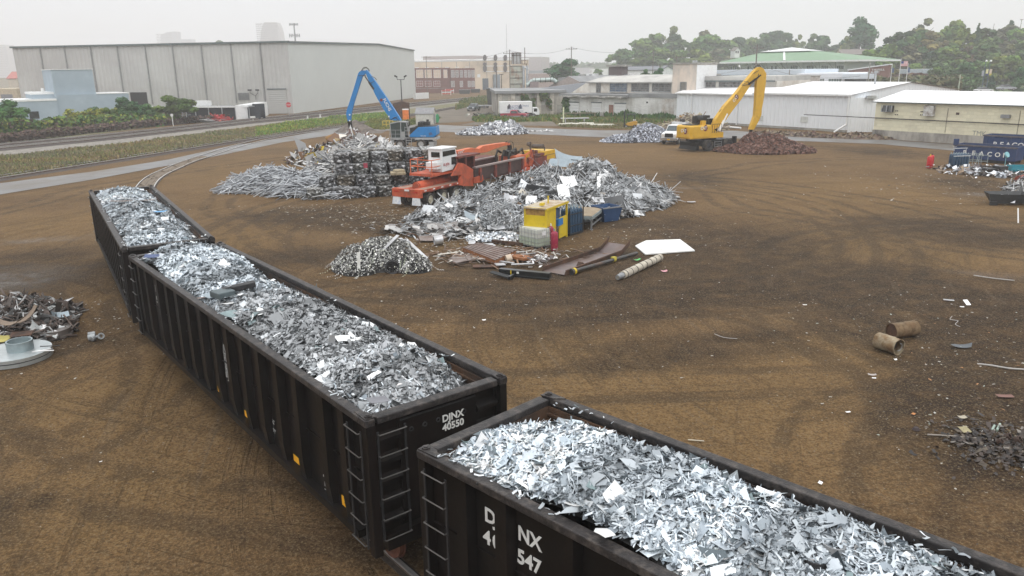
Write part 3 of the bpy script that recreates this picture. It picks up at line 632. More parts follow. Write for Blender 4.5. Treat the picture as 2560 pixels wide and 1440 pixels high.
def loose_sheet(name,label,cat,p,rz,outline,bend,mat,tilt=(0,0),th=.006,group=None,holes=None):
 """bent sheet: outline in metres in its own plane, folded about its middle"""
 o=thing(name,label,cat,p,0,group);xs=sorted(set([q[0]for q in outline]));mb=MB();x0,x1=xs[0],xs[-1];n=6;vs=[]
 def yr(x):
  lo,hi=1e9,-1e9;m_=len(outline)
  for k in range(m_):
   (ax,ay),(bx,by)=outline[k],outline[(k+1)%m_]
   if min(ax,bx)-1e-9<=x<=max(ax,bx)+1e-9:
    ys=[ay,by]if abs(ax-bx)<1e-9 else[ay+(by-ay)*(x-ax)/(bx-ax)]
    lo=min([lo]+ys);hi=max([hi]+ys)
  return lo,hi
 for k in range(n+1):
  x=x0+(x1-x0)*k/n;lo,hi=yr(x);t=(k/n-.5)*2;zz=bend*(t*t)*(x1-x0)/2
  vs+=[(x,lo,zz),(x,hi,zz),(x,lo,zz+th),(x,hi,zz+th)]
 fs=[]
 for k in range(n):
  b_=4*k;fs+=[(b_,b_+1,b_+5,b_+4),(b_+2,b_+6,b_+7,b_+3),(b_,b_+4,b_+6,b_+2),(b_+1,b_+3,b_+7,b_+5)]
 fs+=[(0,2,3,1),(4*n,4*n+1,4*n+3,4*n+2)]
 mb.add(vs,fs);m_=mb.build(name,mat,None);bpy.data.objects.remove(o)
 m_.location=tuple(map(float,p));m_.rotation_euler=(tilt[0],tilt[1],rz);tag(m_,label,cat,group);return m_
white_sheet=M('white_sheet_metal',(.85,.86,.86),rough=.4,metal=.25,var=.05,scale=2,col2=(.6,.6,.6),th=.66)
teal_film=M('teal_grey_sheet',(.22,.3,.31),rough=.35,metal=.3,var=.2,scale=3)
blue_grey_sheet=M('blue_grey_sheet',(.3,.36,.4),rough=.35,metal=.5,var=.12,scale=2)
grey_sheet=M('grey_sheet_metal',(.55,.56,.58),rough=.42,metal=.6,var=.15,scale=1.5,col2=(.35,.34,.33),th=.6)
brown_sheet=M('weathered_plate',(.23,.19,.175),rough=.5,metal=.25,var=.25,scale=1.3,col2=(.12,.075,.055),th=.55,bump=.15)
sq=lambda a,b:[(-a/2,-b/2),(a/2,-b/2),(a/2,b/2),(-a/2,b/2)]
for lab,cat,i,px,py,rz,ol,bend,mt,tilt in(('large bent white sheet standing out of the nearest load, beside the dark hollow','sheet metal',3,1535,1245,.9,[(-.3,-.2),(.25,-.28),(.32,.2),(-.15,.26)],.35,white_sheet,(.5,-.4)),('white bent offcut lying left of the standing sheet on the nearest load','sheet metal',3,1440,1262,.2,[(-.3,-.1),(.3,-.16),(.28,.12),(-.24,.14)],.25,white_sheet,(-.3,.1)),('rounded white flange piece by the near rim of the nearest load','sheet metal',3,1510,1330,2.2,[(-.2,-.15),(.1,-.2),(.26,0),(.1,.2),(-.2,.15)],-.1,white_sheet,(.2,.1)),('narrow white channel standing on the nearest load below the white sheet','metal strip',3,1555,1300,1.8,sq(.36,.07),.05,white_sheet,(.2,.7)),('square white plate on the upper left of the nearest load','sheet metal',3,1345,1165,.5,sq(.3,.26),.12,white_sheet,(.25,.2)),('wide pale plate lying flat near the far end of the nearest load','sheet metal',3,1510,1075,-.35,sq(.62,.2),.08,grey_sheet,(.2,0)),('white punched plate near the far rim of the nearest load','sheet metal',3,1450,1045,.9,sq(.26,.22),.1,white_sheet,(.2,-.5)),('folded teal sheet poking up at the far corner of the nearest load','sheet metal',3,1240,1060,.4,sq(.3,.26),.3,teal_film,(.5,.2)),('teal grey sheet fragment at the left edge of the nearest load','sheet metal',3,1162,1105,1.2,[(-.2,-.15),(.2,-.12),(.15,.18),(-.1,.2)],.3,teal_film,(.6,.3)),('crumpled teal sheet lying in the middle of the nearest load','sheet metal',3,1490,1215,.2,[(-.3,-.14),(.25,-.18),(.34,.1),(-.1,.2)],.2,teal_film,(.15,.2)),('teal plate leaning on the rusty inner wall of the nearest wagon','sheet metal',3,1762,1178,.8,[(-.2,-.15),(.2,-.13),(.14,.17),(-.16,.15)],.1,teal_film,(.9,.1)),('dark teal flap hanging over the inner rim of the nearest wagon','sheet metal',3,2085,1275,.75,[(-.22,-.16),(.2,-.18),(.22,.16),(-.1,.15)],.1,teal_film,(1.15,.1)),('square white frame with a window cut out, low on the nearest load','sheet metal',3,2262,1395,.4,sq(.34,.22),.02,white_sheet,(.1,-.1)),('long white leaf shaped offcut on the nearest load','sheet metal',3,1950,1275,-.6,[(-.34,-.03),(0,-.09),(.34,0),(0,.1)],.1,white_sheet,(.2,.3)),('curved white hook shaped offcut at the lower edge of the nearest load','sheet metal',3,1895,1425,.9,[(-.2,-.05),(.1,-.14),(.2,.1),(-.1,.12)],.15,white_sheet,(.2,.2)),('white plate with a notched edge left of centre on the nearest load','sheet metal',3,1660,1260,.2,[(-.17,-.13),(.17,-.15),(.12,.0),(.17,.14),(-.15,.13)],.1,white_sheet,(.1,.2)),('blue grey rectangular sheet lying on the middle load','sheet metal',2,545,732,.95,sq(.95,.42),.05,blue_grey_sheet,(.1,-.1)),('white ladder shaped offcut near the blue grey sheet on the middle load','sheet metal',2,582,757,1.25,sq(.9,.2),.06,white_sheet,(.0,.15)),('pale teal crumpled sheet on the near side of the middle load','sheet metal',2,590,787,.2,[(-.45,-.2),(.4,-.3),(.5,.2),(-.2,.35)],.25,teal_film,(.1,.1)),('pointed blue grey sheet standing at the right rim of the middle wagon','sheet metal',2,790,728,.9,[(-.25,-.16),(.28,0),(-.25,.16)],.05,blue_grey_sheet,(.1,-1.35)),('white folded flap at the right edge of the middle load','sheet metal',2,1028,866,.6,[(-.2,-.16),(.2,-.1),(.16,.18),(-.12,.14)],.35,white_sheet,(.5,.5)),('white flap near the near right corner of the middle wagon','sheet metal',2,1160,915,1.3,sq(.28,.2),.4,grey_sheet,(.5,.7)),('small white rectangle lying on the grey end of the middle load','sheet metal',2,1097,925,1.8,sq(.3,.13),.02,white_sheet,(.1,.3)),('white bracket with a square hole on the middle load','sheet metal',2,897,850,.9,sq(.25,.18),.15,white_sheet,(.6,.2)),('flat brown grey strip near the middle wagon left rim','metal strip',2,500,745,.4,sq(.4,.16),.02,brown_sheet,(0,0)),('grey rectangular plate at the near end of the middle load','sheet metal',2,945,1000,.5,sq(.42,.26),.04,M('slate_plate',(.2,.2,.22),rough=.4,metal=.4),(.1,.1)),('small blue plastic piece on the far load','scrap piece',1,401,529,.3,[(-.35,-.15),(.3,-.2),(.35,.2),(-.2,.2)],.1,M('blue_plastic',(.1,.33,.6),rough=.5),(0,0)),('long flat brownish board lying on the far load','metal strip',1,330,502,.1,sq(2.3,.3),.02,brown_sheet,(0,0)),('pale plate beside the brownish board on the far load','sheet metal',1,322,496,-.2,sq(1.2,.3),.03,grey_sheet,(0,0)),('long thin rail shaped strip on the right of the far load','metal strip',1,455,560,-.55,sq(2.4,.09),.0,grey_sheet,(0,.05)),('dark blue sheet in the far corner of the middle wagon','sheet metal',2,392,640,.1,sq(.9,.25),.05,M('navy_sheet',(.06,.09,.2),rough=.5),(.3,0))):
 p,a=on_load(i,px,py);f_=.62 if i==3 else.85;loose_sheet('metal_offcut',lab,cat,p,rz,[(u*f_,v*f_)for u,v in ol],bend,mt,tilt)
p,a=on_load(2,597,722,.12);r=thing('bent_bracket','black box shaped bracket beside the blue grey sheet on the middle load','bracket',p,.35)
mb=MB();mb.box((0,0,.05),(.9,.28,.14),Matrix.Rotation(-.12,3,'Y'));mb.build('arm',dark_steel,r,bevel=.02);mb=MB();mb.box((-.42,-.25,-.02),(.5,.5,.18),.5);mb.build('foot',M('slate_steel',(.11,.14,.15),rough=.5,metal=.3),r,bevel=.03)
mb=MB();mb.ring((-.25,-.1,.14),(0,0,1),.08,.04,.02,12);mb.build('washer',galv,r)
for pts_,lab in(([(1275,1150),(1300,1132),(1330,1128),(1372,1134)],'black curved hose lying on the left of the nearest load'),([(1190,1210),(1225,1196),(1260,1178),(1322,1172),(1400,1172)],'long black strap snaking over the left of the nearest load'),([(1310,1040),(1345,1048),(1400,1046),(1440,1060)],'black cable near the far end of the nearest load'),([(1655,1128),(1690,1135),(1735,1146)],'thick dark grey hose by the right wall of the nearest load')):
 P3=[on_load(3,*q,dz=.05)[0]for q in pts_];pp=smooth_path(P3,.08);zs=np.interp(np.linspace(0,1,len(pp)),np.linspace(0,1,len(P3)),[q[2]for q in P3])
 mb=MB();mb.tube([(x,y,z)for(x,y),z in zip(pp,zs)],.018 if 'thick' not in lab else.045,6);tag(mb.build('rubber_hose',rubber),lab,'hose')
for px,py,ro_,lab in((2037,1408,.14,'dark drum shaped ring low on the nearest load'),(2395,1418,.16,'shallow grey ring near the rusty wall of the nearest load'),(2085,1372,.13,'grey disc with a hub on the nearest load')):
 p,a=on_load(3,px,py,.03);r=MB();r.ring(p,(.1,.15,1),ro_,ro_*.82,.1,24);r.cyl(Vector(p)-Vector((0,0,.03)),Vector(p)-Vector((0,0,.02)),ro_*.9,n=24)
 tag(r.build('metal_ring',dark_steel if 'dark' in lab else grey_steel,smooth=True),lab,'ring')
 #BUILDINGS
class Fac:
 """building frame: local x runs along the front from left to right, y goes away from the camera, z up"""
 def __init__(s,name,label,cat,g0,g1,setback=0.,group=None,world=False):
  p0=np.array(g0,float)[:2]if world else G(*g0)[:2];p1=np.array(g1,float)[:2]if world else G(*g1)[:2]
  s.a=math.atan2(p1[1]-p0[1],p1[0]-p0[0]);s.L=float(np.linalg.norm(p1-p0));s.P0=p0
  s.root=thing(name,label,cat,(p0[0],p0[1],0),s.a,group)
 def sz(s,px,py,y=0.):
  P=s.P0+np.array([-math.sin(s.a),math.cos(s.a)])*y;return plane_sz(px,py,P,s.a)
 def rect(s,r,y=0.):
  """pixel rect (x0,y0,x1,y1) -> local x0,x1,z0,z1 on the front plane"""
  xa,zt=s.sz(r[0],r[1],y);xb,zb=s.sz(r[2],r[3],y);return xa,xb,zb,zt
 def box(s,name,mat,x0,x1,y0,y1,z0,z1,kind=None,**k):
  o=MB().bb(x0,x1,y0,y1,z0,z1).build(name,mat,s.root,**k)
  if kind:o['kind']=kind
  return o
 def window(s,r,nx=3,nz=2,y=0.,pane=None,frame=None,name='window',t=.12,fw=.08):
  x0,x1,z0,z1=s.rect(r,y);frame=frame or grey_steel;pane=pane or glass_dark
  f=MB();f.bb(x0-fw,x1+fw,y-t,y-.01,z0-fw,z0);f.bb(x0-fw,x1+fw,y-t,y-.01,z1,z1+fw);f.bb(x0-fw,x0,y-t,y-.01,z0,z1);f.bb(x1,x1+fw,y-t,y-.01,z0,z1)
  for k in range(1,nx):xx=x0+(x1-x0)*k/nx;f.bb(xx-.03,xx+.03,y-t*.8,y-.03,z0,z1)
  for k in range(1,nz):zz=z0+(z1-z0)*k/nz;f.bb(x0,x1,y-t*.75,y-.035,zz-.03,zz+.03)
  o=f.build(name,frame,s.root)
  p=MB();p.bb(x0,x1,y-.03,y-.012,z0,z1);p.build('pane',pane,o);return o
  #big grey warehouse
wh_rib=ribbed('grey_ribbed_siding',(.46,.452,.44),1.1,var=.06,scale=.15,col2=(.55,.55,.53),th=.6,s2=.08,depth=.1,rough=.6)
wh_side=ribbed('pale_flat_siding',(.56,.58,.56),1.0,axis='Y',var=.04,scale=.1,depth=.03,rough=.6)
roof_grey=M('grey_membrane_roof',(.42,.43,.44),rough=.7,var=.12,scale=.2,col2=(.3,.3,.3),th=.6)
trim_dark=M('dark_roof_trim',(.1,.13,.13),rough=.6)
c0=G(735,284);rdir=G(1040,243.7)[:2]-c0[:2];RL=float(np.linalg.norm(rdir));rdir=rdir/RL;ldir=np.array([-rdir[1],rdir[0]]);LL=84.
for _ in range(40):
 _q=c0[:2]+ldir*LL;_v=np.array([_q[0],_q[1],17-CAM_H]);_px=1280+F*(_v@CR)/(_v@CF)
 LL+=(_px-30)*.08
wl=c0[:2]+ldir*LL
F1=Fac('warehouse','huge light grey metal warehouse beyond the main line, with a pale blank end wall','warehouse',wl,c0[:2],world=True)
zt=17.0;zr=ztop(c0[:2]+rdir*RL*.62,109.5);zf=ztop(c0[:2]+rdir*RL,124.5)
W_=F1.L;ym=RL*.62;zl=zt
MB().add([(0,0,0),(W_,0,0),(W_,0,zt),(0,0,zl)],[(0,1,2,3)]).build('front_wall',wh_rib,F1.root)
MB().add([(W_,0,0),(W_,RL,0),(W_,RL,zf),(W_,ym,zr),(W_,0,zt)],[(0,1,2,3,4)]).build('end_wall',wh_side,F1.root)
MB().add([(0,0,0),(0,RL,0),(0,RL,zf),(0,ym,zr),(0,0,zt)],[(0,1,2,3,4)]).build('end_wall',wh_side,F1.root)
MB().add([(0,RL,0),(W_,RL,0),(W_,RL,zf),(0,RL,zf)],[(0,1,2,3)]).build('rear_wall',wh_rib,F1.root)
MB().add([(-.3,-.3,zt),(W_+.3,-.3,zt),(W_+.3,ym,zr+.1),(-.3,ym,zr+.1),(W_+.3,RL+.3,zf),(-.3,RL+.3,zf)],[(0,1,2,3),(3,2,4,5)]).build('roof',roof_grey,F1.root)
MB().bb(-.4,W_+.4,-.45,-.05,zt-.35,zt+.05).build('gutter',trim_dark,F1.root)
mb=MB();mb.slab([(W_+.02,-.3,zt-.2),(W_+.35,-.3,zt-.2),(W_+.35,ym,zr-.1),(W_+.02,ym,zr-.1)],.3);mb.slab([(W_+.02,ym,zr-.1),(W_+.35,ym,zr-.1),(W_+.35,RL,zf-.1),(W_+.02,RL,zf-.1)],.3);mb.build('verge_trim',trim_dark,F1.root)
down=M('downpipe_grey',(.25,.25,.25),rough=.6)
for px,py in((100,118),(161,118),(226,118),(293,117),(363,117),(431,116),(503,114),(577,113),(650,112)):
 x,_=F1.sz(px,py);MB().bb(x-.12,x+.12,-.3,-.02,2.5,zt-.3).build('downpipe',down,F1.root)
x0,x1,z0,z1=F1.rect((670,224,720,288));F1.box('roller_door',ribbed('roller_door_grey',(.42,.42,.41),.5,axis='Z',depth=.04,var=.04),x0,x1,-.1,-.02,0,z1);F1.box('door_header',trim_dark,x0-.2,x1+.2,-.2,-.02,z1,z1+.25)
x0,x1,z0,z1=F1.rect((595,232,624,250));o=F1.box('louvre',M('louvre_grey',(.16,.17,.18),rough=.6),x0,x1,-.12,-.03,z0,z1)
for k in range(7):zz=z0+(z1-z0)*(k+.5)/7;MB().box(((x0+x1)/2,-.17,zz),(x1-x0,.12,.04),Matrix.Rotation(.6,3,'X')).build('slat',down,o)
x0,x1,z0,z1=F1.rect((325,231,371,262));F1.box('doorway_panel',M('painted_dark_inside',(.015,.014,.014),rough=.9),x0,x1,-.08,-.03,z0-4,z1)  # solid near black panel painted as the unlit inside of the doorway
x,z=F1.sz(638,226);mb=MB();mb.cyl((x,-.1,z-2.2),(x,-.1,z-1.2),.05);mb.tube([(x,-.1,z-1.3),(x-1,-.8,z-.6),(x-1,-.8,z)],.05);mb.tube([(x,-.1,z-1.3),(x+1,-.8,z-.6),(x+1,-.8,z)],.05);mb.box((x-1,-.9,z+.1),(.8,.5,.35));mb.box((x+1,-.9,z+.1),(.8,.5,.35));mb.build('floodlight_pair',dark_steel,F1.root)
#blue grey plant building
blue_wall=M('blue_grey_render',(.34,.41,.465),rough=.85,var=.12,scale=.25,col2=(.29,.36,.42),th=.5,s2=.12,bump=.2,bscale=1.5)
F2=Fac('plant_building','windowless blue grey building with a tall square block in front of the grey warehouse','building',(18,312),(331,298))
def topz(F_,px,py,y=0.):return F_.sz(px,py,y)[1]
xa=F2.sz(140,240)[0];xb=F2.sz(243,240)[0];xc=F2.sz(84,240)[0];xd=F2.L
F2.box('low_wing',blue_wall,-12,xa,0,14,0,topz(F2,90,253));F2.box('roof_edge',white_paint,-12,xa,-.15,14.1,topz(F2,90,253),topz(F2,90,248))
F2.box('step_block',blue_wall,xc,xa,2.5,14,topz(F2,90,248),topz(F2,110,236,2.5));F2.box('roof_edge',white_paint,xc-.1,xa,2.4,14.1,topz(F2,110,236,2.5),topz(F2,110,230.5,2.5))
F2.box('tower_block',blue_wall,xa,xb,1.0,15,0,topz(F2,190,174,1));F2.box('coping',white_paint,xa-.15,xb+.15,.85,15.1,topz(F2,190,174,1),topz(F2,190,172.4,1))
F2.box('right_wing',blue_wall,xb,xd,.3,13,0,topz(F2,290,234,.3));F2.box('coping',white_paint,xb,xd+.1,.2,13.1,topz(F2,290,234,.3),topz(F2,290,232,.3))
F2.box('front_wall',blue_wall,-12,xa,-.05,1.0,0,topz(F2,90,253.5));F2.box('infill',blue_wall,xa,xb,.3,1.0,0,topz(F2,190,236,.3))
x0,x1,z0,z1=F2.rect((72,279,99,296));F2.box('window',glass_dark,x0,x1,-.12,-.06,z0,z1)
for px in(107,196):x,z=F2.sz(px,230,3);o=MB().cyl((x,3,z-.2),(x,3,z+.8),.3).build('roof_vent',white_paint,F2.root)
o=MB().bb(F2.sz(101,0)[0],F2.sz(134,0)[0],-2,-.3,0,topz(F2,115,296)).build('low_annex',M('dark_annex',(.08,.1,.12),rough=.8),F2.root)
#long covered yard with dark curtains, container
F3=Fac('covered_bay','long low canopy with a white roof edge and dark curtain walls before the warehouse','canopy',(372,300),(648,300))
zc=topz(F3,500,266);dark_curtain=M('dark_curtain',(.02,.024,.034),rough=.8,var=.3,scale=.8)
F3.box('roof',M('canopy_grey',(.25,.26,.27),rough=.7),-2,F3.L-2,-.4,3.5,zc-.2,zc);F3.box('roof_edge',white_paint,-2,F3.L-2,-.5,-.405,zc-.25,zc+.03);F3.box('rear_curtain',dark_curtain,-2,F3.L,.6,.75,.1,zc-.25);F3.box('end_curtain',dark_curtain,F3.L-2.6,F3.L+.2,2.2,2.4,.1,zc+.4)
for k in range(9):x=-1+k*(F3.L-1.2)/8;MB().cyl((x,0,0),(x,0,zc-.3),.12,n=8).build('post',galv,F3.root)
for rct,lab in(((488,252,520,260),'white box unit on the roof of the dark canopy'),):
 x0,x1,z0,z1=F3.rect(rct,2);o=MB().bb(x0,x1,2,3.4,zc+.01,z1).build('roof_unit',white_paint,F3.root)
F3b=Fac('storage_container','white container with a dark end beside the warehouse roller door','container',(640,296),(671,288.5))
mb=MB();zz=topz(F3b,660,256);mb.bb(-6,F3b.L,0,2.6,0,zz);mb.build('shell',white_paint,F3b.root);F3b.box('dark_end',dark_curtain,-6.5,-2.2,-.1,-.02,0,zz-.4)
for k in range(8):F3b.box('rib',white_paint,.2+k*F3b.L/8,.3+k*F3b.L/8,-.06,-.003,.1,zz-.1)
#chain link fence and gate
fence=Fac('chain_link_fence','galvanised chain link fence with a braced gate along the main line','fence',(380,306),(672,287))
fh=2.2
for k in range(12):x=k*fence.L/11;MB().cyl((x,0,0),(x,0,fh+(1.4 if k in(6,7,10)else 0)),.06,n=6).build('post',galv,fence.root)
mb=MB();mb.cyl((0,0,fh),(fence.L,0,fh),.04,n=5);mb.cyl((0,0,fh*.5),(fence.L,0,fh*.5),.03,n=5)
mb.build('rail',galv,fence.root)
mb=MB();k=0.
while k<fence.L:mb.cyl((k,.03,.05),(min(k+fh,fence.L),.03,fh),.012,n=3,cap=False);mb.cyl((min(k+fh,fence.L),.03,.05),(k,.03,fh),.012,n=3,cap=False);k+=.45
o=mb.build('mesh',galv,fence.root);o['kind']='stuff'
for k in range(4):x=fence.L*(.56+k*.06);MB().cyl((x,-.08,.1),(x+fence.L*.055,-.08,fh-.1),.045,n=5).build('brace',galv,fence.root)
#beige hall with discs, brick mill, pale hall behind
beige=M('beige_panel',(.68,.57,.44),rough=.8,var=.05,scale=.1,col2=(.44,.37,.29),th=.6)
F4=Fac('industrial_hall','long beige panel hall with columns of dark discs on its wall','factory',(1036,228),(1322,222))
z0=topz(F4,1040,151.5);z1=topz(F4,1300,146.5)
MB().add([(0,0,0),(F4.L,0,0),(F4.L,0,z1),(0,0,z0),(0,60,0),(F4.L,60,0),(F4.L,60,z1),(0,60,z0)],[(0,1,2,3),(4,5,6,7),(0,4,7,3),(1,5,6,2),(3,2,6,7)]).build('wall',beige,F4.root)
mb=MB();mb.slab([(-.3,-.2,z0),(F4.L+.3,-.2,z1),(F4.L+.3,2,z1+.2),(-.3,2,z0+.2)],.8);mb.build('white_coping',white_paint,F4.root)
for px in(1105,1142,1174,1217,1240):x,_=F4.sz(px,180);F4.box('joint',down,x-.1,x+.1,-.08,-.01,1,z0-.8)
for r in((1208,164.5,1280,165.3),(1208,178,1280,178.8)):x0,x1,za,zb=F4.rect(r);F4.box('pale_band',white_paint,x0,x1,-.1,-.01,za,zb)
disc=M('dark_bronze_disc',(.08,.07,.07),rough=.6)
for px in(1211.5,1238,1262.5):
 for py,hh in((144.5,1.5),(160,.75),(171,1.8)):
  x,z=F4.sz(px,py);mb=MB();mb.cyl((x-.0,-.5,z),(x,-.35,z),1.,n=16)
  o=mb.build('disc',disc,F4.root);me=o.data
  for v in me.vertices:v.co.z=z+(v.co.z-z)*hh*1.0
for r in((1206,196,1221,213),):x0,x1,za,zb=F4.rect(r);F4.box('dock_door',M('slate_door',(.09,.11,.14),rough=.6),x0,x1,-.15,-.02,za-2.5,zb)
x0,x1,za,zb=F4.rect((1232,186,1247,222));F4.box('silo_cabinet',M('slate_blue_cladding',(.2,.24,.28),rough=.6),x0,x1,-3,-.2,0,zb)
x0,x1,za,zb=F4.rect((1193,185.5,1201,193.5));F4.box('sign_panel',white_paint,x0,x1,-.12,-.02,za,zb)
brick=blockwork('red_brick',(.2,.085,.07),(.75,.75,.75),.9,.3,var=.2,scale=.5,rough=.9)
F5=Fac('brick_mill','two storey red brick mill with boarded upper windows beyond the warehouse','building',(1037,234),(1187,231))
zb5=topz(F5,1110,169.5);xm=F5.sz(1127,200)[0]
F5.box('main_block',brick,0,xm,0,18,0,zb5);F5.box('right_block',brick,xm+.01,F5.L,-1.2,17,0,topz(F5,1160,170.5,-1.2))
board_m=M('boarded_window',(.62,.5,.4),rough=.8,var=.15,scale=.8)
pane_m=M('dull_pane',(.28,.25,.25),rough=.4,var=.3,scale=.6)
for r in((1040.5,175,1058,194),(1062,175,1079,194),(1084,175,1101.5,194),(1109,175,1118,194)):F5.window(r,3,2,pane=board_m,frame=white_paint,fw=.12)
for r in((1128,176,1136,193),(1139,176,1146,193),(1150,176,1157,193),(1161,176,1167,193),(1170,176,1176,193),(1179,176,1186,193),(1128,203,1136,217),(1150,203,1157,217),(1170,203,1176,217),(1179,203,1186,217)):F5.window(r,2,3,y=-1.2,pane=pane_m,frame=white_paint,fw=.1)
for r in((1041,203,1057,216),(1063,203,1078,216),(1084,203,1100,216)):F5.window(r,3,2,pane=M('red_brick_infill',(.24,.1,.09),rough=.9),frame=white_paint,fw=.1)
for k in range(6):x=F5.sz(1038+k*25,170)[0];F5.box('parapet_cap',white_paint,x,x+1.6,-.2 if k<4 else-1.4,.2,zb5+.02,zb5+.35)
F5.box('string_course',concrete,0,xm,-.12,-.01,topz(F5,1080,221.5),topz(F5,1080,220.5))
F6=Fac('distant_hall','pale mauve flat roofed hall behind the beige hall','building',PY(1058,160,560),PY(1345,155,540),world=True)
F6.box('wall',M('pale_mauve',(.42,.37,.37),rough=.8),0,F6.L*.47,0,30,0,topz(F6,1150,139.5));F6.box('rear_wall',M('pale_mauve2',(.45,.42,.42),rough=.8),F6.L*.47+.1,F6.L,12,40,0,topz(F6,1300,143,12))
#concrete tank row at the warehouse end
F7=Fac('pallet_tank_row','row of white tank crates at the far end of the grey warehouse','crates',(1040,248),(1073,246))
for k in range(8):F7.box('crate',white_paint,k*F7.L/8,(k+.85)*F7.L/8,0,1.2,0,topz(F7,1055,232))
#factory with vines, doors, clerestory
wash=blockwork('whitewashed_brick',(.74,.735,.71),(.82,.82,.82),.6,.2,var=.1,scale=.3,rough=.85,col2=(.4,.38,.34),th=.57,s2=.35,streak=3)
old_conc=M('stained_concrete',(.46,.43,.38),rough=.9,var=.2,scale=.4,col2=(.14,.13,.12),th=.5,s2=.3,streak=3)
tar=M('tar_roof',(.22,.225,.23),rough=.6,var=.25,scale=.25,col2=(.34,.34,.34),th=.6)
FA=Fac('factory_block','old concrete factory bay covered in vines behind the white box truck','factory',(1243,289),(1412,286))
zA=topz(FA,1320,233)
FA.box('wall',old_conc,0,FA.L,0,26,0,zA);FA.box('roof_slab',tar,-.4,FA.L+.3,-.5,26.2,zA+.002,zA+.55)
for k in range(6):x=.2+k*(FA.L-.6)/5;FA.box('pilaster',M('pale_plaster',(.5,.46,.4),rough=.9,var=.15,col2=(.3,.28,.25)),x,x+.9,-.14,-.01,0,zA-.05)
for r in((1253,243,1270,262),(1287,240,1304,262),(1345,240,1362,262)):x0,x1,za,zb=FA.rect(r);FA.box('blocked_window',concrete,x0,x1,-.08,-.015,za,zb)
x0,x1,za,zb=FA.rect((1393,262,1408,290));FA.box('door',concrete,x0,x1,-.1,-.02,0,zb)
FB=Fac('factory_wing','whitewashed brick factory wing with three white loading doors and a ragged eave','factory',(1409,291),(1692,303))
zB=topz(FB,1450,241);xr=FB.sz(1571,260)[0]
FB.box('wall',wash,0,FB.L,0,9,0,zB)
FB.box('roof',tar,-.5,xr,-.9,9.2,zB+.003,zB+.5);FB.box('upper_roof',tar,xr+.01,FB.L+.5,-.1,9.2,zB+.003,zB+.75)
mb=MB();k=0.;
while k<xr-1.0:
 l=random.uniform(.5,1.6);mb.slab([(k,-.95,zB+random.uniform(-.25,.1)),(k+l,-.95,zB+random.uniform(-.25,.1)),(k+l,-.85,zB+.5),(k,-.85,zB+.5)],.04);k+=l*.95
o=mb.build('ragged_fascia',M('peeling_fascia',(.42,.41,.39),rough=.9,var=.3,scale=2,col2=(.12,.11,.1)),FB.root);o['kind']='stuff'
door_w=ribbed('white_panel_door',(.7,.7,.69),.55,axis='Z',depth=.05,var=.04)
for r in((1424,256,1447,285),(1480,257,1503,287),(1538,259,1564,290)):
 x0,x1,za,zb=FB.rect(r);o=FB.box('loading_door',door_w,x0,x1,-.1,-.02,za,zb)
 FB.box('door_frame',trim_dark,x0-.15,x1+.1,-.14,-.015,zb,zb+.18);FB.box('dock_edge',rubber,x0,x1,-.25,-.02,max(0,za-.5),za)
x0,x1,za,zb=FB.rect((1523,262,1533,292));FB.box('wooden_door',M('red_brown_door',(.26,.13,.09),rough=.8,var=.2),x0,x1,-.1,-.02,0.4,zb)
x0,x1,za,zb=FB.rect((1512,280,1520,291));FB.box('step_box',concrete,x0,x1,-1.6,-.01,0,zb)
x0,x1,za,zb=FB.rect((1655,245,1684,300));FB.box('bare_brick_patch',blockwork('patchy_brick',(.42,.36,.3),(1.3,1.3,1.3),.45,.16,var=.35,scale=1.2,col2=(.6,.59,.57),th=.5,s2=.8),x0,x1,-.03,-.005,0.1,zB-.2)
mb=MB()
for px,py in((1618,256),(1617,288)):x,z=FB.sz(px,py);mb.cyl((x,-.06,z),(x,-.01,z),.18,n=8)
mb.build('wall_hole',glass_dark,FB.root)
SB=5.0
FU=Fac('factory_upper_storey','upper storey of the whitewashed factory with broken industrial windows','factory',FB.P0+np.array([-math.sin(FB.a),math.cos(FB.a)])*SB+np.array([math.cos(FB.a),math.sin(FB.a)])*0,FB.P0+np.array([-math.sin(FB.a),math.cos(FB.a)])*SB+np.array([math.cos(FB.a),math.sin(FB.a)])*40,world=True)
x0=FU.sz(1475,220)[0];x1=FU.sz(1690,220)[0];xe=FU.sz(1935,215)[0]
zu=topz(FU,1600,205);plaster=M('peeling_plaster',(.72,.69,.63),rough=.9,var=.12,scale=.6,col2=(.5,.42,.34),th=.55)
FU.box('wall',plaster,x0,x1,0,16,zB+.6,zu);zu2=topz(FU,1600,192,2)
mb=MB();mb.slab([(x0-.6,-.7,zu),(x1+.1,-.7,zu),(x1+.1,3,zu2+.3),(x0+1.5,3,zu2+.1)],.25);mb.slab([(x0+1.4,3,zu2+.1),(x1+.1,3,zu2+.3),(x1+.1,16,zu2+.3),(x0+1.4,16,zu2+.3)],.2);mb.build('roof',M('pale_roof_felt',(.5,.49,.46),rough=.8,var=.15,scale=.3,col2=(.32,.31,.3)),FU.root)
pane_b=M('grimy_glass',(.1,.1,.1),rough=.3,var=.6,scale=1.5,col2=(.3,.29,.27),th=.55,s2=2)
pane_bl=M('bluish_glass',(.1,.14,.2),rough=.2,var=.5,scale=1.5,col2=(.35,.38,.4),th=.6,s2=2)
FU.window((1492,208,1501,230),2,4,pane=pane_b);FU.window((1526,208,1567,229),3,4,pane=pane_bl)
for r in((1580,207.5,1622,229),(1632,207.5,1676,229)):FU.window(r,3,4,pane=pane_b)
for r in((1580,229.4,1622,230.8),(1632,229.4,1676,230.8),(1526,229.4,1567,230.8)):a0,a1,za,zb=FU.rect(r);FU.box('sill',white_paint,a0,a1,-.3,-.02,za,zb)
mb=MB();pA=[FU.sz(1390,232)[0],FU.sz(1476,200)[0]]
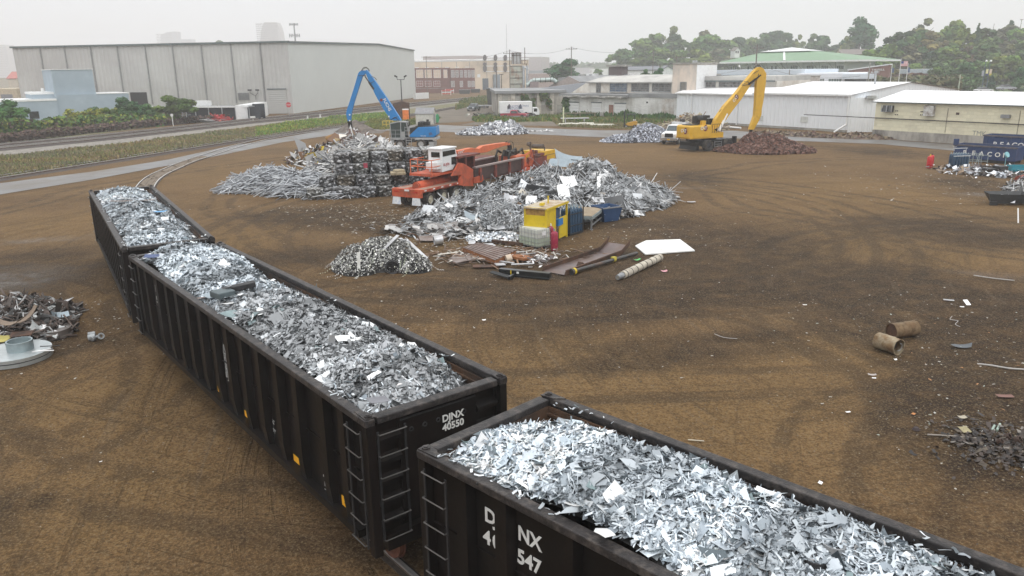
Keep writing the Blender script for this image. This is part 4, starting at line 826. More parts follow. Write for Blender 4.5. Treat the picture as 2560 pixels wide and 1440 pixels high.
FL=Fac('factory_roof_monitor','dark ribbed sloping roof with a grey gable on the old factory','roof',FB.P0+np.array([-math.sin(FB.a),math.cos(FB.a)])*SB,FB.P0+np.array([-math.sin(FB.a),math.cos(FB.a)])*SB+np.array([math.cos(FB.a),math.sin(FB.a)])*40,world=True)
q=[FL.sz(*p_)for p_ in((1428,232),(1476,232),(1476,204),(1472,203))]
mb.prism([(q[0][0],.1,q[0][1]),(q[1][0],.1,q[1][1]),(q[2][0],.1,q[2][1]),(q[3][0],.1,q[3][1])],(0,.2,0));mb.build('gable_wall',plaster,FL.root)
e=[FL.sz(1428,232),FL.sz(1473,203),FL.sz(1435,211,14),FL.sz(1345,226,14)]
MB().slab([(e[0][0],0,e[0][1]),(e[1][0],0,e[1][1]),(FL.sz(1470,205,12)[0],12,FL.sz(1470,205,12)[1]),(FL.sz(1320,224,12)[0],12,FL.sz(1320,224,12)[1])],.2).build('sloping_roof',ribbed('dark_ribbed_roof',(.17,.18,.2),.7,depth=.08,var=.15),FL.root)
FG=Fac('gabled_shed','low gabled shed with a mauve grey end behind the factory roof','shed',PY(1372,228,205)[:2],PY(1450,228,200)[:2],world=True)
z0_,z1_=topz(FG,1372,216),topz(FG,1422,190)
mb=MB();mb.prism([(0,.1,3),(FG.L,.1,3),(FG.L,.1,topz(FG,1450,205)),(FG.L*.62,.1,z1_),(0,.1,z0_)],(0,.2,0));mb.build('gable_wall',M('mauve_grey_wall',(.36,.31,.29),rough=.9),FG.root)
MB().slab([(FG.L*.62,0,z1_),(FG.L,0,topz(FG,1450,205)),(FG.L+6,25,topz(FG,1450,205)),(FG.L*.62+6,25,z1_)],.2).build('roof',tar,FG.root)
MB().slab([(0,0,z0_),(FG.L*.62,0,z1_),(FG.L*.62+6,25,z1_),(6,25,z0_)],.2).build('roof',tar,FG.root)
FR=Fac('factory_rear_roof','flat dark roof with small vents behind the old factory','building',PY(1395,215,215)[:2],PY(1740,215,200)[:2],world=True)
FR.box('block',tar,0,FR.L,0,25,0,topz(FR,1500,193));
for px in(1450,1476,1504,1565):x,z=FR.sz(px,188,3);MB().cyl((x,3,z-1.2),(x,3,z),.25,n=8).cyl((x,3,z),(x,3,z+.2),.45,n=8).build('vent',grey_steel,FR.root)
x0,x1,za,zb=FR.rect((1465,184,1488,190),5);FR.box('skylight',white_paint,x0,x1,5,8,za-.5,zb)
x0,x1,za,zb=FR.rect((1522,167,1554,195),6);FR.box('brick_chimney_block',M('dark_brick',(.13,.1,.1),rough=.9,var=.2),x0,x1,6,12,5,zb);FR.box('chimney_cap',concrete,x0-.6,x1+1,5.4,12.6,zb+.01,zb+.5)
FT=Fac('factory_tower','square plastered tower rising above the factory beside the white metal shed','tower',FB.P0+np.array([-math.sin(FB.a),math.cos(FB.a)])*2.6,FB.P0+np.array([-math.sin(FB.a),math.cos(FB.a)])*2.6+np.array([math.cos(FB.a),math.sin(FB.a)])*30,world=True)
x0=FT.sz(1681,200)[0];x1=FT.sz(1740,200)[0];zT=topz(FT,1710,161)
FT.box('tower',M('tower_plaster',(.7,.6,.51),rough=.9,var=.1,scale=.4,col2=(.42,.4,.37),th=.55,s2=.3,streak=2,bump=.2),x0,x1,0,7,0,zT)
FT.box('side_panel',white_paint,x1+.01,x1+.06,0.1,6.9,zT*.45,zT-.1);FT.box('coping',concrete,x0-.15,x1+.2,-.15,7.2,zT+.01,zT+.3)
FT.box('roof_bracket',galv,x1-1.6,x1-.9,1,1.6,zT+.3,zT+.7)
FT.window((1702,206,1715,226),1,1,pane=M('tower_pane',(.2,.19,.17),rough=.3))
FW=Fac('factory_right_wing','upper windowed wing of the factory right of the square tower','factory',FU.P0+np.array([math.cos(FU.a),math.sin(FU.a)])*(x1+.3+0),FU.P0+np.array([math.cos(FU.a),math.sin(FU.a)])*(x1+40),world=True)
Lw=FW.sz(1935,210)[0];zw=topz(FW,1800,203)
FW.box('wall',plaster,0,Lw,1.0,14,0,zw);FW.box('roof',M('pale_roof_felt',(.5,.49,.46)),-.1,Lw,.4,14,zw+.002,topz(FW,1800,190.5,.4));FW.box('eave',trim_dark,-.1,Lw,.25,.39,zw-.1,zw+.12)
for r in((1741,205,1788,217),(1799,205,1849,217),(1858,205,1890,217)):FW.window(r,3,2,y=1.0,pane=pane_b)
o=Fac('stone_annex','low block annex with bare stone end behind the white metal shed','building',PY(1928,215,150)[:2],PY(1985,212,146)[:2],world=True)
o.box('wall',M('bare_stone',(.38,.34,.31),rough=.9,var=.3,scale=1.5,col2=(.5,.48,.45),s2=1.),0,o.L,0,8,0,topz(o,1960,192));o.box('coping',concrete,-.1,o.L+.1,-.1,8.1,topz(o,1960,192)+.01,topz(o,1960,190))
#white metal sheds
rib_white=ribbed('white_ribbed_siding',(.8,.83,.86),.75,depth=.07,var=.03,scale=.2)
rib_whiteY=ribbed('white_ribbed_siding_side',(.78,.81,.84),.75,axis='Y',depth=.07,var=.03,scale=.2)
roof_white=ribbed('white_ribbed_roof',(.8,.8,.81),.6,depth=.02,var=.04,scale=.2,rough=.5)
FS=Fac('metal_shed','long white ribbed metal shed behind the yellow machine, low part then taller part','shed',(1690,304),(2118,331.5))
zS=topz(FS,1692,231.5);xs1=FS.sz(1889,232)[0];zS2=topz(FS,2122,236.5)
D1=9.;D2=28.;zr1=topz(FS,1800,216.5,D1)
FS.box('low_wall',rib_white,0,xs1,0,.15,0,zS);MB().add([(-.2,-.3,zS),(xs1,-.3,zS),(xs1,D1,zr1),(FS.sz(1737,216.5,D1)[0],D1,zr1)],[(0,1,2,3)]).build('low_roof',roof_white,FS.root)
FS.box('low_eave',white_paint,-.2,xs1,-.42,-.3,zS-.2,zS+.02)
MB().add([(0,0,0),(0,0,zS),(FS.sz(1737,216.5,D1)[0],D1,zr1),(FS.sz(1737,216.5,D1)[0],D1,0)],[(0,1,2,3)]).build('left_end',rib_whiteY,FS.root)
zl2=topz(FS,1889,215)
zm=(zS2+zl2)/2
FS.box('tall_wall',rib_white,xs1,FS.L,.0,.15,0,zS2)
D2m=15.;zr2=topz(FS,2043,203.5,D2m)
MB().add([(xs1-.3,-.35,zS2),(FS.L+.3,-.35,zS2),(FS.L+.3,D2m,zr2),(xs1-.3,D2m,zr2),(FS.L+.3,2*D2m+.5,zS2),(xs1-.3,2*D2m+.5,zS2)],[(0,1,2,3),(3,2,4,5)]).build('tall_roof',roof_white,FS.root)
FS.box('tall_eave',white_paint,xs1-.3,FS.L+.3,-.48,-.355,zS2-.22,zS2+.03)
for xx in(xs1+.02,FS.L-.02):MB().add([(xx,.02,0),(xx,2*D2m,0),(xx,2*D2m,zS2-.1),(xx,D2m,zr2-.08),(xx,.02,zS2-.1)],[(0,1,2,3,4)]).build('gable_end',rib_whiteY,FS.root)
FS.box('plinth',concrete,0,FS.L,-.06,-.005,0,.35)
for px in(1732,1847):x,_=FS.sz(px,240);mb=MB();mb.cyl((x,-.55,zS-.1),(x,-.2,zS-.5),.09);mb.cyl((x,-.2,zS-.5),(x,-.2,.1),.09);mb.build('downpipe',white_paint,FS.root)
x=FS.L-.1;mb=MB();mb.cyl((x,-.3,zS2),(x,-.3,1.2),.13);mb.cyl((x,-.3,1.2),(x-.9,-1.8,.1),.13);mb.build('downpipe',white_paint,FS.root)
for r in((1896,289,1907,302),(2003,291,2019,306)):x0,x1,za,zb=FS.rect(r);FS.box('wall_louvre',M('pale_louvre',(.55,.57,.55),rough=.6),x0,x1,-.1,-.02,za,zb)
x0,x1,za,zb=FS.rect((2140,178,2142,190));MB().cyl((FS.L-4,12,zr2-1.5),(FS.L-4,12,zr2+1.4),.14,n=8).cyl((FS.L-4,12,zr2+1.4),(FS.L-4,12,zr2+1.7),.3,n=8).build('roof_vent',galv,FS.root)
for p,q,r_,lab in(((1822,318),(1852,320),.16,'white plastic pipe lying by the foot of the shed'),):
 a_,b_=G(*p,r_),G(*q,r_);tag(MB().cyl(a_,b_,r_,n=10).build('plastic_pipe',white_paint),lab,'pipe')
 #yellow block building
yellow_blk=blockwork('cream_painted_block',(.82,.77,.57),(.9,.9,.88),.8,.4,var=.05,scale=.15,rough=.85,col2=(.7,.64,.48),th=.6,s2=.25)
FY=Fac('block_building','cream painted block building with a bright white roof at the right','building',(2181,345.5),(2560,371.5))
LY=FY.L+16;zY=topz(FY,2192,253.5);zY2=topz(FY,2220,225.5,6)
FY.box('wall',yellow_blk,0,LY,0,14,1.15,zY);FY.box('plinth',old_conc,-.05,LY,-.12,14.1,0,1.15)
MB().add([(-.3,-.4,zY),(LY,-.4,zY),(LY,7,zY2),(-.3,7,zY2),(LY,14.4,zY),(-.3,14.4,zY)],[(0,1,2,3),(3,2,4,5)]).build('roof',M('bright_white_roof',(.9,.9,.9),rough=.6,var=.03),FY.root)
FY.box('eave',trim_dark,-.3,LY,-.44,-.405,zY-.12,zY+.01)
MB().add([(.02,0,zY-.02),(.02,14,zY-.02),(.02,7,zY2-.08)],[(0,1,2)]).build('gable',yellow_blk,FY.root)
x,z=FY.sz(2300,297);MB().cyl((-11,-.2,topz(FY,2188,294.5)),(LY,-.2,topz(FY,2188,294.5)),.06,n=6).build('service_pipe',dark_steel,FY.root)
def hooded(r,mat,proud=.7):
 x0,x1,za,zb=FY.rect(r);mb=MB();mb.add([(x0,-.02,za),(x1,-.02,za),(x1,-.02,zb),(x0,-.02,zb),(x0,-proud,za),(x1,-proud,za),(x1,-.25,zb),(x0,-.25,zb)],[(0,1,2,3),(0,4,7,3),(1,5,6,2),(3,2,6,7),(0,1,5,4)])
 return mb,(x0,x1,za,zb)
mb,q=hooded((2211,263,2234,280),galv,.6);o=mb.build('vent_hood',dark_steel,FY.root);MB().add([(q[0],-.58,q[2]),(q[1],-.58,q[2]),(q[1],-.27,q[3]),(q[0],-.27,q[3])],[(0,1,2,3)]).build('dark_mouth',glass_dark,o)
mb=MB();[mb.bb(xx-.04,xx+.04,-.62,-.54,q[2]-.02,q[3])for xx in(q[0],(q[0]+q[1])/2,q[1])];mb.build('frame',galv,o)
mb,q=hooded((2316,263,2337,290),galv,.55);mb.bb(q[0],q[1],-.56,-.5,q[2],q[3]*.99+.0);mb.build('rusty_vent_hood',M('peeling_white_steel',(.6,.6,.58),rough=.7,var=.15,scale=3,col2=(.2,.15,.11),th=.54,s2=2.2),FY.root)
x0,x1,za,zb=FY.rect((2506,286,2527,295));FY.box('wall_lamp',grey_steel,x0,x1,-.4,-.02,za,zb)
for px in(2367,2548):x,_=FY.sz(px,300);mb=MB();mb.bb(x-.035,x+.035,-.05,-.005,1.3,zY-.6);mb.build('wall_joint',M('joint_stain',(.3,.27,.2),rough=.9),FY.root)
mb=MB()
for px,py in((2240,277),(2244,277),(2239,286.5),(2244,286.5),(2303,279),(2307,279),(2302,287),(2307,287)):x,z=FY.sz(px,py);mb.bb(x-.06,x+.06,-.06,-.005,z-.06,z+.06)
o=mb.build('bolt_holes',dark_steel,FY.root);o['kind']='stuff'
x0,x1,za,zb=FY.rect((2391,281,2398,287));mb=MB();mb.bb(x0,x1,-.05,-.01,za,zb);mb.build('small_plate',rust,FY.root)
text('TMK',.8,M('faded_graffiti',(.3,.3,.27),rough=.9),FY.root,(FY.sz(2430,338)[0],-.02,FY.sz(2430,338)[1]),(1,0,.0),(0,0,1),name='graffiti',ext=.002)
FC=Fac('shed_lean_to','narrow white lean-to with a light box between the metal shed and the cream building','lean-to',(2120,331),(2186,330))
x1=FC.L;zc1,zc2=topz(FC,2127,247),topz(FC,2186,240)
MB().add([(.1,.1,0),(x1,.1,0),(x1,.1,zc2),(.1,.1,zc1),(.1,6,0),(x1,6,0),(x1,6,zc2),(.1,6,zc1)],[(0,1,2,3),(4,5,6,7),(0,4,7,3),(1,5,6,2),(3,2,6,7)]).build('wall',rib_white,FC.root)
x0,xx,za,zb=FC.rect((2165,239,2187,246));FC.box('air_unit',galv,x0,xx,-.5,.09,za,zb)
#college building with green roof
FQ=Fac('green_roof_building','pale modern building with a wide green hipped roof and white lantern','building',PY(1800,200,262)[:2],PY(2122,200,232)[:2],world=True)
green_roof=M('green_metal_roof',(.17,.28,.17),rough=.6,var=.08,scale=.3)
zg=FQ.sz(1900,153.5)[1];zg2=FQ.sz(1900,157.5)[1];lw=M('pale_lilac_wall',(.72,.75,.8),rough=.8,var=.05)
xr=FQ.sz(2147,155)[0];xl=FQ.sz(1798,156)[0]
FQ.box('wall',lw,xl+5,xr-6,5,28,0,zg2)
FQ.box('soffit_edge',white_paint,xl,xr,0,33,zg2,zg)
dpt=33;xm0,xm1=FQ.sz(1925,128,dpt*.5)[0],FQ.sz(2035,128,dpt*.5)[0];zt_=FQ.sz(1975,128.5,dpt*.45)[1]
MB().add([(xl,0,zg+.01),(xr,0,zg+.01),(xr,dpt,zg+.01),(xl,dpt,zg+.01),(xm0,dpt*.4,zt_),(xm1,dpt*.4,zt_),(xm1,dpt*.6,zt_),(xm0,dpt*.6,zt_)],[(0,1,5,4),(1,2,6,5),(2,3,7,6),(3,0,4,7),(4,5,6,7)]).build('roof',green_roof,FQ.root)
zt2=FQ.sz(1975,118.5,dpt*.5)[1];zz_=zt_+.02
MB().add([(xm0-1,dpt*.35,zz_),(xm1+1,dpt*.35,zz_),(xm1+1,dpt*.65,zz_),(xm0-1,dpt*.65,zz_),((xm0+xm1)/2,dpt*.5,zt2)],[(0,1,4),(1,2,4),(2,3,4),(3,0,4),(0,1,2,3)]).build('lantern',white_paint,FQ.root)
MB().slab([(FQ.sz(1957,151)[0],0.2,zg+.3),(FQ.sz(1960,151)[0]+.4,.2,zg+.3),(xm0+(xm1-xm0)*.42+.6,dpt*.4,zt_+.1),(xm0+(xm1-xm0)*.42,dpt*.4,zt_+.1)],.15).build('roof_strip',white_paint,FQ.root)
for r in((1828,166,1831,174),(1838,166,1841,174),(1869,166,1873,174),(1928,165,1932,173),(1938,165,1942,173),(1977,164.5,1994,172),(2017,164.5,2034,172),(2054,164.5,2070,172),(2093,164.5,2109,172)):FQ.window(r,1 if r[2]-r[0]<6 else 4,1,y=5,pane=M('green_grey_glass',(.12,.17,.17),rough=.2),frame=white_paint,fw=.05)
for px in(1820,1850,1882,1915,1953,1965,2006,2045,2086):x,z=FQ.sz(px,160,3);mb=MB();mb.cyl((x,4.8,z-2.4),(x-1.1,1,zg2),.14,n=5);mb.cyl((x,4.8,z-2.4),(x+1.1,1,zg2),.14,n=5);mb.build('roof_strut',M('strut_grey',(.3,.31,.34),rough=.6),FQ.root)
FQ2=Fac('college_annex','long low blue grey annex in front of the green roofed building','building',PY(1752,195,205)[:2],PY(2010,195,185)[:2],world=True)
FQ2.box('wall',M('blue_grey_cladding',(.6,.66,.72),rough=.7,var=.05),0,FQ2.L,0,18,0,topz(FQ2,1850,175));FQ2.box('painted_shadow_line',trim_dark,0.2,FQ2.L+2,-.6,-.02,topz(FQ2,1850,190),topz(FQ2,1850,187.5))  # solid dark strip stands in for the shade under the wall band
for px,h_ in((1770,4),(1779,4),(1790,5)):x,z=FQ2.sz(px,174,4);MB().cyl((x,4,z-.5),(x,4,z+h_*.35),.3,n=8).build('flue',galv,FQ2.root)
FQ3=Fac('college_lower_wing','pale lower wing with ribbon windows below the green roof','building',PY(1990,205,178)[:2],PY(2165,205,172)[:2],world=True)
FQ3.box('wall',lw,0,FQ3.L,0,25,0,topz(FQ3,2050,183.5));
for r in((2000,197,2027,202),(2042,197,2060,202),(2072,197,2103,205)):FQ3.window(r,5,1,pane=M('green_grey_glass',(.12,.17,.17)),frame=white_paint,fw=.05)
FQ3.box('canopy',M('blue_grey_cladding',(.44,.49,.53)),FQ3.sz(2107,190,-3)[0],FQ3.L+1.5,-4,-.01,topz(FQ3,2130,197,-3),topz(FQ3,2130,185,-3));FQ3.box('entrance',glass_dark,FQ3.sz(2112,200)[0],FQ3.L,-.1,-.02,0,topz(FQ3,2130,198))
FZ=Fac('brick_sign_wall','sloping topped brick wall with raised white letters beside three flagpoles','wall',PY(2118,205,205)[:2],PY(2219,205,198)[:2],world=True)
za,zb=topz(FZ,2118,175),topz(FZ,2219,160.5)
brk2=blockwork('brown_brick',(.25,.135,.11),(.8,.8,.8),.9,.3,var=.15,scale=.5,rough=.9)
MB().add([(0,0,0),(FZ.L,0,0),(FZ.L,0,zb),(0,0,za),(0,1.2,0),(FZ.L,1.2,0),(FZ.L,1.2,zb),(0,1.2,za)],[(0,1,2,3),(4,5,6,7),(0,4,7,3),(1,5,6,2),(3,2,6,7)]).build('brick_face',brk2,FZ.root)
MB().slab([(-.2,-.2,za+.1),(FZ.L+.2,-.2,zb+.1),(FZ.L+.2,1.4,zb+.1),(-.2,1.4,za+.1)],.25).build('coping',white_paint,FZ.root)
for s_,px,py,px2 in(('TASSELL',2179,176.5,2212),('M-TEC',2177,183,2199)):
 x,z=FZ.sz(px,py);x2,_=FZ.sz(px2,py);t_=text(s_,1.,white_letter,FZ.root,(0,0,0),(1,0,0),(0,0,1),ext=.05,bold=.01)
 wd=max(v.co.x for v in t_.data.vertices);k_=(x2-x)/wd;hgt=.62
 for v in t_.data.vertices:v.co=Vector((x+v.co.x*k_,-.06+v.co.y,z+v.co.z*hgt))
FX=Fac('low_college_hall','long low hall with a grey blue roof band behind the flagpoles','building',PY(2222,205,255)[:2],PY(2345,205,250)[:2],world=True)
FX.box('wall',brk2,0,FX.L,0,12,0,topz(FX,2290,184));FX.box('roof_band',M('grey_blue_roof',(.38,.42,.46),rough=.6),-.3,FX.L,-.4,12.2,topz(FX,2290,184)+.01,topz(FX,2290,173))
def house(name,lab,px0,px1,py_e,py_r,Y,pyb,wall,roof,dep=8,gable_front=False,cat='house'):
 p0,p1=PY(px0,pyb,Y),PY(px1,pyb,Y);r=Fac(name,lab,cat,p0[:2],p1[:2],world=True);b=max(0,p0[2]-1.5);ze=topz(r,(px0+px1)/2,py_e);zr_=topz(r,(px0+px1)/2,py_r)
 r.box('walls',wall,0,r.L,0,dep,b,ze)
 if gable_front:
  mb=MB();mb.slab([(-.3,-.4,ze-.1),(r.L/2,-.4,zr_),(r.L/2,dep+.3,zr_),(-.3,dep+.3,ze-.1)],.2);mb.slab([(r.L+.3,-.4,ze-.1),(r.L/2,-.4,zr_),(r.L/2,dep+.3,zr_),(r.L+.3,dep+.3,ze-.1)],.2);mb.build('roof',roof,r.root)
  mb=MB();mb.prism([(0,.05,ze),(r.L,.05,ze),(r.L/2,.05,zr_-.1)],(0,.1,0));mb.build('gable',wall,r.root)
 else:
  mb=MB();mb.slab([(-.4,-.4,ze),(r.L+.4,-.4,ze),(r.L+.4,dep/2,zr_),(-.4,dep/2,zr_)],.2);mb.slab([(-.4,dep+.4,ze),(r.L+.4,dep+.4,ze),(r.L+.4,dep/2,zr_),(-.4,dep/2,zr_)],.2);mb.build('roof',roof,r.root)
  for xx in(0,r.L):mb=MB();mb.prism([(xx,0,ze),(xx,dep,ze),(xx,dep/2,zr_)],(.1,0,0));mb.build('gable',wall,r.root)
 return r
sh_roof=M('shingle_roof',(.2,.175,.165),rough=.9,var=.15);dkroof=M('slate_roof',(.16,.17,.19),rough=.8)
house('hillside_house','low cream house with a brown roof on the hillside right of the green roof',2105,2177,136,123,330,150,M('cream_siding',(.52,.47,.39),rough=.8),sh_roof)
r=house('dormer_house','small white gabled house front peeping out of the hillside trees',1836.5,1849.5,126,118,420,137,white_paint,sh_roof,gable_front=True)
for q in((1839,127.5,1841.5,133),(1844,127.5,1846.5,133)):r.window(q,1,1,frame=dark_steel,fw=.02)
r=house('white_gabled_house','white house with a dark roof left of the square tower',1651,1684,176,164.5,300,200,M('white_siding',(.7,.71,.72),rough=.8),dkroof,gable_front=True)
house('long_white_shop','long white low building with a dark roof behind the factory',1556,1652,174.5,166,280,205,M('white_siding',(.7,.71,.72)),dkroof,dep=14,cat='building')
for lab,x0,x1,pt,pb,Y,mt in(('white roofed distant shed left of the round tree',1320,1352,166,171,620,white_paint),('long grey blue distant roof beside the rusty tower',1320,1395,176,185,520,M('slate_blue_roof',(.3,.33,.36),rough=.8)),('low pink brick building below the distant roofs',1322,1400,184,215,330,M('pink_brick',(.4,.33,.31),rough=.9)),('white distant box building far right of the round tree',1480,1520,172,180,650,white_paint),('hazy distant warehouse at the far left edge',-40,36,195,228,420,M('hazy_tan',(.45,.42,.35),rough=.9)),('cream building at the left edge with a dark garage door',-60,48,222,262,230,M('tan_siding',(.47,.4,.29),rough=.8))):
 r=Fac('distant_building',lab,'building',PY(x0,pb,Y)[:2],PY(x1,pb,Y)[:2],world=True);r.box('walls',mt,0,r.L,0,15,0,topz(r,(x0+x1)/2,pt))
 if 'garage' in lab:q=r.rect((2,236,33,248));r.box('garage_door',M('grey_door',(.2,.2,.22),rough=.7),q[0],q[1],-.1,-.02,q[2],q[3])
r=house('red_roof_house','small red roofed house in the haze at the far left',22,44,196,180,330,215,M('cream_siding',(.52,.47,.39)),M('red_roof',(.42,.16,.14),rough=.8))
def tower(lab,x0,x1,pt,Y,mt,taper=None,pb=175):
 p0,p1=PY(x0,pb,Y),PY(x1,pb,Y);r=Fac('skyscraper',lab,'tower block',p0[:2],p1[:2],world=True);zt__=topz(r,(x0+x1)/2,pt);mb=MB()
 if taper:
  prof=[(r.sz(a,b))for a,b in taper]
  for(a0,z0_),(a1,z1_),(b1,zb1),(b0,zb0)in[(prof[i],prof[i+1],prof[-2-i],prof[-1-i])for i in range(len(prof)//2-1)]:
   mb.add([(a0,0,z0_),(b0,0,zb0),(b1,0,zb1),(a1,0,z1_),(a0,30,z0_),(b0,30,zb0),(b1,30,zb1),(a1,30,z1_)],[(0,1,2,3),(4,5,6,7),(0,4,7,3),(1,5,6,2),(3,2,6,7)])
 else:mb.bb(0,r.L,0,30,0,zt__)
 mb.build('facade',mt,r.root)
 mb=MB();nfl=int(zt__/4)
 for k in range(1,nfl):mb.bb(1,r.L-1,-.4,-.05,k*4,k*4+1.8)
 o_=mb.build('window_band',glass_dark,r.root);o_['kind']='stuff';return r
glassy=M('tower_glass',(.12,.16,.2),rough=.4)
stone_t=M('tower_stone',(.26,.25,.24),rough=.8)
tower('tall tapering tower block fading in the haze above the warehouse',649,705,55,1700,stone_t,taper=[(649,175),(650,112),(652,80),(657,62),(660,55.5),(690,55.5),(694,62),(700,80),(704,112),(705,175)])
tower('pale glass tower with a slanted top, left in the haze',401,441,80,2150,glassy,taper=[(401,180),(401,92),(404,86),(418,80),(440,79),(440.5,86),(441,92),(441,180)])
tower('low square block beside the slanted glass tower in the haze',449,487,98,2200,glassy)
tower('faint tower at the very left edge of the haze',-20,26,112,1900,stone_t)
#MACHINES AND VEHICLES
def wheel(parent,x,y,r,w,side=1,rim=None,hub=.55,name='wheel'):
 """tyre with a rim child; axle along local y"""
 mb=MB();n=24;prof=[(-w/2,r*.6),(-w/2,r*.93),(-w*.36,r),(w*.36,r),(w/2,r*.93),(w/2,r*.6)];vs=[]
 for yy,rr in prof:vs+=[(x+rr*math.cos(2*PI*i/n),y+yy,r+rr*math.sin(2*PI*i/n))for i in range(n)]
 fs=[(k*n+i,k*n+(i+1)%n,(k+1)*n+(i+1)%n,(k+1)*n+i)for k in range(5)for i in range(n)];mb.add(vs,fs)
 for i in range(n):
  a=2*PI*(i+.5)/n
  mb.box((x+math.cos(a)*r*.99,y+(w*.2 if i%2 else-w*.2),r+math.sin(a)*r*.99),(r*.05,w*.5,r*.12),Matrix.Rotation(-a,3,'Y'))
 o=mb.build(name,rubber,parent,smooth=True)
 mb=MB();mb.cyl((x,y-w*.33,r),(x,y+w*.33,r),r*.6,n=20);mb.ring((x,y+side*w*.38,r),(0,1,0),r*.62,r*.5,w*.14,20);mb.cyl((x,y+side*w*.3,r),(x,y+side*w*.45,r),r*.2,n=12)
 for i in range(6):a=PI*i/3;mb.cyl((x+math.cos(a)*r*.36,y+side*w*.33,r+math.sin(a)*r*.36),(x+math.cos(a)*r*.36,y+side*w*.37,r+math.sin(a)*r*.36),r*.06,n=6)
 mb.build('rim',rim or grey_steel,o,smooth=True);return o
class Side:
 """local frame of a machine: s along its heading, picture points brought onto its own mid-plane"""
 def __init__(s,P0,ang):s.P0=np.array(P0[:2],float);s.a=ang
 def __call__(s,px,py,y=0.):
  P=s.P0+np.array([-math.sin(s.a),math.cos(s.a)])*y;return plane_sz(px,py,P,s.a)
 def poly(s,pts,w,y=0.):
  q=[s(px,py,y)for px,py in pts];return[(a,y,b)for a,b in q],(0,w,0)
def zo(o,sc,pts):return[(o[0]+x/sc,o[1]+y/sc)for x,y in pts]
#yellow material handler
aC=R_(27);wn=G(1770,377.5);wf=G(1817,373.5);Pc=(wn+wf)/2
ctr=np.array([Pc[0]-math.sin(-aC)*0+(-math.sin(aC))*1.25,Pc[1]+math.cos(aC)*1.25])
root=thing('material_handler','yellow wheeled material handler with its arm down on the rusty heap','excavator',(ctr[0],ctr[1],0),aC)
S=Side(ctr,aC);Z3=lambda pts:zo((1600,150),5.689,pts)
xn=S(1770,360,-1.4)[0];xf=S(1819,360,-1.4)[0]
mb=MB();mb.bb(xn-1.2,xf+1.3,-.7,.7,.75,1.25);mb.bb(xn-.35,xn+.35,-1.2,1.2,.5,.9);mb.bb(xf-.35,xf+.35,-1.2,1.2,.5,.9);mb.bb(xn+.5,xf-.5,-1.25,1.25,.8,1.2);mb.cyl(((xn+xf)/2-.3,0,1.25),((xn+xf)/2-.3,0,1.55),.95,n=24);mb.build('chassis',black_paint,root)
for x in(xn,xf):
 for s_ in(-1,1):wheel(root,x,s_*1.35,.66,.62,s_,rim=M('black_rim',(.03,.03,.035),rough=.5))
mb=MB();mb.bb(xn-1.75,xn-1.5,-1.6,1.6,.25,1.05);mb.bb(xn-1.5,xn-1.1,-.6,.6,.6,1.1);mb.prism([(xn-1.75,0,.25),(xn-2.0,0,.2),(xn-1.75,0,.6)],(0,3.1,0));mb.build('stabiliser_blade',black_paint,root)
mb=MB()
for s_ in(-1,1):mb.bb(xf+1.0,xf+1.3,s_*1.25-.25,s_*1.25+.25,.3,1.55);mb.bb(xf+.95,xf+1.4,s_*1.25-.4,s_*1.25+.4,.12,.24)
mb.build('outrigger',black_paint,root)
mb=MB();
for k in range(3):mb.bb((xn+xf)/2-.5,(xn+xf)/2+.5,-1.45,-1.3,.45+k*.27,.5+k*.27)
mb.bb((xn+xf)/2-.55,(xn+xf)/2-.5,-1.45,-1.4,.4,1.1);mb.bb((xn+xf)/2+.5,(xn+xf)/2+.55,-1.45,-1.4,.4,1.1);mb.build('step',grey_steel,root)
ub0=S(1728,330,-1.5)[0];ub1=S(1811,330,-1.5)[0];zb0_=1.62;zb1_=S(1750,314,-1.5)[1]
xc1=S(1777,330,-1.5)[0]
mb=MB();prof=[(ub0,-1.15),(ub0,1.15),(ub0+.35,1.5),(xc1,1.5),(xc1,-1.5),(ub0+.35,-1.5)]
vs=[(x,y,z)for z in(zb0_,zb0_+.25,zb1_-.15,zb1_)for x,y in prof];vs=[((x if z<zb1_ else x*.98+.06),(y if z<zb1_ else y*.95),z)for x,y,z in vs];n=6
mb.add(vs,[tuple(range(n))[::-1],tuple(range(3*n,4*n))]+[(k*n+i,k*n+(i+1)%n,(k+1)*n+(i+1)%n,(k+1)*n+i)for k in range(3)for i in range(n)])
mb.build('counterweight',cat_yellow,root,bevel=.05)
mb=MB();mb.bb(ub0+.1,ub1,-1.42,1.42,1.5,1.62);mb.prism([(xc1+.01,0,1.62),(ub1,0,1.62),(ub1,0,2.15),(xc1+1.1,0,2.2),(xc1+.3,0,zb1_-.3),(xc1+.01,0,zb1_-.1)],(0,2.7,0));mb.build('platform',cat_yellow,root,bevel=.03)
mb=MB();mb.bb(xc1+.3,xc1+1.9,-1.4,-1.37,2.2,2.22)
for k in range(5):x=xc1+.3+k*.35;mb.cyl((x,-1.4,2.1),(x,-1.4,3.1),.025,n=5)
mb.cyl((xc1+.3,-1.4,3.1),(xc1+1.7,-1.4,3.1),.03,n=5);mb.build('handrail',dark_steel,root)
mb=MB();mb.bb(ub0+.3,ub0+1.6,-.9,.6,zb1_+.01,zb1_+.08)
for(x,y,r_,h)in((ub0+1.9,-.4,.35,.75),(ub0+2.4,.2,.28,.55)):mb.cyl((x-.4,y,zb1_+h),(x+.5,y,zb1_+h),r_,n=16)
mb.box((ub0+2.7,.3,zb1_+.5),(1.3,1.2,.9));mb.box((ub0+3.1,.0,zb1_+.9),(1.0,1.0,.3));mb.build('engine_stack',M('sooty_black',(.018,.018,.018),rough=.7),root,bevel=.04)
mb=MB();mb.box((ub0+2.2,-.9,zb1_+.25),(.55,.4,.5));mb.build('yellow_cover',cat_yellow,root)
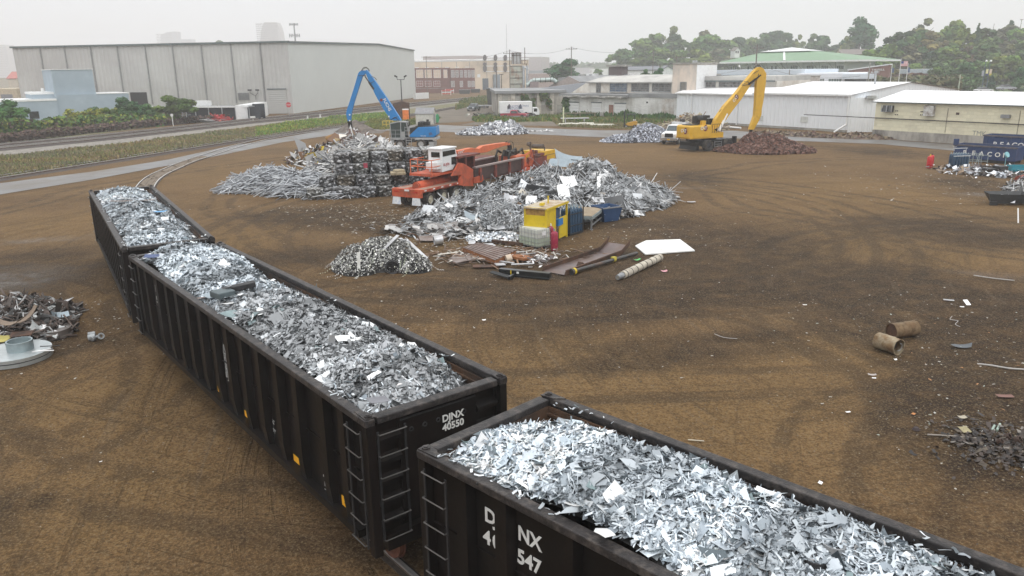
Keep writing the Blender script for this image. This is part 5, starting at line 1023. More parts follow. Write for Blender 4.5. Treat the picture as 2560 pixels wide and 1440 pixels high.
mb=MB();cx0,cx1=ub1-1.3,ub1+.4;mb.prism([(cx0,.85,1.7),(cx1,.85,1.7),(cx1+.1,.85,2.6),(cx1-.2,.85,3.5),(cx0,.85,3.5)],(0,1.05,0));mb.build('cab_glass',glass_dark,root)
mb=MB();mb.bb(cx0-.05,cx1-.15,.3,1.4,3.5,3.62)
for x in(cx0,cx1):mb.cyl((x,.3,1.7),(x-(.2 if x==cx1 else 0),.3,3.5),.06,n=6);mb.cyl((x,1.4,1.7),(x-(.2 if x==cx1 else 0),1.4,3.5),.06,n=6)
mb.bb(cx0,cx1,.28,1.42,1.62,1.75);mb.build('cab_frame',black_paint,root)
boom=Z3([(1040,985),(1115,945),(1200,855),(1255,775),(1340,660),(1420,560),(1560,345),(1650,250),(1693,195),(1705,112),(1660,103),(1600,170),(1480,310),(1320,510),(1190,650),(1060,840),(1010,960)])
mb=MB();p_,o_=S.poly(boom,.55,-.25);mb.prism(p_,o_);mb.build('boom',cat_yellow,root,bevel=.03)
stick=Z3([(1690,98),(1740,120),(1782,192),(1775,330),(1738,590),(1716,700),(1712,775),(1690,835),(1622,960),(1604,990),(1550,990),(1560,950),(1618,790),(1632,600),(1638,470),(1646,300),(1685,150)])
mb=MB();p_,o_=S.poly(stick,.42,-.25);mb.prism(p_,o_);mb.build('stick',cat_yellow,root,bevel=.03)
def cylr(a,b,y,r1,r2,split=.55):
 (ax,az),(bx,bz)=a,b;mb=MB();mx_,mz_=ax+(bx-ax)*split,az+(bz-az)*split;mb.cyl((ax,y,az),(mx_,y,mz_),r1,n=12);mb.cyl((mx_,y,mz_),(bx,y,bz),r2,n=10);return mb
pt=lambda x,y,yy=-.7:S(1600+x/5.689,150+y/5.689,yy)
cylr(pt(1555,345),pt(1725,215),-.62,.13,.08).build('stick_cylinder',black_paint,root,smooth=True)
o=cylr(pt(1130,1010),pt(1255,765),-.58,.17,.1,.6).build('boom_cylinder',white_paint,root,smooth=True)
jx,jz=S(*zo((1600,150),5.689,[(1675,112)])[0],-.25)
for r_,y_ in((.55,-.35),(.48,-.2)):MB().tube([(jx+math.cos(t)*r_-.05,y_,jz-.15+math.sin(t)*r_*.82)for t in np.linspace(.2,2.9,9)],.04,5).build('hydraulic_hose',rubber,root)
for ps in(((1690,195),(1680,260)),((1480,310),(1545,310),(1560,350)),((1455,350),(1500,330)),((1540,350),(1450,365)),((1620,190),(1690,150)),((1130,740),(1160,700)),((1000,930),(1030,870))):
 q_=[pt(*a_,-.6)for a_ in ps];MB().tube([(u,-.56,v)for u,v in q_],.035,5).build('hydraulic_hose',rubber,root)
gx0,gz0=pt(1578,1000,-.25);mb=MB();mb.cyl((gx0,-.25,gz0+.1),(gx0,-.25,gz0-.55),.2,n=12);mb.box((gx0,-.25,gz0-.8),(.75,.7,.5));mb.build('rotator',black_paint,root)
grap=MB();gz1=gz0-.9
for k in range(5):
 t=2*PI*k/5+.3;c_,s_=math.cos(t),math.sin(t);prev=None
 pts_=[(.2,0),(.75,-.05),(1.15,-.45),(1.2,-.95),(.85,-1.3)]
 for(r0,z0),(r1,z1)in zip(pts_[:-1],pts_[1:]):grap.cyl((gx0+c_*r0,-.25+s_*r0,gz1+z0),(gx0+c_*r1,-.25+s_*r1,gz1+z1),.16,.11,n=6)
grap.build('grapple',black_paint,root)
red_hex=M('dark_red_emblem',(.16,.02,.03),rough=.5)
def cat_logo(ox,s_,x_dir,up,nrm_y,par,hexa=True):
 u=Vector(up).normalized();x=Vector(x_dir).normalized();n_=Vector(nrm_y);o0=Vector((ox[0],ox[1],ox[2]))
 mb=MB();pts_=[(.55,-.45),(1.15,-.45),(1.55,.1),(1.2,.85),(.75,.95),(.5,.5)];mb.add([o0+n_*.012+x*(a*s_)+u*(b*s_)for a,b in pts_],[tuple(range(6))]);mb.build('emblem',red_hex,par)
 t_=text('CAT',s_*.95,white_letter,par,o0+n_*.03+x*(-.55*s_)+u*(-.1*s_),x,u,ext=.008,bold=.03*s_*.9,xs=.95)
 mb=MB();mb.add([o0+n_*.04+x*(a*s_)+u*(b*s_)for a,b in((.05,-.12),(.65,-.12),(.35,.25))],[(0,1,2)]);mb.build('logo_triangle',M('logo_yellow',(.8,.5,.02),rough=.5),par)
qx,qz=S(1600+885/5.689,150+985/5.689,-1.5);cat_logo((qx,-1.52,qz),.52,(1,0,0),(0,0,1),(0,-1,0),root)
cat_logo((ub0-.02,.0,zb1_-.75),.55,(0,-1,0),(0,0,1),(-1,0,0),root)
b0_=pt(1340,600,-.55);b1_=pt(1415,500,-.55);dx_,dz_=b1_[0]-b0_[0],b1_[1]-b0_[1];ln=math.hypot(dx_,dz_);cat_logo((b0_[0]+dx_*.25-.1,-.54,b0_[1]+dz_*.25),.5,(dx_/ln,0,dz_/ln),(-dz_/ln,0,dx_/ln),(0,-1,0),root)
#blue material handler, facing left
aF=R_(176);wA=G(1053.5,372);wB=G(1001.5,371);Pf=(wA+wB)/2
cf=np.array([Pf[0]+math.sin(R_(-4))*0,Pf[1]+1.3])
root=thing('material_handler','blue material handler with a grey cab reaching over the mixed scrap heap','excavator',(cf[0],cf[1],0),aF)
S=Side(cf,aF);Z2=lambda pts:zo((860,150),6,pts);near=1.3
def pt(x,y,yy=near):return S(860+x/6,150+y/6,yy)
xr_,xfz=pt(1160,1285)[0],pt(845,1290)[0]
ash=M('light_grey_paint',(.33,.34,.345),rough=.5,var=.12)
mb=MB();mb.bb(xr_-1.2,xfz+1.2,-.75,.75,.85,1.3);mb.bb(xr_-.3,xr_+.3,-1.2,1.2,.45,.9);mb.bb(xfz-.3,xfz+.3,-1.2,1.2,.45,.9);mb.bb(xr_+.8,xfz-.6,-1.3,1.3,.8,1.3);mb.cyl(((xr_+xfz)/2,0,1.3),((xr_+xfz)/2,0,1.6),.9,n=24);mb.build('chassis',dark_steel,root)
for x in(xr_,xfz):
 for s_ in(-1,1):wheel(root,x,s_*1.3,.58,.55,s_,rim=M('pale_rim',(.45,.45,.45),rough=.5))
mb=MB();q=[pt(x,y)for x,y in((1275,1230),(1345,1235),(1345,1300),(1280,1305))]
mb.prism([(a,0,max(b,.1))for a,b in q],(0,2.7,0));mb.bb(pt(700,1260)[0],pt(745,1260)[0],-1.3,1.3,.7,1.25);mb.build('outrigger',ash,root)
mb=MB();a0,a1=pt(935,1250)[0],pt(1015,1250)[0]
for k in range(3):mb.bb(a0,a1,1.32,1.5,.4+k*.3,.46+k*.3)
for a_ in(a0,a1):mb.bb(a_-.03,a_+.03,1.32,1.42,.35,1.35)
mb.build('step',galv,root)
yl=M('pale_platform',(.4,.41,.42),rough=.5)
b=[pt(x,y)for x,y in((985,1160),(1345,1160),(1390,1120),(1375,1000),(1110,1010),(985,1125))]
mb=MB();mb.prism([(a,0,z)for a,z in b],(0,2.6,0));mb.build('engine_house',blue_paint,root,bevel=.05)
mb=MB();mb.bb(pt(1395,1150)[0],pt(690,1150)[0],-1.3,1.3,pt(1000,1185)[1]-.1,pt(1000,1168)[1]);mb.build('deck',yl,root)
dk=[pt(x,y)for x,y in((985,1160),(985,1020),(1100,1010),(1105,930),(1165,935),(1165,1005),(1110,1010),(985,1125))]
mb=MB();mb.prism([(a,.0,z)for a,z in dk],(0,2.2,0));mb.build('dark_cowl',M('sooty_black',(.018,.018,.018)),root)
mb=MB();e0=pt(1245,950,0);mb.box((e0[0],0,e0[1]),(.8,.7,.45));mb.box((e0[0]-.1,0,e0[1]+.35),(.3,.3,.3));mb.box((pt(1240,990,0)[0],0,pt(1240,990,0)[1]),(2.6,2.0,.12));mb.build('air_filter',M('sooty_black',(.018,.018,.018)),root)
cb=[pt(x,y)for x,y in((705,1165),(850,1165),(935,1150),(940,945),(850,930),(690,960),(690,1050))]
mb=MB();mb.prism([(a,.75,z)for a,z in cb],(0,1.05,0));mb.build('cab_glass',M('greenish_glass',(.03,.05,.05),rough=.1,spec=.8),root)
mb=MB();r0=[pt(x,y)for x,y in((685,962),(820,935),(950,940),(960,925),(820,920),(680,950))];mb.prism([(a,.75,z)for a,z in r0],(0,1.25,0))
for(x0,y0),(x1,y1)in(((690,960),(710,1165)),((850,935),(850,1165)),((935,945),(985,1160))):q0,q1=pt(x0,y0),pt(x1,y1);mb.cyl((q0[0],1.3,q0[1]),(q1[0],1.3,q1[1]),.06,n=6);mb.cyl((q0[0],.2,q0[1]),(q1[0],.2,q1[1]),.06,n=6)
q0,q1=pt(855,1165),pt(910,1075);mb.bb(q0[0],q1[0],1.29,1.33,q0[1],q1[1]);mb.build('cab_frame',ash,root)
mb=MB()
for yy in(1050,1110,1165):q0,q1=pt(680,yy),pt(865,yy);mb.cyl((q0[0],1.45,q0[1]),(q1[0],1.45,q1[1]),.025,n=5)
for xx in(685,775,862):q0,q1=pt(xx,1045),pt(xx,1175);mb.cyl((q0[0],1.45,q0[1]),(q1[0],1.45,q1[1]),.025,n=5)
for yy in(1010,1060,1110,1160):q0,q1=pt(915,yy),pt(975,yy);mb.cyl((q0[0],1.45,q0[1]),(q1[0],1.45,q1[1]),.025,n=5)
for xx in(915,975):q0,q1=pt(xx,1000),pt(xx,1180);mb.cyl((q0[0],1.45,q0[1]),(q1[0],1.45,q1[1]),.03,n=5)
for yy in(1000,1060,1120):q0,q1=pt(1340,yy),pt(1392,yy);mb.cyl((q0[0],-1.2,q0[1]),(q1[0],1.3,q1[1]),.025,n=5)
mb.build('handrail',M('rail_grey',(.3,.32,.33),rough=.5),root)
boom=Z2([(700,905),(860,905),(833,850),(600,500),(480,325),(352,152),(333,150),(335,205),(380,320),(480,530),(600,740),(692,870)])
mb=MB();p_,o_=S.poly(boom,.55,.2);mb.prism(p_,o_);mb.build('boom',blue_paint,root,bevel=.03)
stick=Z2([(228,182),(268,155),(345,158),(336,192),(283,250),(242,370),(163,620),(118,790),(102,925),(62,922),(36,805),(50,742),(100,590),(160,400),(213,215)])
mb=MB();p_,o_=S.poly(stick,.42,.2);mb.prism(p_,o_);mb.build('stick',blue_paint,root,bevel=.03)
cylr(pt(445,440,.6),pt(310,240,.6),.55,.12,.07).build('stick_cylinder',dark_steel,root,smooth=True)
def hose(ps,r=.035):
 q=[pt(x,y,.55)for x,y in ps];MB().tube([(a,.5,z)for a,z in q],r,5).build('hydraulic_hose',rubber,root)
hose([(260,155),(290,115),(335,108),(370,135),(385,170)]);hose([(265,160),(300,125),(330,118),(360,140),(375,170)]);hose([(215,235),(330,230)]);hose([(410,245),(460,265),(490,300)]);hose([(390,350),(430,330),(450,320)]);hose([(700,900),(760,860),(820,900)]);hose([(740,880),(800,850)]);hose([(930,905),(985,930),(985,970),(950,1000)],.09)
for x,y in((672,848),(83,822),(85,910)):q=pt(x,y,.55);MB().box((q[0],.5,q[1]),(.18,.04,.18)).build('reflector',white_paint,root)
q0,q1=pt(575,560,.5),pt(650,700,.5);dx_,dz_=q1[0]-q0[0],q1[1]-q0[1];ln=math.hypot(dx_,dz_)
q0=pt(585,590,.5);text('FUCHS',.55,white_letter,root,(q0[0]+.05,.49,q0[1]),(dx_/ln,0,dz_/ln),(dz_/ln,0,-dx_/ln),ext=.01,bold=.01)
q0=pt(560,600,.5);MB().cyl((q0[0],.48,q0[1]),(q0[0],.5,q0[1]),.22,n=5).build('emblem',M('dark_red_emblem',(.16,.02,.03)),root)
q0=pt(1300,1105,near);MB().prism([(q0[0]-.25,1.32,q0[1]-.1),(q0[0]+.2,1.32,q0[1]-.25),(q0[0]+.25,1.32,q0[1]+.1),(q0[0]-.1,1.32,q0[1]+.2)],(0,.01,0)).build('emblem',M('navy_sheet',(.06,.09,.2)),root)
q0=pt(1235,1135,near);text('MHL350',.2,white_letter,root,(q0[0]+.75,1.315,q0[1]-.1),(-1,0,0),(0,0,1))
g0_=pt(85,925,.2);mb=MB();mb.cyl((g0_[0],.2,g0_[1]+.1),(g0_[0]-.1,.2,g0_[1]-1.0),.28,n=10);mb.cyl((g0_[0]-.1,.2,g0_[1]-1.0),(g0_[0]-.15,.2,g0_[1]-2.2),.22,n=10);mb.box((g0_[0]-.15,.2,g0_[1]-2.3),(.8,.6,.35));mb.build('rotator',black_paint,root)
grap=MB()
for k in range(5):
 t=2*PI*k/5+.1;c_,s_=math.cos(t),math.sin(t)
 for(r0,z0),(r1,z1)in zip([(.2,0),(.8,.1),(1.3,-.35),(1.35,-.9)],[(.8,.1),(1.3,-.35),(1.35,-.9),(1.0,-1.35)]):grap.cyl((g0_[0]-.15+c_*r0,.2+s_*r0,g0_[1]-2.4+z0),(g0_[0]-.15+c_*r1,.2+s_*r1,g0_[1]-2.4+z1),.16,.1,n=6)
grap.build('grapple',black_paint,root)
#mobile baler on its trailer
orange=M('faded_orange_paint',(.5,.09,.035),rough=.6,var=.2,scale=1.2,col2=(.16,.06,.04),th=.6,s2=1.2,bump=.1)
orange_l=M('pale_orange_paint',(.62,.15,.06),rough=.55,var=.12,scale=1.5,col2=(.35,.12,.07),th=.64)
oxide=M('oxide_red_paint',(.22,.045,.03),rough=.7,var=.35,scale=1.5,col2=(.07,.035,.03),th=.52,s2=1.5)
rl,rr=G(987,518),G(1047,523);aB=R_(60);cb_=(rl+rr)/2
root=thing('mobile_baler','orange mobile baler with a white operator cab and a short crane, on a flat trailer','baler',(cb_[0],cb_[1],0),aB)
S=Side(cb_,aB);W2=1.2
def pt(px,py,y=-1.2):return S(px,py,y)
Z4=lambda x,y:(1050+x/7.2,340+y/7.2)
deck=1.35
mb=MB();mb.bb(.35,7.8,-1.25,-.55,deck-.12,deck);mb.bb(.35,7.8,.55,1.25,deck-.12,deck);mb.build('deck_boards',M('deck_timber',(.3,.22,.17),rough=.9,var=.25,scale=2.5,col2=(.3,.12,.08)),root)
mb=MB();mb.bb(.3,21,-.5,-.3,.85,deck);mb.bb(.3,21,.3,.5,.85,deck);mb.bb(0,.32,-1.27,1.27,.8,deck+.05);mb.bb(.3,7.8,-1.29,-1.255,deck-.18,deck+.01);mb.bb(.3,7.8,1.255,1.29,deck-.18,deck+.01);mb.build('trailer_frame',orange,root)
for k in range(14):mb=MB();x=.5+k*.53;mb.bb(x,x+.27,-1.3,-1.292,deck-.12,deck-.04);mb.build('reflector_strip',white_paint if k%2==0 else M('dark_red_strip',(.3,.02,.02),rough=.5),root)
for s_ in(-1,1):
 MB().add([(.05,s_*1.2,deck-.45),(.05,s_*.55,deck-.45),(.0,s_*.5,.25),(.0,s_*1.3,.25)],[(0,1,2,3)]).add([(.03,s_*1.2,deck-.45),(.03,s_*.55,deck-.45),(-.02,s_*.5,.25),(-.02,s_*1.3,.25)],[(0,1,2,3)]).build('mud_flap',M('white_flap',(.68,.7,.72),rough=.6,var=.15,col2=(.3,.4,.6),th=.62,s2=5),root)
 for k in range(3):MB().cyl((-.03,s_*(.7+k*.15),deck-.15),(.0,s_*(.7+k*.15),deck-.15),.05,n=10).build('tail_light',M('red_lens',(.45,.02,.02),rough=.3),root)
MB().bb(-.04,-.005,-.3,.1,deck-.1,deck+.02).build('number_plate',white_paint,root)
for x in(1.35,3.05,4.75):
 for s_ in(-1,1):wheel(root,x,s_*.98,.52,.5,s_,rim=M('cream_rim',(.55,.52,.42),rough=.5))
 MB().cyl((x,-.9,.52),(x,.9,.52),.07,n=8).build('axle',dark_steel,root)
q0,q1=S(1040,467,0),S(1092,459,0);zz=q0[1]
mb=MB();mb.cyl((S(1041,467,0)[0],0,zz),(9.,0,zz+.05),.36,n=20);mb.cyl((S(1041,467,0)[0]-.1,0,zz),(S(1041,467,0)[0],0,zz),.3,n=20);mb.build('ram_cylinder',orange,root,smooth=True)
x5=S(*Z4(360,700),-1.2)[0]
mb=MB()
for x in(5.4,6.7,7.9):mb.bb(x-.1,x+.1,-.9,.9,deck,3.15);
mb.bb(5.2,8.4,-1.15,1.15,3.1,3.25);mb.build('cab_support',oxide,root)
bx0,bx1=S(*Z4(560,700))[0],S(*Z4(950,700))[0]
q=[S(*Z4(x,y),-1.3)for x,y in((560,720),(690,480),(770,490),(945,600),(955,900),(780,900),(690,880),(690,800),(740,700))]
mb=MB();mb.prism([(a,-1.3,z)for a,z in q],(0,.12,0));mb.prism([(a,1.3,z)for a,z in q],(0,.12,0));
mb.bb(q[3][0]-.4,q[3][0]+.1,-1.3,1.3,deck,q[3][1]-.1);mb.build('bulkhead_plate',orange,root)
x0c=q[3][0]+.15;x1c=S(*Z4(1850,600),-1.3)[0];q0=S(*Z4(900,540),-1.3);q1=S(*Z4(1800,410),-1.3);zc_=(q0[1]+q1[1])/2
mb=MB()
for s_ in(-1,1):mb.bb(x0c,x1c,s_*1.3-.08,s_*1.3+.08,1.2,zc_-.12)
mb.bb(x0c,x1c,-1.3,1.3,1.1,1.25);mb.bb(x0c-.08,x0c+.08,-1.3,1.3,1.2,zc_-.2);mb.build('compression_box',M('dark_maroon_steel',(.055,.028,.026),rough=.6,var=.4,scale=1.5),root)
mb=MB()
for s_ in(-1,1):mb.bb(x0c,x1c,s_*1.35-.16,s_*1.35+.16,zc_-.12,zc_)
mb.build('box_rim',M('worn_pink_steel',(.32,.26,.25),rough=.45,metal=.4,var=.2),root)
for k in range(4):
 x=x0c+.6+k*(x1c-x0c-1)/3;mb=MB();mb.bb(x,x+.25,-1.55,-1.38,1.1,zc_-.15);mb.build('box_stiffener',oxide,root)
mb=MB();mb.slab([(x0c+.5,1.5,zc_+.02),(x1c-.5,1.5,zc_+.02),(x1c-.5,2.1,zc_+.12),(x0c+.5,2.1,zc_+.12)],.1);mb.build('folding_lid',oxide,root)
mb=MB();q=[S(*Z4(x,y),-1.4)for x,y in((960,750),(1110,700),(1130,780),(1100,830),(960,850))];mb.prism([(a,-1.45,z)for a,z in q],(0,.1,0));mb.build('side_gusset',orange,root)
cabx0,cabx1=5.3,7.2
q=[S(*Z4(x,y),.3)for x,y in((650,410),(640,265),(900,210),(1030,225),(1100,175),(1380,130),(1530,115),(1590,125),(1590,160),(1470,180),(1290,240),(1170,290),(1110,300),(930,310),(820,385),(690,420))]
mb=MB();mb.prism([(a,.3,z)for a,z in q],(0,.42,0));mb.build('crane_boom',orange_l,root,bevel=.03)
q0,q1=S(*Z4(800,385),.0),S(*Z4(985,325),.0);cylr(q0,q1,.0,.1,.06).build('boom_cylinder',orange,root)
q0,q1=S(*Z4(1550,125),.3),S(*Z4(1615,230),.3);mb=MB();mb.cyl((q0[0],.3,q0[1]),(q1[0],.3,q1[1]+.25),.16,n=8);mb.cyl((q1[0],.3,q1[1]+.3),(q1[0],.3,q1[1]-.1),.2,n=10)
mb.tube([(q0[0]+math.cos(t)*.55+.4,.1,q0[1]-.35+math.sin(t)*.5)for t in np.linspace(2.6,-1.4,10)],.025,5);mb.build('boom_tip',dark_steel,root)
gx_,gz_=q1[0],q1[1]-.1;grap=MB();grap.box((gx_,.3,gz_-.3),(1.3,.7,.4));grap.cyl((gx_-.8,.3,gz_-.25),(gx_+.8,.3,gz_-.25),.16,n=8)
for sx in(-1,1):
 for yy in(-.35,.3,.95):
  for(a0,b0),(a1,b1)in zip([(.45,-.2),(1.0,.05),(1.3,-.35),(1.4,-1.1)],[(1.0,.05),(1.3,-.35),(1.4,-1.1),(1.15,-1.7)]):grap.cyl((gx_+sx*a0,yy,gz_+b0),(gx_+sx*a1,yy,gz_+b1),.12,.08,n=6)
grap.build('grapple',M('dull_black',(.03,.028,.025),rough=.6,var=.3),root)
q=[S(*Z4(x,y),-.9)for x,y in((205,290),(395,290),(625,270),(675,480),(640,600),(395,660),(190,620),(190,530),(215,470))]
xa_,xb_=S(*Z4(395,450),-.9)[0],S(*Z4(650,450),-.9)[0];zt_=S(*Z4(400,250),-.9)[1];zb_=S(*Z4(400,655),-.9)[1]
cw=1.25;ya,yb=-.9,.35
mb=MB();pr=[(xa_,zb_),(xb_-.5,zb_+.05),(xb_+.15,zb_+.65),(xb_+.15,zb_+1.1),(xb_-.05,zt_),(xa_,zt_)]
mb.prism([(a,(ya+yb)/2,z)for a,z in pr],(0,yb-ya,0));mb.bb(xa_-.08,xb_+.05,ya-.06,yb+.06,zt_,zt_+.12);mb.bb(xa_-.5,xa_,ya+.1,yb-.1,zb_+.25,zb_+.75)
mb.build('cab',white_paint,root,bevel=.03)
gl_=M('dark_glass',(.012,.016,.018))
MB().add([(xa_+.12,ya-.01,zb_+1.15),(xb_-.08,ya-.01,zb_+1.2),(xb_-.13,ya-.01,zt_-.12),(xa_+.12,ya-.01,zt_-.12)],[(0,1,2,3)]).add([(xa_+.12,ya-.03,zb_+1.15),(xb_-.08,ya-.03,zb_+1.2),(xb_-.13,ya-.03,zt_-.12),(xa_+.12,ya-.03,zt_-.12)],[(0,1,2,3)]).build('side_window',glass_dark,root)
MB().bb(xb_-.65,xb_-.02,ya-.03,ya-.008,zb_+.45,zb_+1.0).build('lower_window',glass_dark,root)
MB().bb(xa_-.03,xa_-.006,ya+.18,yb-.3,zb_+1.1,zt_-.18).build('rear_window',glass_dark,root)
text('AL-JON',.3,M('red_lettering',(.4,.03,.03),rough=.6),root,(xa_+.12,ya-.035,zb_+.45),(1,0,0),(0,0,1),ext=.005,xs=.8)
q0=S(*Z4(690,335),.05);text('580C',.42,white_letter,root,(q0[0],.06,q0[1]-.1),(1,0,.12),(-.12,0,1),ext=.006)
mb=MB();
for z in(zb_-.1,zb_+.5,zb_+1.0):mb.tube([(xa_-1.2,ya+.1,z),(xa_-1.2,yb+.8,z),(xa_+.5,yb+.8,z)],.035,5);mb.cyl((xa_-1.2,ya+.1,z),(xa_-.1,ya+.1,z),.035,n=5)
for x,y in((xa_-1.2,ya+.1),(xa_-1.2,yb+.8),(xa_-.3,yb+.8)):mb.cyl((x,y,zb_-.1),(x,y,zb_+1.),.035,n=5)
mb.build('handrail',orange_l,root);MB().bb(xa_-1.25,xb_,ya,yb+.9,zb_-.2,zb_-.02).build('cab_platform',orange,root)
qe0=S(*Z4(2045,250),-1.1);qe1=S(*Z4(2300,260),-1.1);ex0,ex1=x1c+1.6,x1c+3.6;zt_=S(*Z4(2200,240),0)[1]
ex0=S(*Z4(2240,330),-1.2)[0];ex0=max(ex0,x1c+.8);ex1=ex0+2.3
mb=MB();mb.bb(ex0,ex1,-1.15,1.15,zt_-.12,zt_);mb.bb(ex0,ex1,-1.15,-1.08,1.5,zt_-.12);mb.bb(ex0,ex0+.1,-1.15,-.65,1.5,zt_-.12);mb.bb(ex0,ex0+.1,.55,1.15,1.5,zt_-.12);mb.bb(ex0,ex0+.1,-.65,.55,zt_-.7,zt_-.12);mb.bb(ex0,ex1,1.08,1.15,1.5,zt_-.12);mb.build('engine_house',M('engine_yellow',(.6,.36,.02),rough=.5,var=.1,col2=(.4,.25,.03),th=.65),root)
MB().bb(ex0+.3,ex1-.1,-1.18,-1.152,1.9,zt_-.35).build('radiator_grille',M('brown_grille',(.12,.09,.06),rough=.8),root)
MB().bb(ex0+.2,ex1-.2,-.7,.7,1.4,zt_-.5).build('engine',oxide,root)
mb=MB();mb.cyl((ex0+.7,-.7,zt_+.4),(ex0+.9,.5,zt_+.35),.22,n=12);mb.cyl((ex0+.6,.6,zt_),(ex0+.6,.6,zt_+.8),.09,n=8);mb.cyl((ex0+.6,.6,zt_+.5),(ex0+.6,.9,zt_+.6),.2,n=8);mb.cyl((ex0+.8,-.8,zt_),(ex0+.8,-.8,zt_+.35),.06,n=6);mb.build('exhaust',M('brown_exhaust',(.1,.08,.07),rough=.8),root)
mb=MB();mb.bb(x1c+.1,x1c+1.9,-.6,1.2,1.2,zc_-.0);mb.build('oil_tank',orange_l,root,bevel=.03)
mb=MB();mb.bb(ex0-1.9,ex0+.4,-1.25,-.35,1.0,1.9);mb.cyl((ex0-1.5,-.7,1.9),(ex0-1.5,-.7,2.6),.2,n=10);mb.cyl((ex0-.9,-.8,1.9),(ex0-.9,-.8,2.5),.16,n=10);mb.bb(ex0-1.9,ex0,-1.2,-.9,2.0,2.2);mb.build('pump_unit',oxide,root)
for k in range(4):MB().tube([(x1c+.4+k*.25,-.9,2.3),(x1c+.7+k*.25,-1.4,2.4+.1*k),(x1c+1.0+k*.2,-1.5,1.8),(x1c+1.0+k*.2,-1.3,1.3)],.035,5).build('hydraulic_hose',orange_l,root)
mb=MB();mb.bb(x1c-.2,20.5,-1.1,1.1,.9,1.05);mb.bb(19,19.4,-.9,-.7,0,.9);mb.bb(19,19.4,.7,.9,0,.9);mb.build('gooseneck',orange,root)
#pickups, trucks
def pickup(name,lab,P,ang,L_,paint,cat='pickup truck',low=None,cab0=.36,cab1=.66,group=None):
 root=thing(name,lab,cat,P,ang,group);W=1.9;hL=L_/2
 b=[(-hL,.55),(-hL,1.05),(-hL+L_*cab0-.05,1.08),(hL-L_*.3,1.1),(hL-.1,1.02),(hL,.85),(hL,.45),(hL-.15,.35),(-hL+.1,.42)]
 mb=MB();mb.prism([(x,0,z)for x,z in b],(0,W,0));body=mb.build('body',paint,root,bevel=.06)
 if low is not None:mb=MB();mb.bb(-hL+.05,hL-.05,-W/2-.012,W/2+.012,.38,.66);mb.build('lower_panel',low,root)
 c0_,c1_=-hL+L_*cab0,-hL+L_*cab1
 mb=MB();vs=[(c0_,-W/2+.03,1.07),(c1_+.25,-W/2+.03,1.07),(c1_-.35,-W/2+.2,1.72),(c0_+.12,-W/2+.2,1.72)];vs+=[(x,-y,z)for x,y,z in vs]
 mb.add(vs,[(0,1,2,3),(4,5,6,7),(0,1,5,4),(1,2,6,5),(2,3,7,6),(3,0,4,7)]);mb.build('cab',paint,root,bevel=.04)
 for s_ in(-1,1):
  mb=MB();y0,y1=s_*(W/2-.02),s_*(W/2-.185);mb.add([(c0_+.2,y0,1.12),(c1_+.05,y0,1.12),(c1_-.35,y1,1.62),(c0_+.25,y1,1.62)],[(0,1,2,3)]);mb.add([(c0_+.2,y0+s_*.012,1.12),(c1_+.05,y0+s_*.012,1.12),(c1_-.35,y1+s_*.012,1.62),(c0_+.25,y1+s_*.012,1.62)],[(0,1,2,3)]);mb.build('side_window',glass_dark,root)
  mb=MB();mb.box((hL-.0,s_*(W/2-.3),.85),(.06,.4,.2));mb.build('headlight',white_paint,root)
  mb=MB();mb.box((c1_+.05,s_*(W/2+.12),1.2),(.12,.16,.18));mb.build('wing_mirror',dark_steel,root)
 mb=MB();mb.add([(c1_+.24,-W/2+.15,1.12),(c1_+.24,W/2-.15,1.12),(c1_-.31,W/2-.28,1.68),(c1_-.31,-W/2+.28,1.68),(c1_+.26,-W/2+.15,1.12),(c1_+.26,W/2-.15,1.12),(c1_-.29,W/2-.28,1.68),(c1_-.29,-W/2+.28,1.68)],[(0,1,2,3),(4,5,6,7)]);mb.build('windscreen',glass_dark,root)
 mb=MB();mb.bb(-hL+.12,c0_-.08,-W/2+.12,W/2-.12,1.06,1.085);mb.build('load_bed',rubber,root)
 mb=MB();mb.bb(hL-.02,hL+.1,-W/2+.05,W/2-.05,.4,.6);mb.bb(-hL-.1,-hL+.02,-W/2+.05,W/2-.05,.45,.62);mb.build('bumper',M('chrome',(.5,.5,.5),rough=.25,metal=.9),root);MB().bb(hL-.01,hL+.03,-.5,.5,.66,.98).build('grille',dark_steel,root)
 for x in(-hL+1.15,hL-.95):
  for s_ in(-1,1):wheel(root,x,s_*(W/2-.1),.38,.26,s_)
  mb=MB();[mb.cyl((x,s_*(W/2+.004),.42),(x,s_*(W/2-.3),.42),.47,n=18)for s_ in(-1,1)];mb.build('wheel_arch',rubber,root)
 return root
pr_,pl_=G(1311,299),G(1262,297)
pickup('pickup_truck','dull red old pickup with a grey lower body parked before the white box truck',(G(1287,297.5)[0],G(1287,297.5)[1]+.8,0),R_(-18),5.6,M('faded_red',(.36,.03,.06),rough=.45,var=.12,col2=(.4,.15,.13),th=.66),low=grey_steel)
q=G(1181,278);pickup('pickup_truck','dark grey pickup driving towards the yard on the dirt lane, towing a flat trailer',(q[0]+.3,q[1]+2.0,0),R_(-105),5.7,M('slate_paint',(.12,.15,.17),rough=.3,var=.08),cab0=.3,cab1=.7)
q=G(1217,271);r=thing('flat_trailer','empty low flat trailer behind the dark grey pickup','trailer',(q[0],q[1]+1,0),R_(-20));MB().bb(-3,2.6,-1.1,1.1,.6,.75).build('deck',grey_steel,r);MB().bb(2.6,4,-.08,.08,.5,.6).build('drawbar',dark_steel,r)
for x in(-.6,.5):
 for s_ in(-1,1):wheel(r,x-.8,s_*1.15,.34,.24,s_)
mb=MB();mb.bb(-3,-2.9,-1.1,1.1,.75,1.2);mb.build('tail_ramp',dark_steel,r)
tl=G(1250,293);tr_=G(1347,290);ang=math.atan2(tr_[1]-tl[1],tr_[0]-tl[0]);FK=Fac('box_truck','white box truck with blue lettering parked facing right by the vine covered wall','truck',(1250,296.5),(1349,294.5))
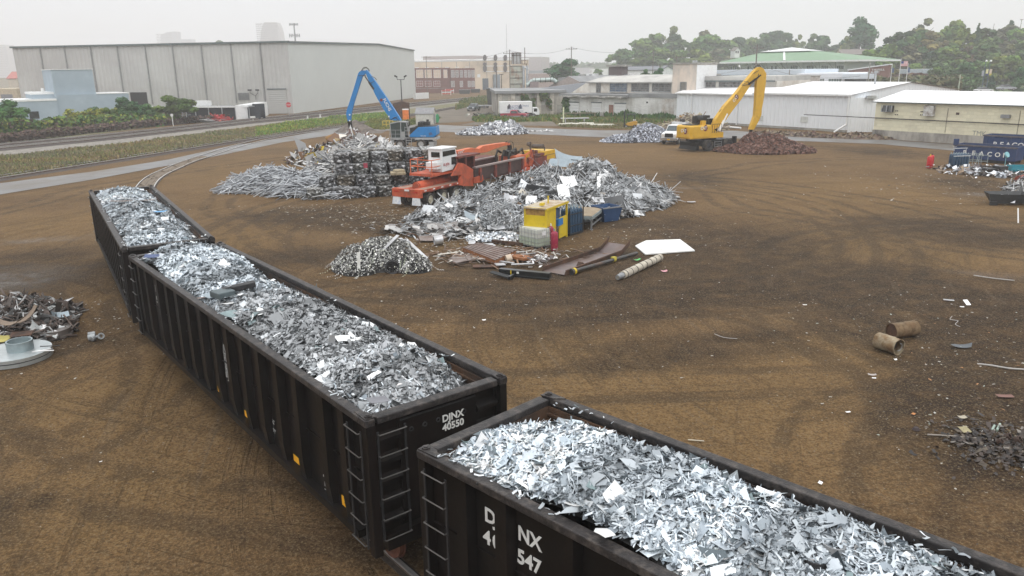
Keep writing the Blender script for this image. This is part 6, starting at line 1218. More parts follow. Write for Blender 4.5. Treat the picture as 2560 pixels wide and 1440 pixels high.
xb_=FK.sz(1330,260)[0];zb_=topz(FK,1290,254);za_=1.05
FK.box('box_body',white_paint,0,xb_,0,2.4,za_,zb_,bevel=.05);FK.box('box_front',M('grey_white_panel',(.6,.61,.62),rough=.5),xb_+.005,xb_+.06,.1,2.3,za_,zb_-.05)
x0,x1,z0,z1=FK.rect((1330,269,1349,288));mb=MB();mb.prism([(x0+.15,1.2,.6),(x1,1.2,.6),(x1,1.2,1.5),(x1-.35,1.2,z1),(x0+.15,1.2,z1)],(0,2.1,0));mb.build('cab',white_paint,FK.root,bevel=.05)
x0,x1,z0,z1=FK.rect((1335,271,1343,279));FK.box('cab_window',glass_dark,x0,x1,.12,.16,z0,z1)
mb=MB();mb.bb(.2,FK.L-.5,.3,2.1,.6,.9);mb.build('chassis',dark_steel,FK.root)
for x in(1.8,FK.L-1.2):
 for s_ in(-1,1):wheel(FK.root,x,1.2+s_*1.0,.45,.3,s_)
txt_b=M('blue_grey_lettering',(.12,.2,.33),rough=.6)
for s_,px,py,sz_ in(('HOMETOWN',1276,265,.62),('APPLIANCE',1273,269.5,.55),('SALES & SERVICE',1268,273.5,.35),('DELIVERY  INSTALLATION',1266,278,.3)):x,z=FK.sz(px,py);text(s_,sz_,txt_b,FK.root,(x,-.01,z-sz_*.4),(1,0,0),(0,0,1),ext=.004)
for px in(1272,1300):x,z=FK.sz(px,266);MB().prism([(x-.3,-.006,z-.5),(x+.35,-.006,z-.5),(x+.35,-.006,z+.1),(x+.1,-.006,z+.5),(x-.3,-.006,z+.0)],(0,.008,0)).build('emblem',M('near_black_print',(.03,.03,.04),rough=.6),FK.root)
x,z=FK.sz(1315,283);MB().cyl((x,-.02,z),(x,-.005,z),.28,n=14).build('emblem',M('near_black_print',(.03,.03,.04)),FK.root)
q0=G(1666,362.5);aT=R_(-118);root=thing('service_truck','white service truck facing the camera left of the yellow machine','truck',(q0[0]+1.9,q0[1]+3.2,0),aT)
mb=MB();mb.prism([(3.3,0,.6),(3.35,0,1.25),(3.1,0,1.45),(1.7,0,1.62),(1.5,0,1.62),(-.9,0,1.6),(-.9,0,.7)],(0,2.1,0));mb.build('bonnet',white_paint,root,bevel=.08)
vs=[(-.9,-1.0,1.6),(1.65,-1.0,1.6),(1.0,-.85,2.35),(-.8,-.85,2.35)];vs+=[(x,-y,z)for x,y,z in vs]
MB().add(vs,[(0,1,2,3),(4,5,6,7),(0,1,5,4),(1,2,6,5),(2,3,7,6),(3,0,4,7)]).build('cab',white_paint,root,bevel=.05)
MB().add([(1.62,-.88,1.66),(1.62,.88,1.66),(1.05,.76,2.28),(1.05,-.76,2.28),(1.66,-.88,1.66),(1.66,.88,1.66),(1.09,.76,2.28),(1.09,-.76,2.28)],[(0,1,2,3),(4,5,6,7)]).build('windscreen',M('blue_tint_glass',(.06,.08,.09),rough=.08),root)
for s_ in(-1,1):
 MB().add([(-.6,s_*.99,1.7),(1.3,s_*.99,1.7),(.9,s_*.88,2.25),(-.55,s_*.88,2.25),(-.6,s_*1.0,1.7),(1.3,s_*1.0,1.7),(.9,s_*.89,2.25),(-.55,s_*.89,2.25)],[(0,1,2,3),(4,5,6,7)]).build('side_window',glass_dark,root)
 MB().box((3.33,s_*.78,1.2),(.06,.3,.3)).build('headlight',M('lamp_glass',(.7,.65,.6),rough=.1),root)
 wheel(root,2.3,s_*.95,.48,.3,s_);wheel(root,-2.6,s_*.95,.48,.45,s_)
MB().bb(3.36,3.4,-.55,.55,.95,1.45).build('grille',black_paint,root);MB().bb(3.3,3.5,-1.1,1.1,.55,.85).build('bumper',M('chrome',(.5,.5,.5)),root);MB().bb(3.5,3.53,-.2,.2,.62,.78).build('number_plate',cat_yellow,root)
mb=MB();mb.bb(-4.4,-1.0,-1.15,1.15,.9,1.75);mb.build('service_body',white_paint,root,bevel=.03)
mb=MB()
for k in range(5):mb.bb(-1.1-k*.25,-1.0-k*.25,-1.0,1.0,1.76,2.6)
mb.bb(-2.4,-1.,-1.0,-.9,2.5,2.62);mb.bb(-2.4,-1.,.9,1.,2.5,2.62);mb.build('headache_rack',M('rack_white',(.6,.6,.6),rough=.5),root);MB().cyl((-1.5,.5,2.6),(-1.5,.5,2.95),.2,n=8).box((-1.7,.2,2.8),(.6,.4,.3)).build('crane_head',dark_steel,root)
q=G(1578,320.5);root=thing('forklift','small yellow forklift seen from behind on the grass edge','forklift',(q[0],q[1]+.8,0),R_(168))
MB().prism([(-1.1,0,.35),(-1.1,0,1.0),(-.8,0,1.15),(.6,0,.8),(.9,0,.4)],(0,1.15,0)).build('body',M('forklift_yellow',(.5,.27,.02),rough=.5),root,bevel=.03)
mb=MB()
for x in(-.7,.6):
 for y in(-.5,.5):mb.cyl((x,y,1.2),(x*.8,y,2.2),.04,n=6)
mb.bb(-.75,.7,-.6,.6,2.2,2.26);
for y in(-.4,.4):mb.bb(.95,1.1,y-.06,y+.06,.1,2.6)
for z in(.8,1.5,2.5):mb.bb(.96,1.08,-.4,.4,z,z+.1)
mb.build('mast_and_guard',dark_steel,root);MB().box((-.6,0,1.28),(.4,.6,.2)).build('gas_bottle',white_paint,root)
for x in(-.7,.7):
 for s_ in(-1,1):wheel(root,x,s_*.5,.28,.2,s_)
 #SCRAP HEAPS
def mound(blobs):
 """height of a heap: list of (x, y, rx, ry, angle, h, power)"""
 def h(x,y):
  z=np.zeros_like(x)
  for cx,cy,rx,ry,a,hh,pw in blobs:
   ca,sa=math.cos(a),math.sin(a);dx=x-cx;dy=y-cy;u=(dx*ca+dy*sa)/rx;v=(-dx*sa+dy*ca)/ry;r=np.sqrt(u*u+v*v)
   z=np.maximum(z,hh*np.clip(1-r**pw,0,None))
  return z
 return h
def heap_points(h,n,x0,x1,y0,y1,lift,seed=0,rough=.16):
 P=[];k=0;hh=lambda x,y:h(x,y)*(1+.18*vnoise(x,y,1.7,5+seed))+rough*vnoise(x,y,.7,6+seed)*(h(x,y)>.15)
 while k<n:
  x=RNG.uniform(x0,x1,n*2);y=RNG.uniform(y0,y1,n*2);z=hh(x,y);m=(h(x,y)>.06)&(z>0);x,y,z=x[m],y[m],z[m];P.append(np.stack([x,y,z],1));k+=len(x)
 P=np.concatenate(P)[:n];x,y=P[:,0],P[:,1];e=.2
 nn=nrm(np.stack([-(hh(x+e,y)-hh(x-e,y))/(2*e),-(hh(x,y+e)-hh(x,y-e))/(2*e),np.ones(n)],1));P[:,2]+=RNG.uniform(-.05,lift,n);P[:,2]=np.maximum(P[:,2],.04);return P,nn
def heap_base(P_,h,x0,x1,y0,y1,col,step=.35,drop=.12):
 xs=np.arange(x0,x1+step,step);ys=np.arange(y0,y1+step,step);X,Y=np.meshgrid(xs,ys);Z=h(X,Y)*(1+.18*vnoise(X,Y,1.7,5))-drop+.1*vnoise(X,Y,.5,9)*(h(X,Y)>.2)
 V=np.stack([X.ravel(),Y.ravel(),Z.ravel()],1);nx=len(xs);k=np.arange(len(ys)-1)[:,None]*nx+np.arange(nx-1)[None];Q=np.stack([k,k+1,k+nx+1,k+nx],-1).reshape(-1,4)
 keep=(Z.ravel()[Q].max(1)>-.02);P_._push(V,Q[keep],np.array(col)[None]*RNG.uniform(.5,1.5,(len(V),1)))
def downhill(nn):
 d=np.stack([nn[:,0],nn[:,1],-0.4*np.ones(len(nn))],1);return nrm(d+1e-6)
SILV=[(.54,.56,.58),(.42,.435,.45),(.3,.31,.32),(.18,.185,.19),(.8,.8,.8),(.05,.048,.045)]
def finish(P_,name,label,mat=None,cat='scrap metal'):
 o=P_.done(name,mat or scrap_white);tag(o,label,cat,kind='stuff');return o
a_=G(1340,520);b_=G(1500,500);c_=G(1610,515);d_=G(1180,545)
HB=[(2.9,58.0,5.2,5.0,.2,2.1,1.3),(6.0,60.5,4.8,5.0,0.,2.5,1.2),(-.9,54.5,4.2,4.0,.5,1.5,1.4),(9.0,58.,3.4,3.6,.3,1.3,1.3),(3.4,52.6,6.0,3.2,.05,1.3,1.6),(-3.8,51.2,3.4,2.4,.4,.75,1.5),(8.0,55.5,3.6,2.6,0,1.1,1.4),(-.5,50.,2.6,2.4,0.,.8,1.6)]
hB=mound(HB);bb_=(-7.5,13,47.5,66)
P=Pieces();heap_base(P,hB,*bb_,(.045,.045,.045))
def mix_dir(nn,k=.5):return downhill(nn)*k
n=7500;p,nn=heap_points(hB,n,*bb_,.3);N_,D_=rand_dirs(nn,.3,mix_dir(nn,.6),.75);P.bars(p,N_,D_,RNG.gamma(3,.26,n)+.25,RNG.uniform(.025,.07,n),RNG.uniform(.02,.04,n),tones(n,SILV,(4,5,4,3,1.3,2.5)),RNG.normal(0,.07,n))
n=900;p,nn=heap_points(hB,n,*bb_,.25);N_,D_=rand_dirs(nn,.35);Ln=RNG.gamma(2.2,.2,n)+.2;P.strips(p,N_,D_,Ln,Ln*RNG.uniform(.3,.9,n),RNG.normal(0,.2,n),tones(n,SILV,(4,4,3,2,2,2)),jag=.3)
n=2600;p,nn=heap_points(hB,n,*bb_,.2);N_,D_=rand_dirs(nn,.5);Ln=RNG.gamma(2.5,.1,n)+.1;P.strips(p,N_,D_,Ln,Ln*RNG.uniform(.2,.8,n),RNG.normal(0,.3,n),tones(n,[(.7,.7,.7),(.3,.28,.25),(.5,.5,.5),(.35,.22,.12)],(4,2,3,.7)),jag=.4)
n=500;p,nn=heap_points(mound([HB[3],HB[6]]),n,*bb_,.3);N_,D_=rand_dirs(nn,.3,mix_dir(nn,.8),.5);P.bars(p,N_,D_,RNG.uniform(.8,2.4,n),RNG.uniform(.03,.07,n),RNG.uniform(.02,.05,n),tones(n,SILV,(4,5,4,2,1,1)))
finish(P,'scrap_heap','biggest heap of mixed aluminium frames, sheets and profiles behind the yellow booth')
def hpt(h,px,py,dz=.15):
 z=1.0
 for _ in range(12):q=G(px,py,z);z=.5*z+.5*(float(h(np.array([q[0]]),np.array([q[1]]))[0])+dz)
 return G(px,py,z)
def put_sheet(h,px,py,ol,rz,tilt,mat,label,bend=.05,cat='sheet metal',dz=.25):p=hpt(h,px,py,dz);return loose_sheet('scrap_sheet',label,cat,p,rz,ol,bend,mat,tilt,th=.02)
white_pl=M('white_panel',(.88,.88,.88),rough=.6,var=.03)
for args in((1388,437,sq(.75,1.0),0,(1.35,0),white_pl,'bright white square panel standing upright on top of the big heap',.0),(1345,452,sq(2.6,1.3),.1,(.5,.1),white_sheet,'large white rounded sheet left of the upright panel on the big heap',.12),(1425,462,sq(1.3,1.6),.5,(.7,.1),white_sheet,'white sheet leaning right of the upright panel',.1),(1410,490,[(-.5,-.9),(.4,-.8),(.5,.6),(.1,.95),(-.4,.8)],.35,(.9,0),white_sheet,'white door shaped sheet leaning above the yellow booth',.05),(1328,502,sq(.75,.75),0,(.9,.05),white_pl,'white square panel on the heap left of the booth roof',.0),(1275,510,sq(1.0,1.4),.3,(.9,.3),grey_sheet,'crumpled grey rectangular duct piece in the middle of the big heap',.25),(1495,500,sq(.8,.55),.2,(.5,.1),grey_sheet,'flat grey square plate on the right slope of the big heap',.02),(1537,437,sq(1.7,.5),.2,(.3,.2),white_sheet,'curved white trough on the right shoulder of the big heap',-.35),(1497,462,sq(.25,1.3),.15,(1.1,.1),white_sheet,'narrow white board standing on the right of the big heap',.0),(1205,455,sq(.7,1.0),.6,(.8,.2),grey_sheet,'grey plate at the left shoulder of the big heap',.05),(1195,545,sq(1.8,1.0),.15,(.25,.1),blue_grey_sheet,'wavy bluish sheet at the left foot of the big heap',.3),(1170,552,sq(1.4,.9),-.2,(.3,-.2),white_sheet,'shiny folded white sheet at the left foot of the big heap',.35),(1120,500,sq(1.5,.7),.5,(.2,.5),grey_sheet,'flat grey sheet hiding a trailer wheel',.02),(1240,570,sq(1.1,.6),.1,(.2,0),grey_sheet,'grey sheet lying before the big heap',.1),(1420,400,sq(3.4,1.6),.35,(.7,.3),blue_grey_sheet,'big blue grey folded sheet at the back right of the big heap',.2),(1398,408,sq(2.3,1.0),-.5,(.9,0),blue_grey_sheet,'blue grey box side leaning behind the big heap',.05),(1682,492,sq(1.0,.5),.3,(0,0),grey_sheet,'grey plate lying alone right of the big heap',.0),(1728,505,sq(.6,.3),.1,(0,0),grey_sheet,'small pale scrap plate on the dirt right of the big heap',.05)):
 px,py,ol,rz,tilt,mt,lab,bend=args;put_sheet(hB,px,py,ol,rz,tilt,mt,lab,bend,dz=.3 if px<1670 else.05)
def frame(name,label,P0,w_,l_,rungs,rz,tilt,mat,cat):
 o=thing(name,label,cat,P0,rz);o.rotation_euler=(tilt[0],tilt[1],rz)
 for s_ in(-1,1):MB().bb(-l_/2,l_/2,s_*w_/2-.04,s_*w_/2+.04,-.03,.03).build('rail',mat,o)
 for k in range(rungs):x=-l_/2+l_*(k+.5)/rungs;MB().bb(x-.03,x+.03,-w_/2+.04,w_/2-.04,-.02,.02).build('rung',mat,o)
frame('ladder','aluminium ladder lying across the heap behind the booth roof',hpt(hB,1345,480,.35),.8,2.6,9,.35,(.5,.0),galv,'ladder')
frame('ladder','second aluminium ladder lying lower on the heap beside the booth',hpt(hB,1310,522,.35),.7,2.4,9,.25,(.5,.1),galv,'ladder')
p=hpt(hB,1310,487,.35);o=MB().cyl((0,0,0),(0,0,.08),.42,n=24).cyl((0,0,.08),(0,0,.1),.3,n=24).build('pan_cover',M('cream_lid',(.6,.56,.48),rough=.6),loc=p);o.rotation_euler=(.9,.1,.2);tag(o,'round cream lid on the big heap above the ladders','lid')
mb=MB();q0=hpt(hB,1255,475,.4);q1=hpt(hB,1300,478,.5);q2=hpt(hB,1312,458,1.0);mb.tube([q0,q1,q2],.05,4);tag(mb.build('bent_profile',white_paint),'long white L shaped bent profile on the big heap','profile')
hW=mound([(-.6,47.6,1.7,1.3,0,.85,1.5)]);P=Pieces();n=1500;p,nn=heap_points(hW,n,-2.6,1.4,46,49.2,.2);N_,D_=rand_dirs(nn,.6,downhill(nn),.6);P.strips(p,N_,D_,RNG.uniform(.3,1.0,n),RNG.uniform(.02,.05,n),RNG.normal(0,.5,n),tones(n,SILV,(5,5,3,1,2,1)),jag=.1,seg=4)
finish(P,'wire_tangle','tangle of shiny aluminium strip left of the yellow booth')
def litter(name,label,cpx,spread,n,cols,size=(.05,.25),wts=None,mat=None,elong=1.):
 P=Pieces();q=G(*cpx);x=q[0]+RNG.normal(0,spread[0],n);y=q[1]+RNG.normal(0,spread[1],n);p=np.stack([x,y,RNG.uniform(.015,.05,n)],1);N_,D_=rand_dirs(np.tile([0,0,1.],(n,1)),.15)
 Ln=RNG.uniform(*size,n)*elong;P.strips(p,N_,D_,Ln,Ln*RNG.uniform(.15,.8,n)/elong,RNG.normal(0,.15,n),tones(n,cols,wts),jag=.4);o=P.done(name,mat or scrap_matt);tag(o,label,'litter',kind='stuff');return o
PALE=[(.42,.4,.36),(.28,.25,.2),(.17,.135,.08),(.14,.08,.035),(.05,.04,.03)]
litter('metal_litter','pale chips and splinters strewn before the baler trailer',(1000,545),(3.2,2.6),900,PALE,(.04,.22),(2,3,4,3,2))
litter('metal_litter','chips scattered between the swarf heap and the booth',(1180,600),(3.0,2.2),900,PALE,(.04,.2),(2,3,4,3,3))
litter('metal_litter','chips scattered around the foot of the stacked bales',(850,520),(3.5,1.6),350,PALE,(.04,.2),(2,3,3,2,2))
litter('metal_litter','chips scattered right of the booth and bench',(1560,590),(3.5,2.6),350,PALE,(.03,.15),(3,3,3,2,2))
litter('metal_litter','chips and scraps in the front of the wide open dirt',(1600,780),(7,5),420,PALE,(.02,.09),(4,3,3,2,2))
litter('metal_litter','scraps in the dark oily dirt at the right',(2420,880),(3.0,4.5),620,PALE+[(.35,.4,.36),(.4,.2,.08)],(.02,.1),(3,3,3,2,2,1,1))
litter('metal_litter','scraps strewn at the bottom right corner',(2480,1120),(1.3,1.6),420,PALE+[(.35,.4,.36)],(.015,.07),(2,3,3,2,3,1))
litter('metal_litter','bright chips strewn left of the wagons',(190,800),(2.2,3.2),420,PALE,(.02,.1),(5,3,2,1,1))
litter('metal_litter','sparse chips at the lower left of the yard',(250,1100),(3,2.5),160,PALE,(.012,.05),(5,3,2,1,1))
litter('metal_litter','scraps around the blue containers',(2400,470),(6,6),500,PALE,(.04,.2),(4,3,2,1,2))
litter('metal_litter','chips on the far middle of the yard',(1500,480),(14,12),300,PALE,(.05,.18),(3,3,2,1,1))
litter('metal_litter','chips on the dirt between the wagons and the swarf heap',(1000,760),(4,4),260,PALE,(.02,.1),(4,3,3,1,1))
litter('dirt_clods','small stones and clods over the near yard',(1700,1000),(7,5),2600,[(.12,.09,.06),(.2,.16,.11),(.05,.04,.03)],(.015,.05))
litter('dirt_clods','small stones and clods left of the wagons',(260,1050),(3.5,4),1400,[(.13,.095,.06),(.2,.15,.1),(.06,.045,.03)],(.012,.04))
tl,tr=G(585,470),G(850,500);hT=mound([(-20.6,66.5,4.6,3.0,.05,1.5,1.3),(-17.0,64.3,4.2,3.2,-.15,1.45,1.3),(-15.,62.8,3.4,2.4,-.3,.9,1.3)]);P=Pieces();bt=(-26,-11.5,59.5,70)
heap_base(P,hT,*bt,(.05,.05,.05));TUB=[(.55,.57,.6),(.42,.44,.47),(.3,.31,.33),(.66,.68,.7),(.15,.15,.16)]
n=1900;p,nn=heap_points(hT,n,*bt,.35,rough=.1);dr=np.stack([np.cos(RNG.normal(.15,.75,n)),np.sin(RNG.normal(.15,.75,n)),RNG.normal(0,.12,n)],1);N_,D_=rand_dirs(nn,.15,dr,.12);P.bars(p,N_,D_,RNG.uniform(1.0,3.0,n),RNG.uniform(.035,.07,n),RNG.uniform(.035,.07,n),tones(n,TUB,(4,4,3,3,2)),RNG.normal(0,.03,n))
finish(P,'tube_heap','spread heap of long thin grey aluminium tubes left of the stacked bales')
for k,(px,py,L_,a_)in enumerate(((625,479,2.4,.02),(720,492,1.4,.9),(760,380+20,1.2,1.3))):
 q=G(px,py);tag(MB().box((q[0],q[1],.05),(L_,.07,.06),a_).build('loose_tube',grey_sheet),('single long tube lying left of the tube heap','short thin rod lying in front of the tube heap','thin dark rod on the dirt behind the tube heap')[k],'tube')
hP=mound([(-13.6,69.5,3.6,3.8,0,3.1,1.6),(-11.6,68.8,2.3,3.0,0,2.3,1.6),(-15.8,67.5,2.8,2.8,0,2.0,1.5)]);P=Pieces();bp_=(-19,-4.5,65,76)
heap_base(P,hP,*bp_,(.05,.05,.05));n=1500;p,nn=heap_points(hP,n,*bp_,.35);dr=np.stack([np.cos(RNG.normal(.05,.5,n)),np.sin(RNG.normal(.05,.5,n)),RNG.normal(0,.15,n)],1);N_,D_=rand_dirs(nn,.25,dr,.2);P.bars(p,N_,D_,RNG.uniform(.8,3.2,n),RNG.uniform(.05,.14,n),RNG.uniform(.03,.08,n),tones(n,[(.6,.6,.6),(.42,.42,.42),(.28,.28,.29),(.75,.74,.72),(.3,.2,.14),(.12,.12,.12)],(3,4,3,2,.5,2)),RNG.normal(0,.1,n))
n=700;p,nn=heap_points(hP,n,*bp_,.2);N_,D_=rand_dirs(nn,.4);Ln=RNG.uniform(.2,.9,n);P.strips(p,N_,D_,Ln,Ln*.5,RNG.normal(0,.2,n),tones(n,SILV),jag=.3)
finish(P,'profile_heap','heap of curved grey pipes and profiles on top of and behind the bales')
hM=mound([(-17.8,88.5,5.0,4.0,0,2.6,1.35),(-15.6,88.0,3.6,3.6,0,2.2,1.4),(-21.5,86.5,3.5,2.6,0,1.2,1.3),(-15.,84.5,4.5,2.6,0,1.2,1.4)]);P=Pieces();bm=(-26,-5.5,80,93)
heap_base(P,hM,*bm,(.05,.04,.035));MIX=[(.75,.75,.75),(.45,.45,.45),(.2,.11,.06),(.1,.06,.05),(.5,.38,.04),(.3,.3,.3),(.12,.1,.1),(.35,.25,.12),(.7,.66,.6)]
n=1300;p,nn=heap_points(hM,n,*bm,.35);N_,D_=rand_dirs(nn,.5);Ln=RNG.gamma(2.2,.3,n)+.2;c_=tones(n,MIX,(4,3,4,4,.9,3,3,2,2));rightish=p[:,0]>-15;c_[rightish]=tones(int(rightish.sum()),[(.8,.8,.8),(.6,.6,.6),(.4,.4,.4),(.25,.24,.22),(.55,.42,.04)],(5,4,3,2,.4));P.strips(p,N_,D_,Ln,Ln*RNG.uniform(.3,.9,n),RNG.normal(0,.35,n),c_,jag=.35)
n=1100;p,nn=heap_points(hM,n,*bm,.4);N_,D_=rand_dirs(nn,.4,downhill(nn)*.5,.8);c_=tones(n,MIX,(4,3,3,3,.5,3,2,1,2));rightish=p[:,0]>-15;c_[rightish]=tones(int(rightish.sum()),[(.8,.8,.8),(.6,.6,.6),(.4,.4,.4)],(4,4,3));P.bars(p,N_,D_,RNG.uniform(.5,2.2,n),RNG.uniform(.06,.18,n),RNG.uniform(.03,.1,n),c_,RNG.normal(0,.12,n))
finish(P,'mixed_scrap_heap','coloured heap of mixed scrap under the grapple of the blue machine',mat=attr_mat('mixed_scrap',rough=.55,metal=.25))
for px,py,ol,rz,tilt,mt,lab,bend in((955,352,[(-.8,-.6),(1.0,-.6),(.1,.6)],.1,(.9,.1),white_pl,'big white triangular sheet standing on the mixed scrap heap',.1),(876,345,sq(.9,.5),.5,(.4,.2),M('sun_yellow',(.7,.55,.02),rough=.5),'bright yellow bent panel on the mixed scrap heap',.3),(920,340,sq(2.2,.6),-.5,(.6,0),white_pl,'long white slotted panel sloping down the mixed heap',.02),(865,357,sq(.8,.5),-.2,(.6,0),M('sun_yellow',(.7,.55,.02)),'small yellow piece below the yellow panel on the mixed heap',.1),(840,369,sq(.9,.7),.1,(1.0,.2),white_pl,'white box side at the left of the mixed scrap heap',.05),(862,362,sq(.7,.6),-.1,(.9,.1),white_pl,'white rounded basin on the mixed scrap heap',-.2)):
 put_sheet(hM,px,py,ol,rz,tilt,mt,lab,bend,dz=.35)
for px,py,lab in((826,345,'rusty brown drum lying on the mixed scrap heap'),(846,352,'ochre drum with an open end on the mixed scrap heap')):
 p=hpt(hM,px,py,.5);mb=MB();mb.ring((0,0,0),(.9,-.3,.3),.45,.42,1.1,18);mb.cyl((-.5,.15,-.15),(-.46,.14,-.14),.43,n=18);tag(mb.build('drum',M('ochre_rust',(.3,.16,.04),rough=.8,var=.3),loc=p,smooth=True),lab,'drum')
hS=mound([(-6.2,71,2.4,1.6,0,1.5,1.5),(-1.6,72,3.2,1.6,0,1.2,1.5)]);P=Pieces();n=1500;p,nn=heap_points(hS,n,-9,2.5,69,74,.25);N_,D_=rand_dirs(nn,.6);Ln=RNG.uniform(.1,.4,n);P.strips(p,N_,D_,Ln,Ln*.5,RNG.normal(0,.3,n),tones(n,[(.75,.72,.66),(.5,.42,.32),(.3,.22,.15),(.6,.6,.6),(.5,.2,.12)],(4,3,3,3,1)),jag=.4);heap_base(P,hS,-9,2.5,69,74,(.08,.06,.05));finish(P,'cable_scrap_heap','low tangled heap of beige scrap behind the white cab of the baler',mat=scrap_matt)
for lab,blobs,bbx,sz_,cols in(('low silver heap in the middle distance by the wet road, with a long left tail',[(-1.8,124,4.6,3.4,0,2.1,1.2),(-5.,122.5,3.6,2.4,0,1.1,1.2),(0,123,3,2.6,0,2.0,1.3)],(-9,4.5,119,128),.4,[(.6,.62,.65),(.42,.43,.47),(.2,.21,.24),(.75,.75,.76)]),('grey silver heap of small clippings left of the white service truck',[(19.0,108,4.4,4.0,0,2.4,1.05),(15.5,106.5,3.4,2.6,0,.9,1.2)],(11,24,103,112.5),.22,[(.5,.53,.6),(.34,.36,.42),(.62,.64,.7),(.2,.21,.25)])):
 hh_=mound(blobs);P=Pieces();heap_base(P,hh_,*bbx,(.08,.08,.09));n=4200;p,nn=heap_points(hh_,n,*bbx,.12);N_,D_=rand_dirs(nn,.5);Ln=RNG.uniform(.3,1.3,n)*sz_;P.strips(p,N_,D_,Ln,Ln*RNG.uniform(.3,.9,n),RNG.normal(0,.25,n),tones(n,cols),jag=.4);finish(P,'silver_heap',lab)
litter('metal_litter','white fragments right of the low silver heap',(1345,328),(1.6,.6),60,[(.8,.8,.8)],(.2,.8))
hR=mound([(30.0,90.6,4.6,3.2,.05,2.0,1.25),(28.3,91.2,3.2,2.6,0,1.9,1.4),(32.5,90,3.0,2.2,-.2,1.0,1.2),(26.5,92,2.5,2.0,0,.8,1.3)]);P=Pieces();br_=(23.5,36,86.5,95)
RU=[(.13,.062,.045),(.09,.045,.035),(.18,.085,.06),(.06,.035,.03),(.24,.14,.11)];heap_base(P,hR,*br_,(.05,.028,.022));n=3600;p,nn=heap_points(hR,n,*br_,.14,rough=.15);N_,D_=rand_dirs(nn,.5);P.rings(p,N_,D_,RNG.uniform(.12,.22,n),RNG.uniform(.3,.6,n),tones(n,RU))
n=2600;p,nn=heap_points(hR,n,*br_,.12,rough=.15);N_,D_=rand_dirs(nn,.6);P.bars(p,N_,D_,RNG.uniform(.1,.4,n),RNG.uniform(.06,.2,n),RNG.uniform(.05,.1,n),tones(n,RU));finish(P,'brake_disc_heap','rusty red brown heap of small round castings under the yellow machine grapple',mat=attr_mat('rusty_scrap',rough=.85,metal=0))
hG=mound([(-25.8,131.5,3.6,3,0,2.0,1.05)]);P=Pieces();heap_base(P,hG,-31,-21,127,136,(.12,.1,.085),step=.3,drop=0);finish(P,'gravel_heap','smooth cone of grey brown gravel behind the mixed scrap heap',mat=attr_mat('gravel',rough=.95,metal=0),cat='gravel')
hC=mound([(-6.7,38.7,1.7,1.7,0,1.12,2.2),(-5.5,38.3,1.3,1.5,0,.95,2.2),(-7.9,38.0,1.3,1.3,0,.85,2.1),(-4.9,37.5,.95,.9,0,.55,2),(-7.6,37.2,1.0,.9,0,.5,2)]);P=Pieces();bc=(-9.6,-3.6,35.8,41);heap_base(P,hC,*bc,(.03,.03,.03),step=.15)
n=9000;p,nn=heap_points(hC,n,*bc,.22,rough=.3);N_,D_=rand_dirs(nn,.7,downhill(nn)*.6,.6);P.strips(p,N_,D_,RNG.uniform(.04,.12,n),RNG.uniform(.03,.06,n),RNG.normal(.2,.5,n),tones(n,[(.8,.8,.78),(.55,.55,.53),(.3,.3,.29),(.65,.66,.56),(.08,.08,.08)],(3,4,3,1,5)),jag=.15,seg=2)
for k in range(70):
 q,nn1=heap_points(hC,1,*bc,.1);q=q[0];d=downhill(nn1)[0];s_=np.cross(d,nn1[0]);m=26;t=np.arange(m)/m;L_=random.uniform(.5,1.2);pts_=q+d*(t*L_)[:,None];ph=t*40;off=s_[None]*(.05*np.cos(ph))[:,None]+nn1*(.05*np.sin(ph)+.06)[:,None];pp=pts_+off;pp[:,2]=np.maximum(pp[:,2],.03)
 mid=(pp[1:]+pp[:-1])/2;dd=nrm(pp[1:]-pp[:-1]);nn2=nrm(off[1:]);tn_=np.tile(tones(1,[(.85,.86,.8),(.6,.65,.5),(.75,.75,.75)]),(m-1,1));P.strips(mid,nn2,dd,np.full(m-1,.045),np.full(m-1,.03),np.zeros(m-1),tn_,jag=.0,seg=1)
finish(P,'swarf_heap','round heap of curly perforated silver turnings left of the rusty plates')
for px,py,ol,rz,tilt,lab in((897,662,sq(.16,1.25),0,(1.25,0),'pale narrow board leaning on the front of the swarf heap'),(972,611,sq(.22,1.5),-.7,(.5,.0),'grey strip lying across the left of the swarf heap'),(1040,622,sq(.2,1.9),.75,(.4,.0),'long grey strip sloping down the right of the swarf heap'),(1022,612,sq(.28,1.5),.95,(.4,.1),'wider grey strip beside the sloping strip on the swarf heap'),(1112,581,sq(.8,.5),.1,(.15,0),'flat grey sheet behind the swarf heap'),(1180,606,sq(.4,.5),.0,(.2,0),'small grey flap beside the round duct'),(1215,614,[(-.5,0),(-.3,-.35),(.2,-.42),(.55,-.1),(.5,.3),(-.2,.35)],.1,(.1,0),'rounded grey plate right of the round duct'),(1075,596,[(-.9,-.25),(.3,-.45),(1.0,-.1),(.7,.4),(-.6,.35)],.2,(.2,0),'wide weathered sheet behind the swarf heap'),(1150,580,sq(1.9,.35),.25,(.1,0),'long grey folded sheet behind the round duct')):
 put_sheet(hC,px,py,ol,rz,tilt,M('pale_scrap_board',(.6,.6,.57),rough=.6)if 'board' in lab else(brown_sheet if 'weathered' in lab else grey_sheet),lab,.04,dz=.15)
q=G(1096,612);mb=MB();mb.ring((0,0,.28),(1,.3,.1),.27,.255,.5,24);mb.ring((-.15,-.04,.28),(1,.3,.1),.285,.25,.04,24);mb.ring((.1,.04,.28),(1,.3,.1),.285,.25,.04,24);tag(mb.build('duct_section',grey_sheet,loc=(q[0],q[1],0),smooth=True),'short ribbed grey duct lying between flat sheets behind the swarf heap','duct')
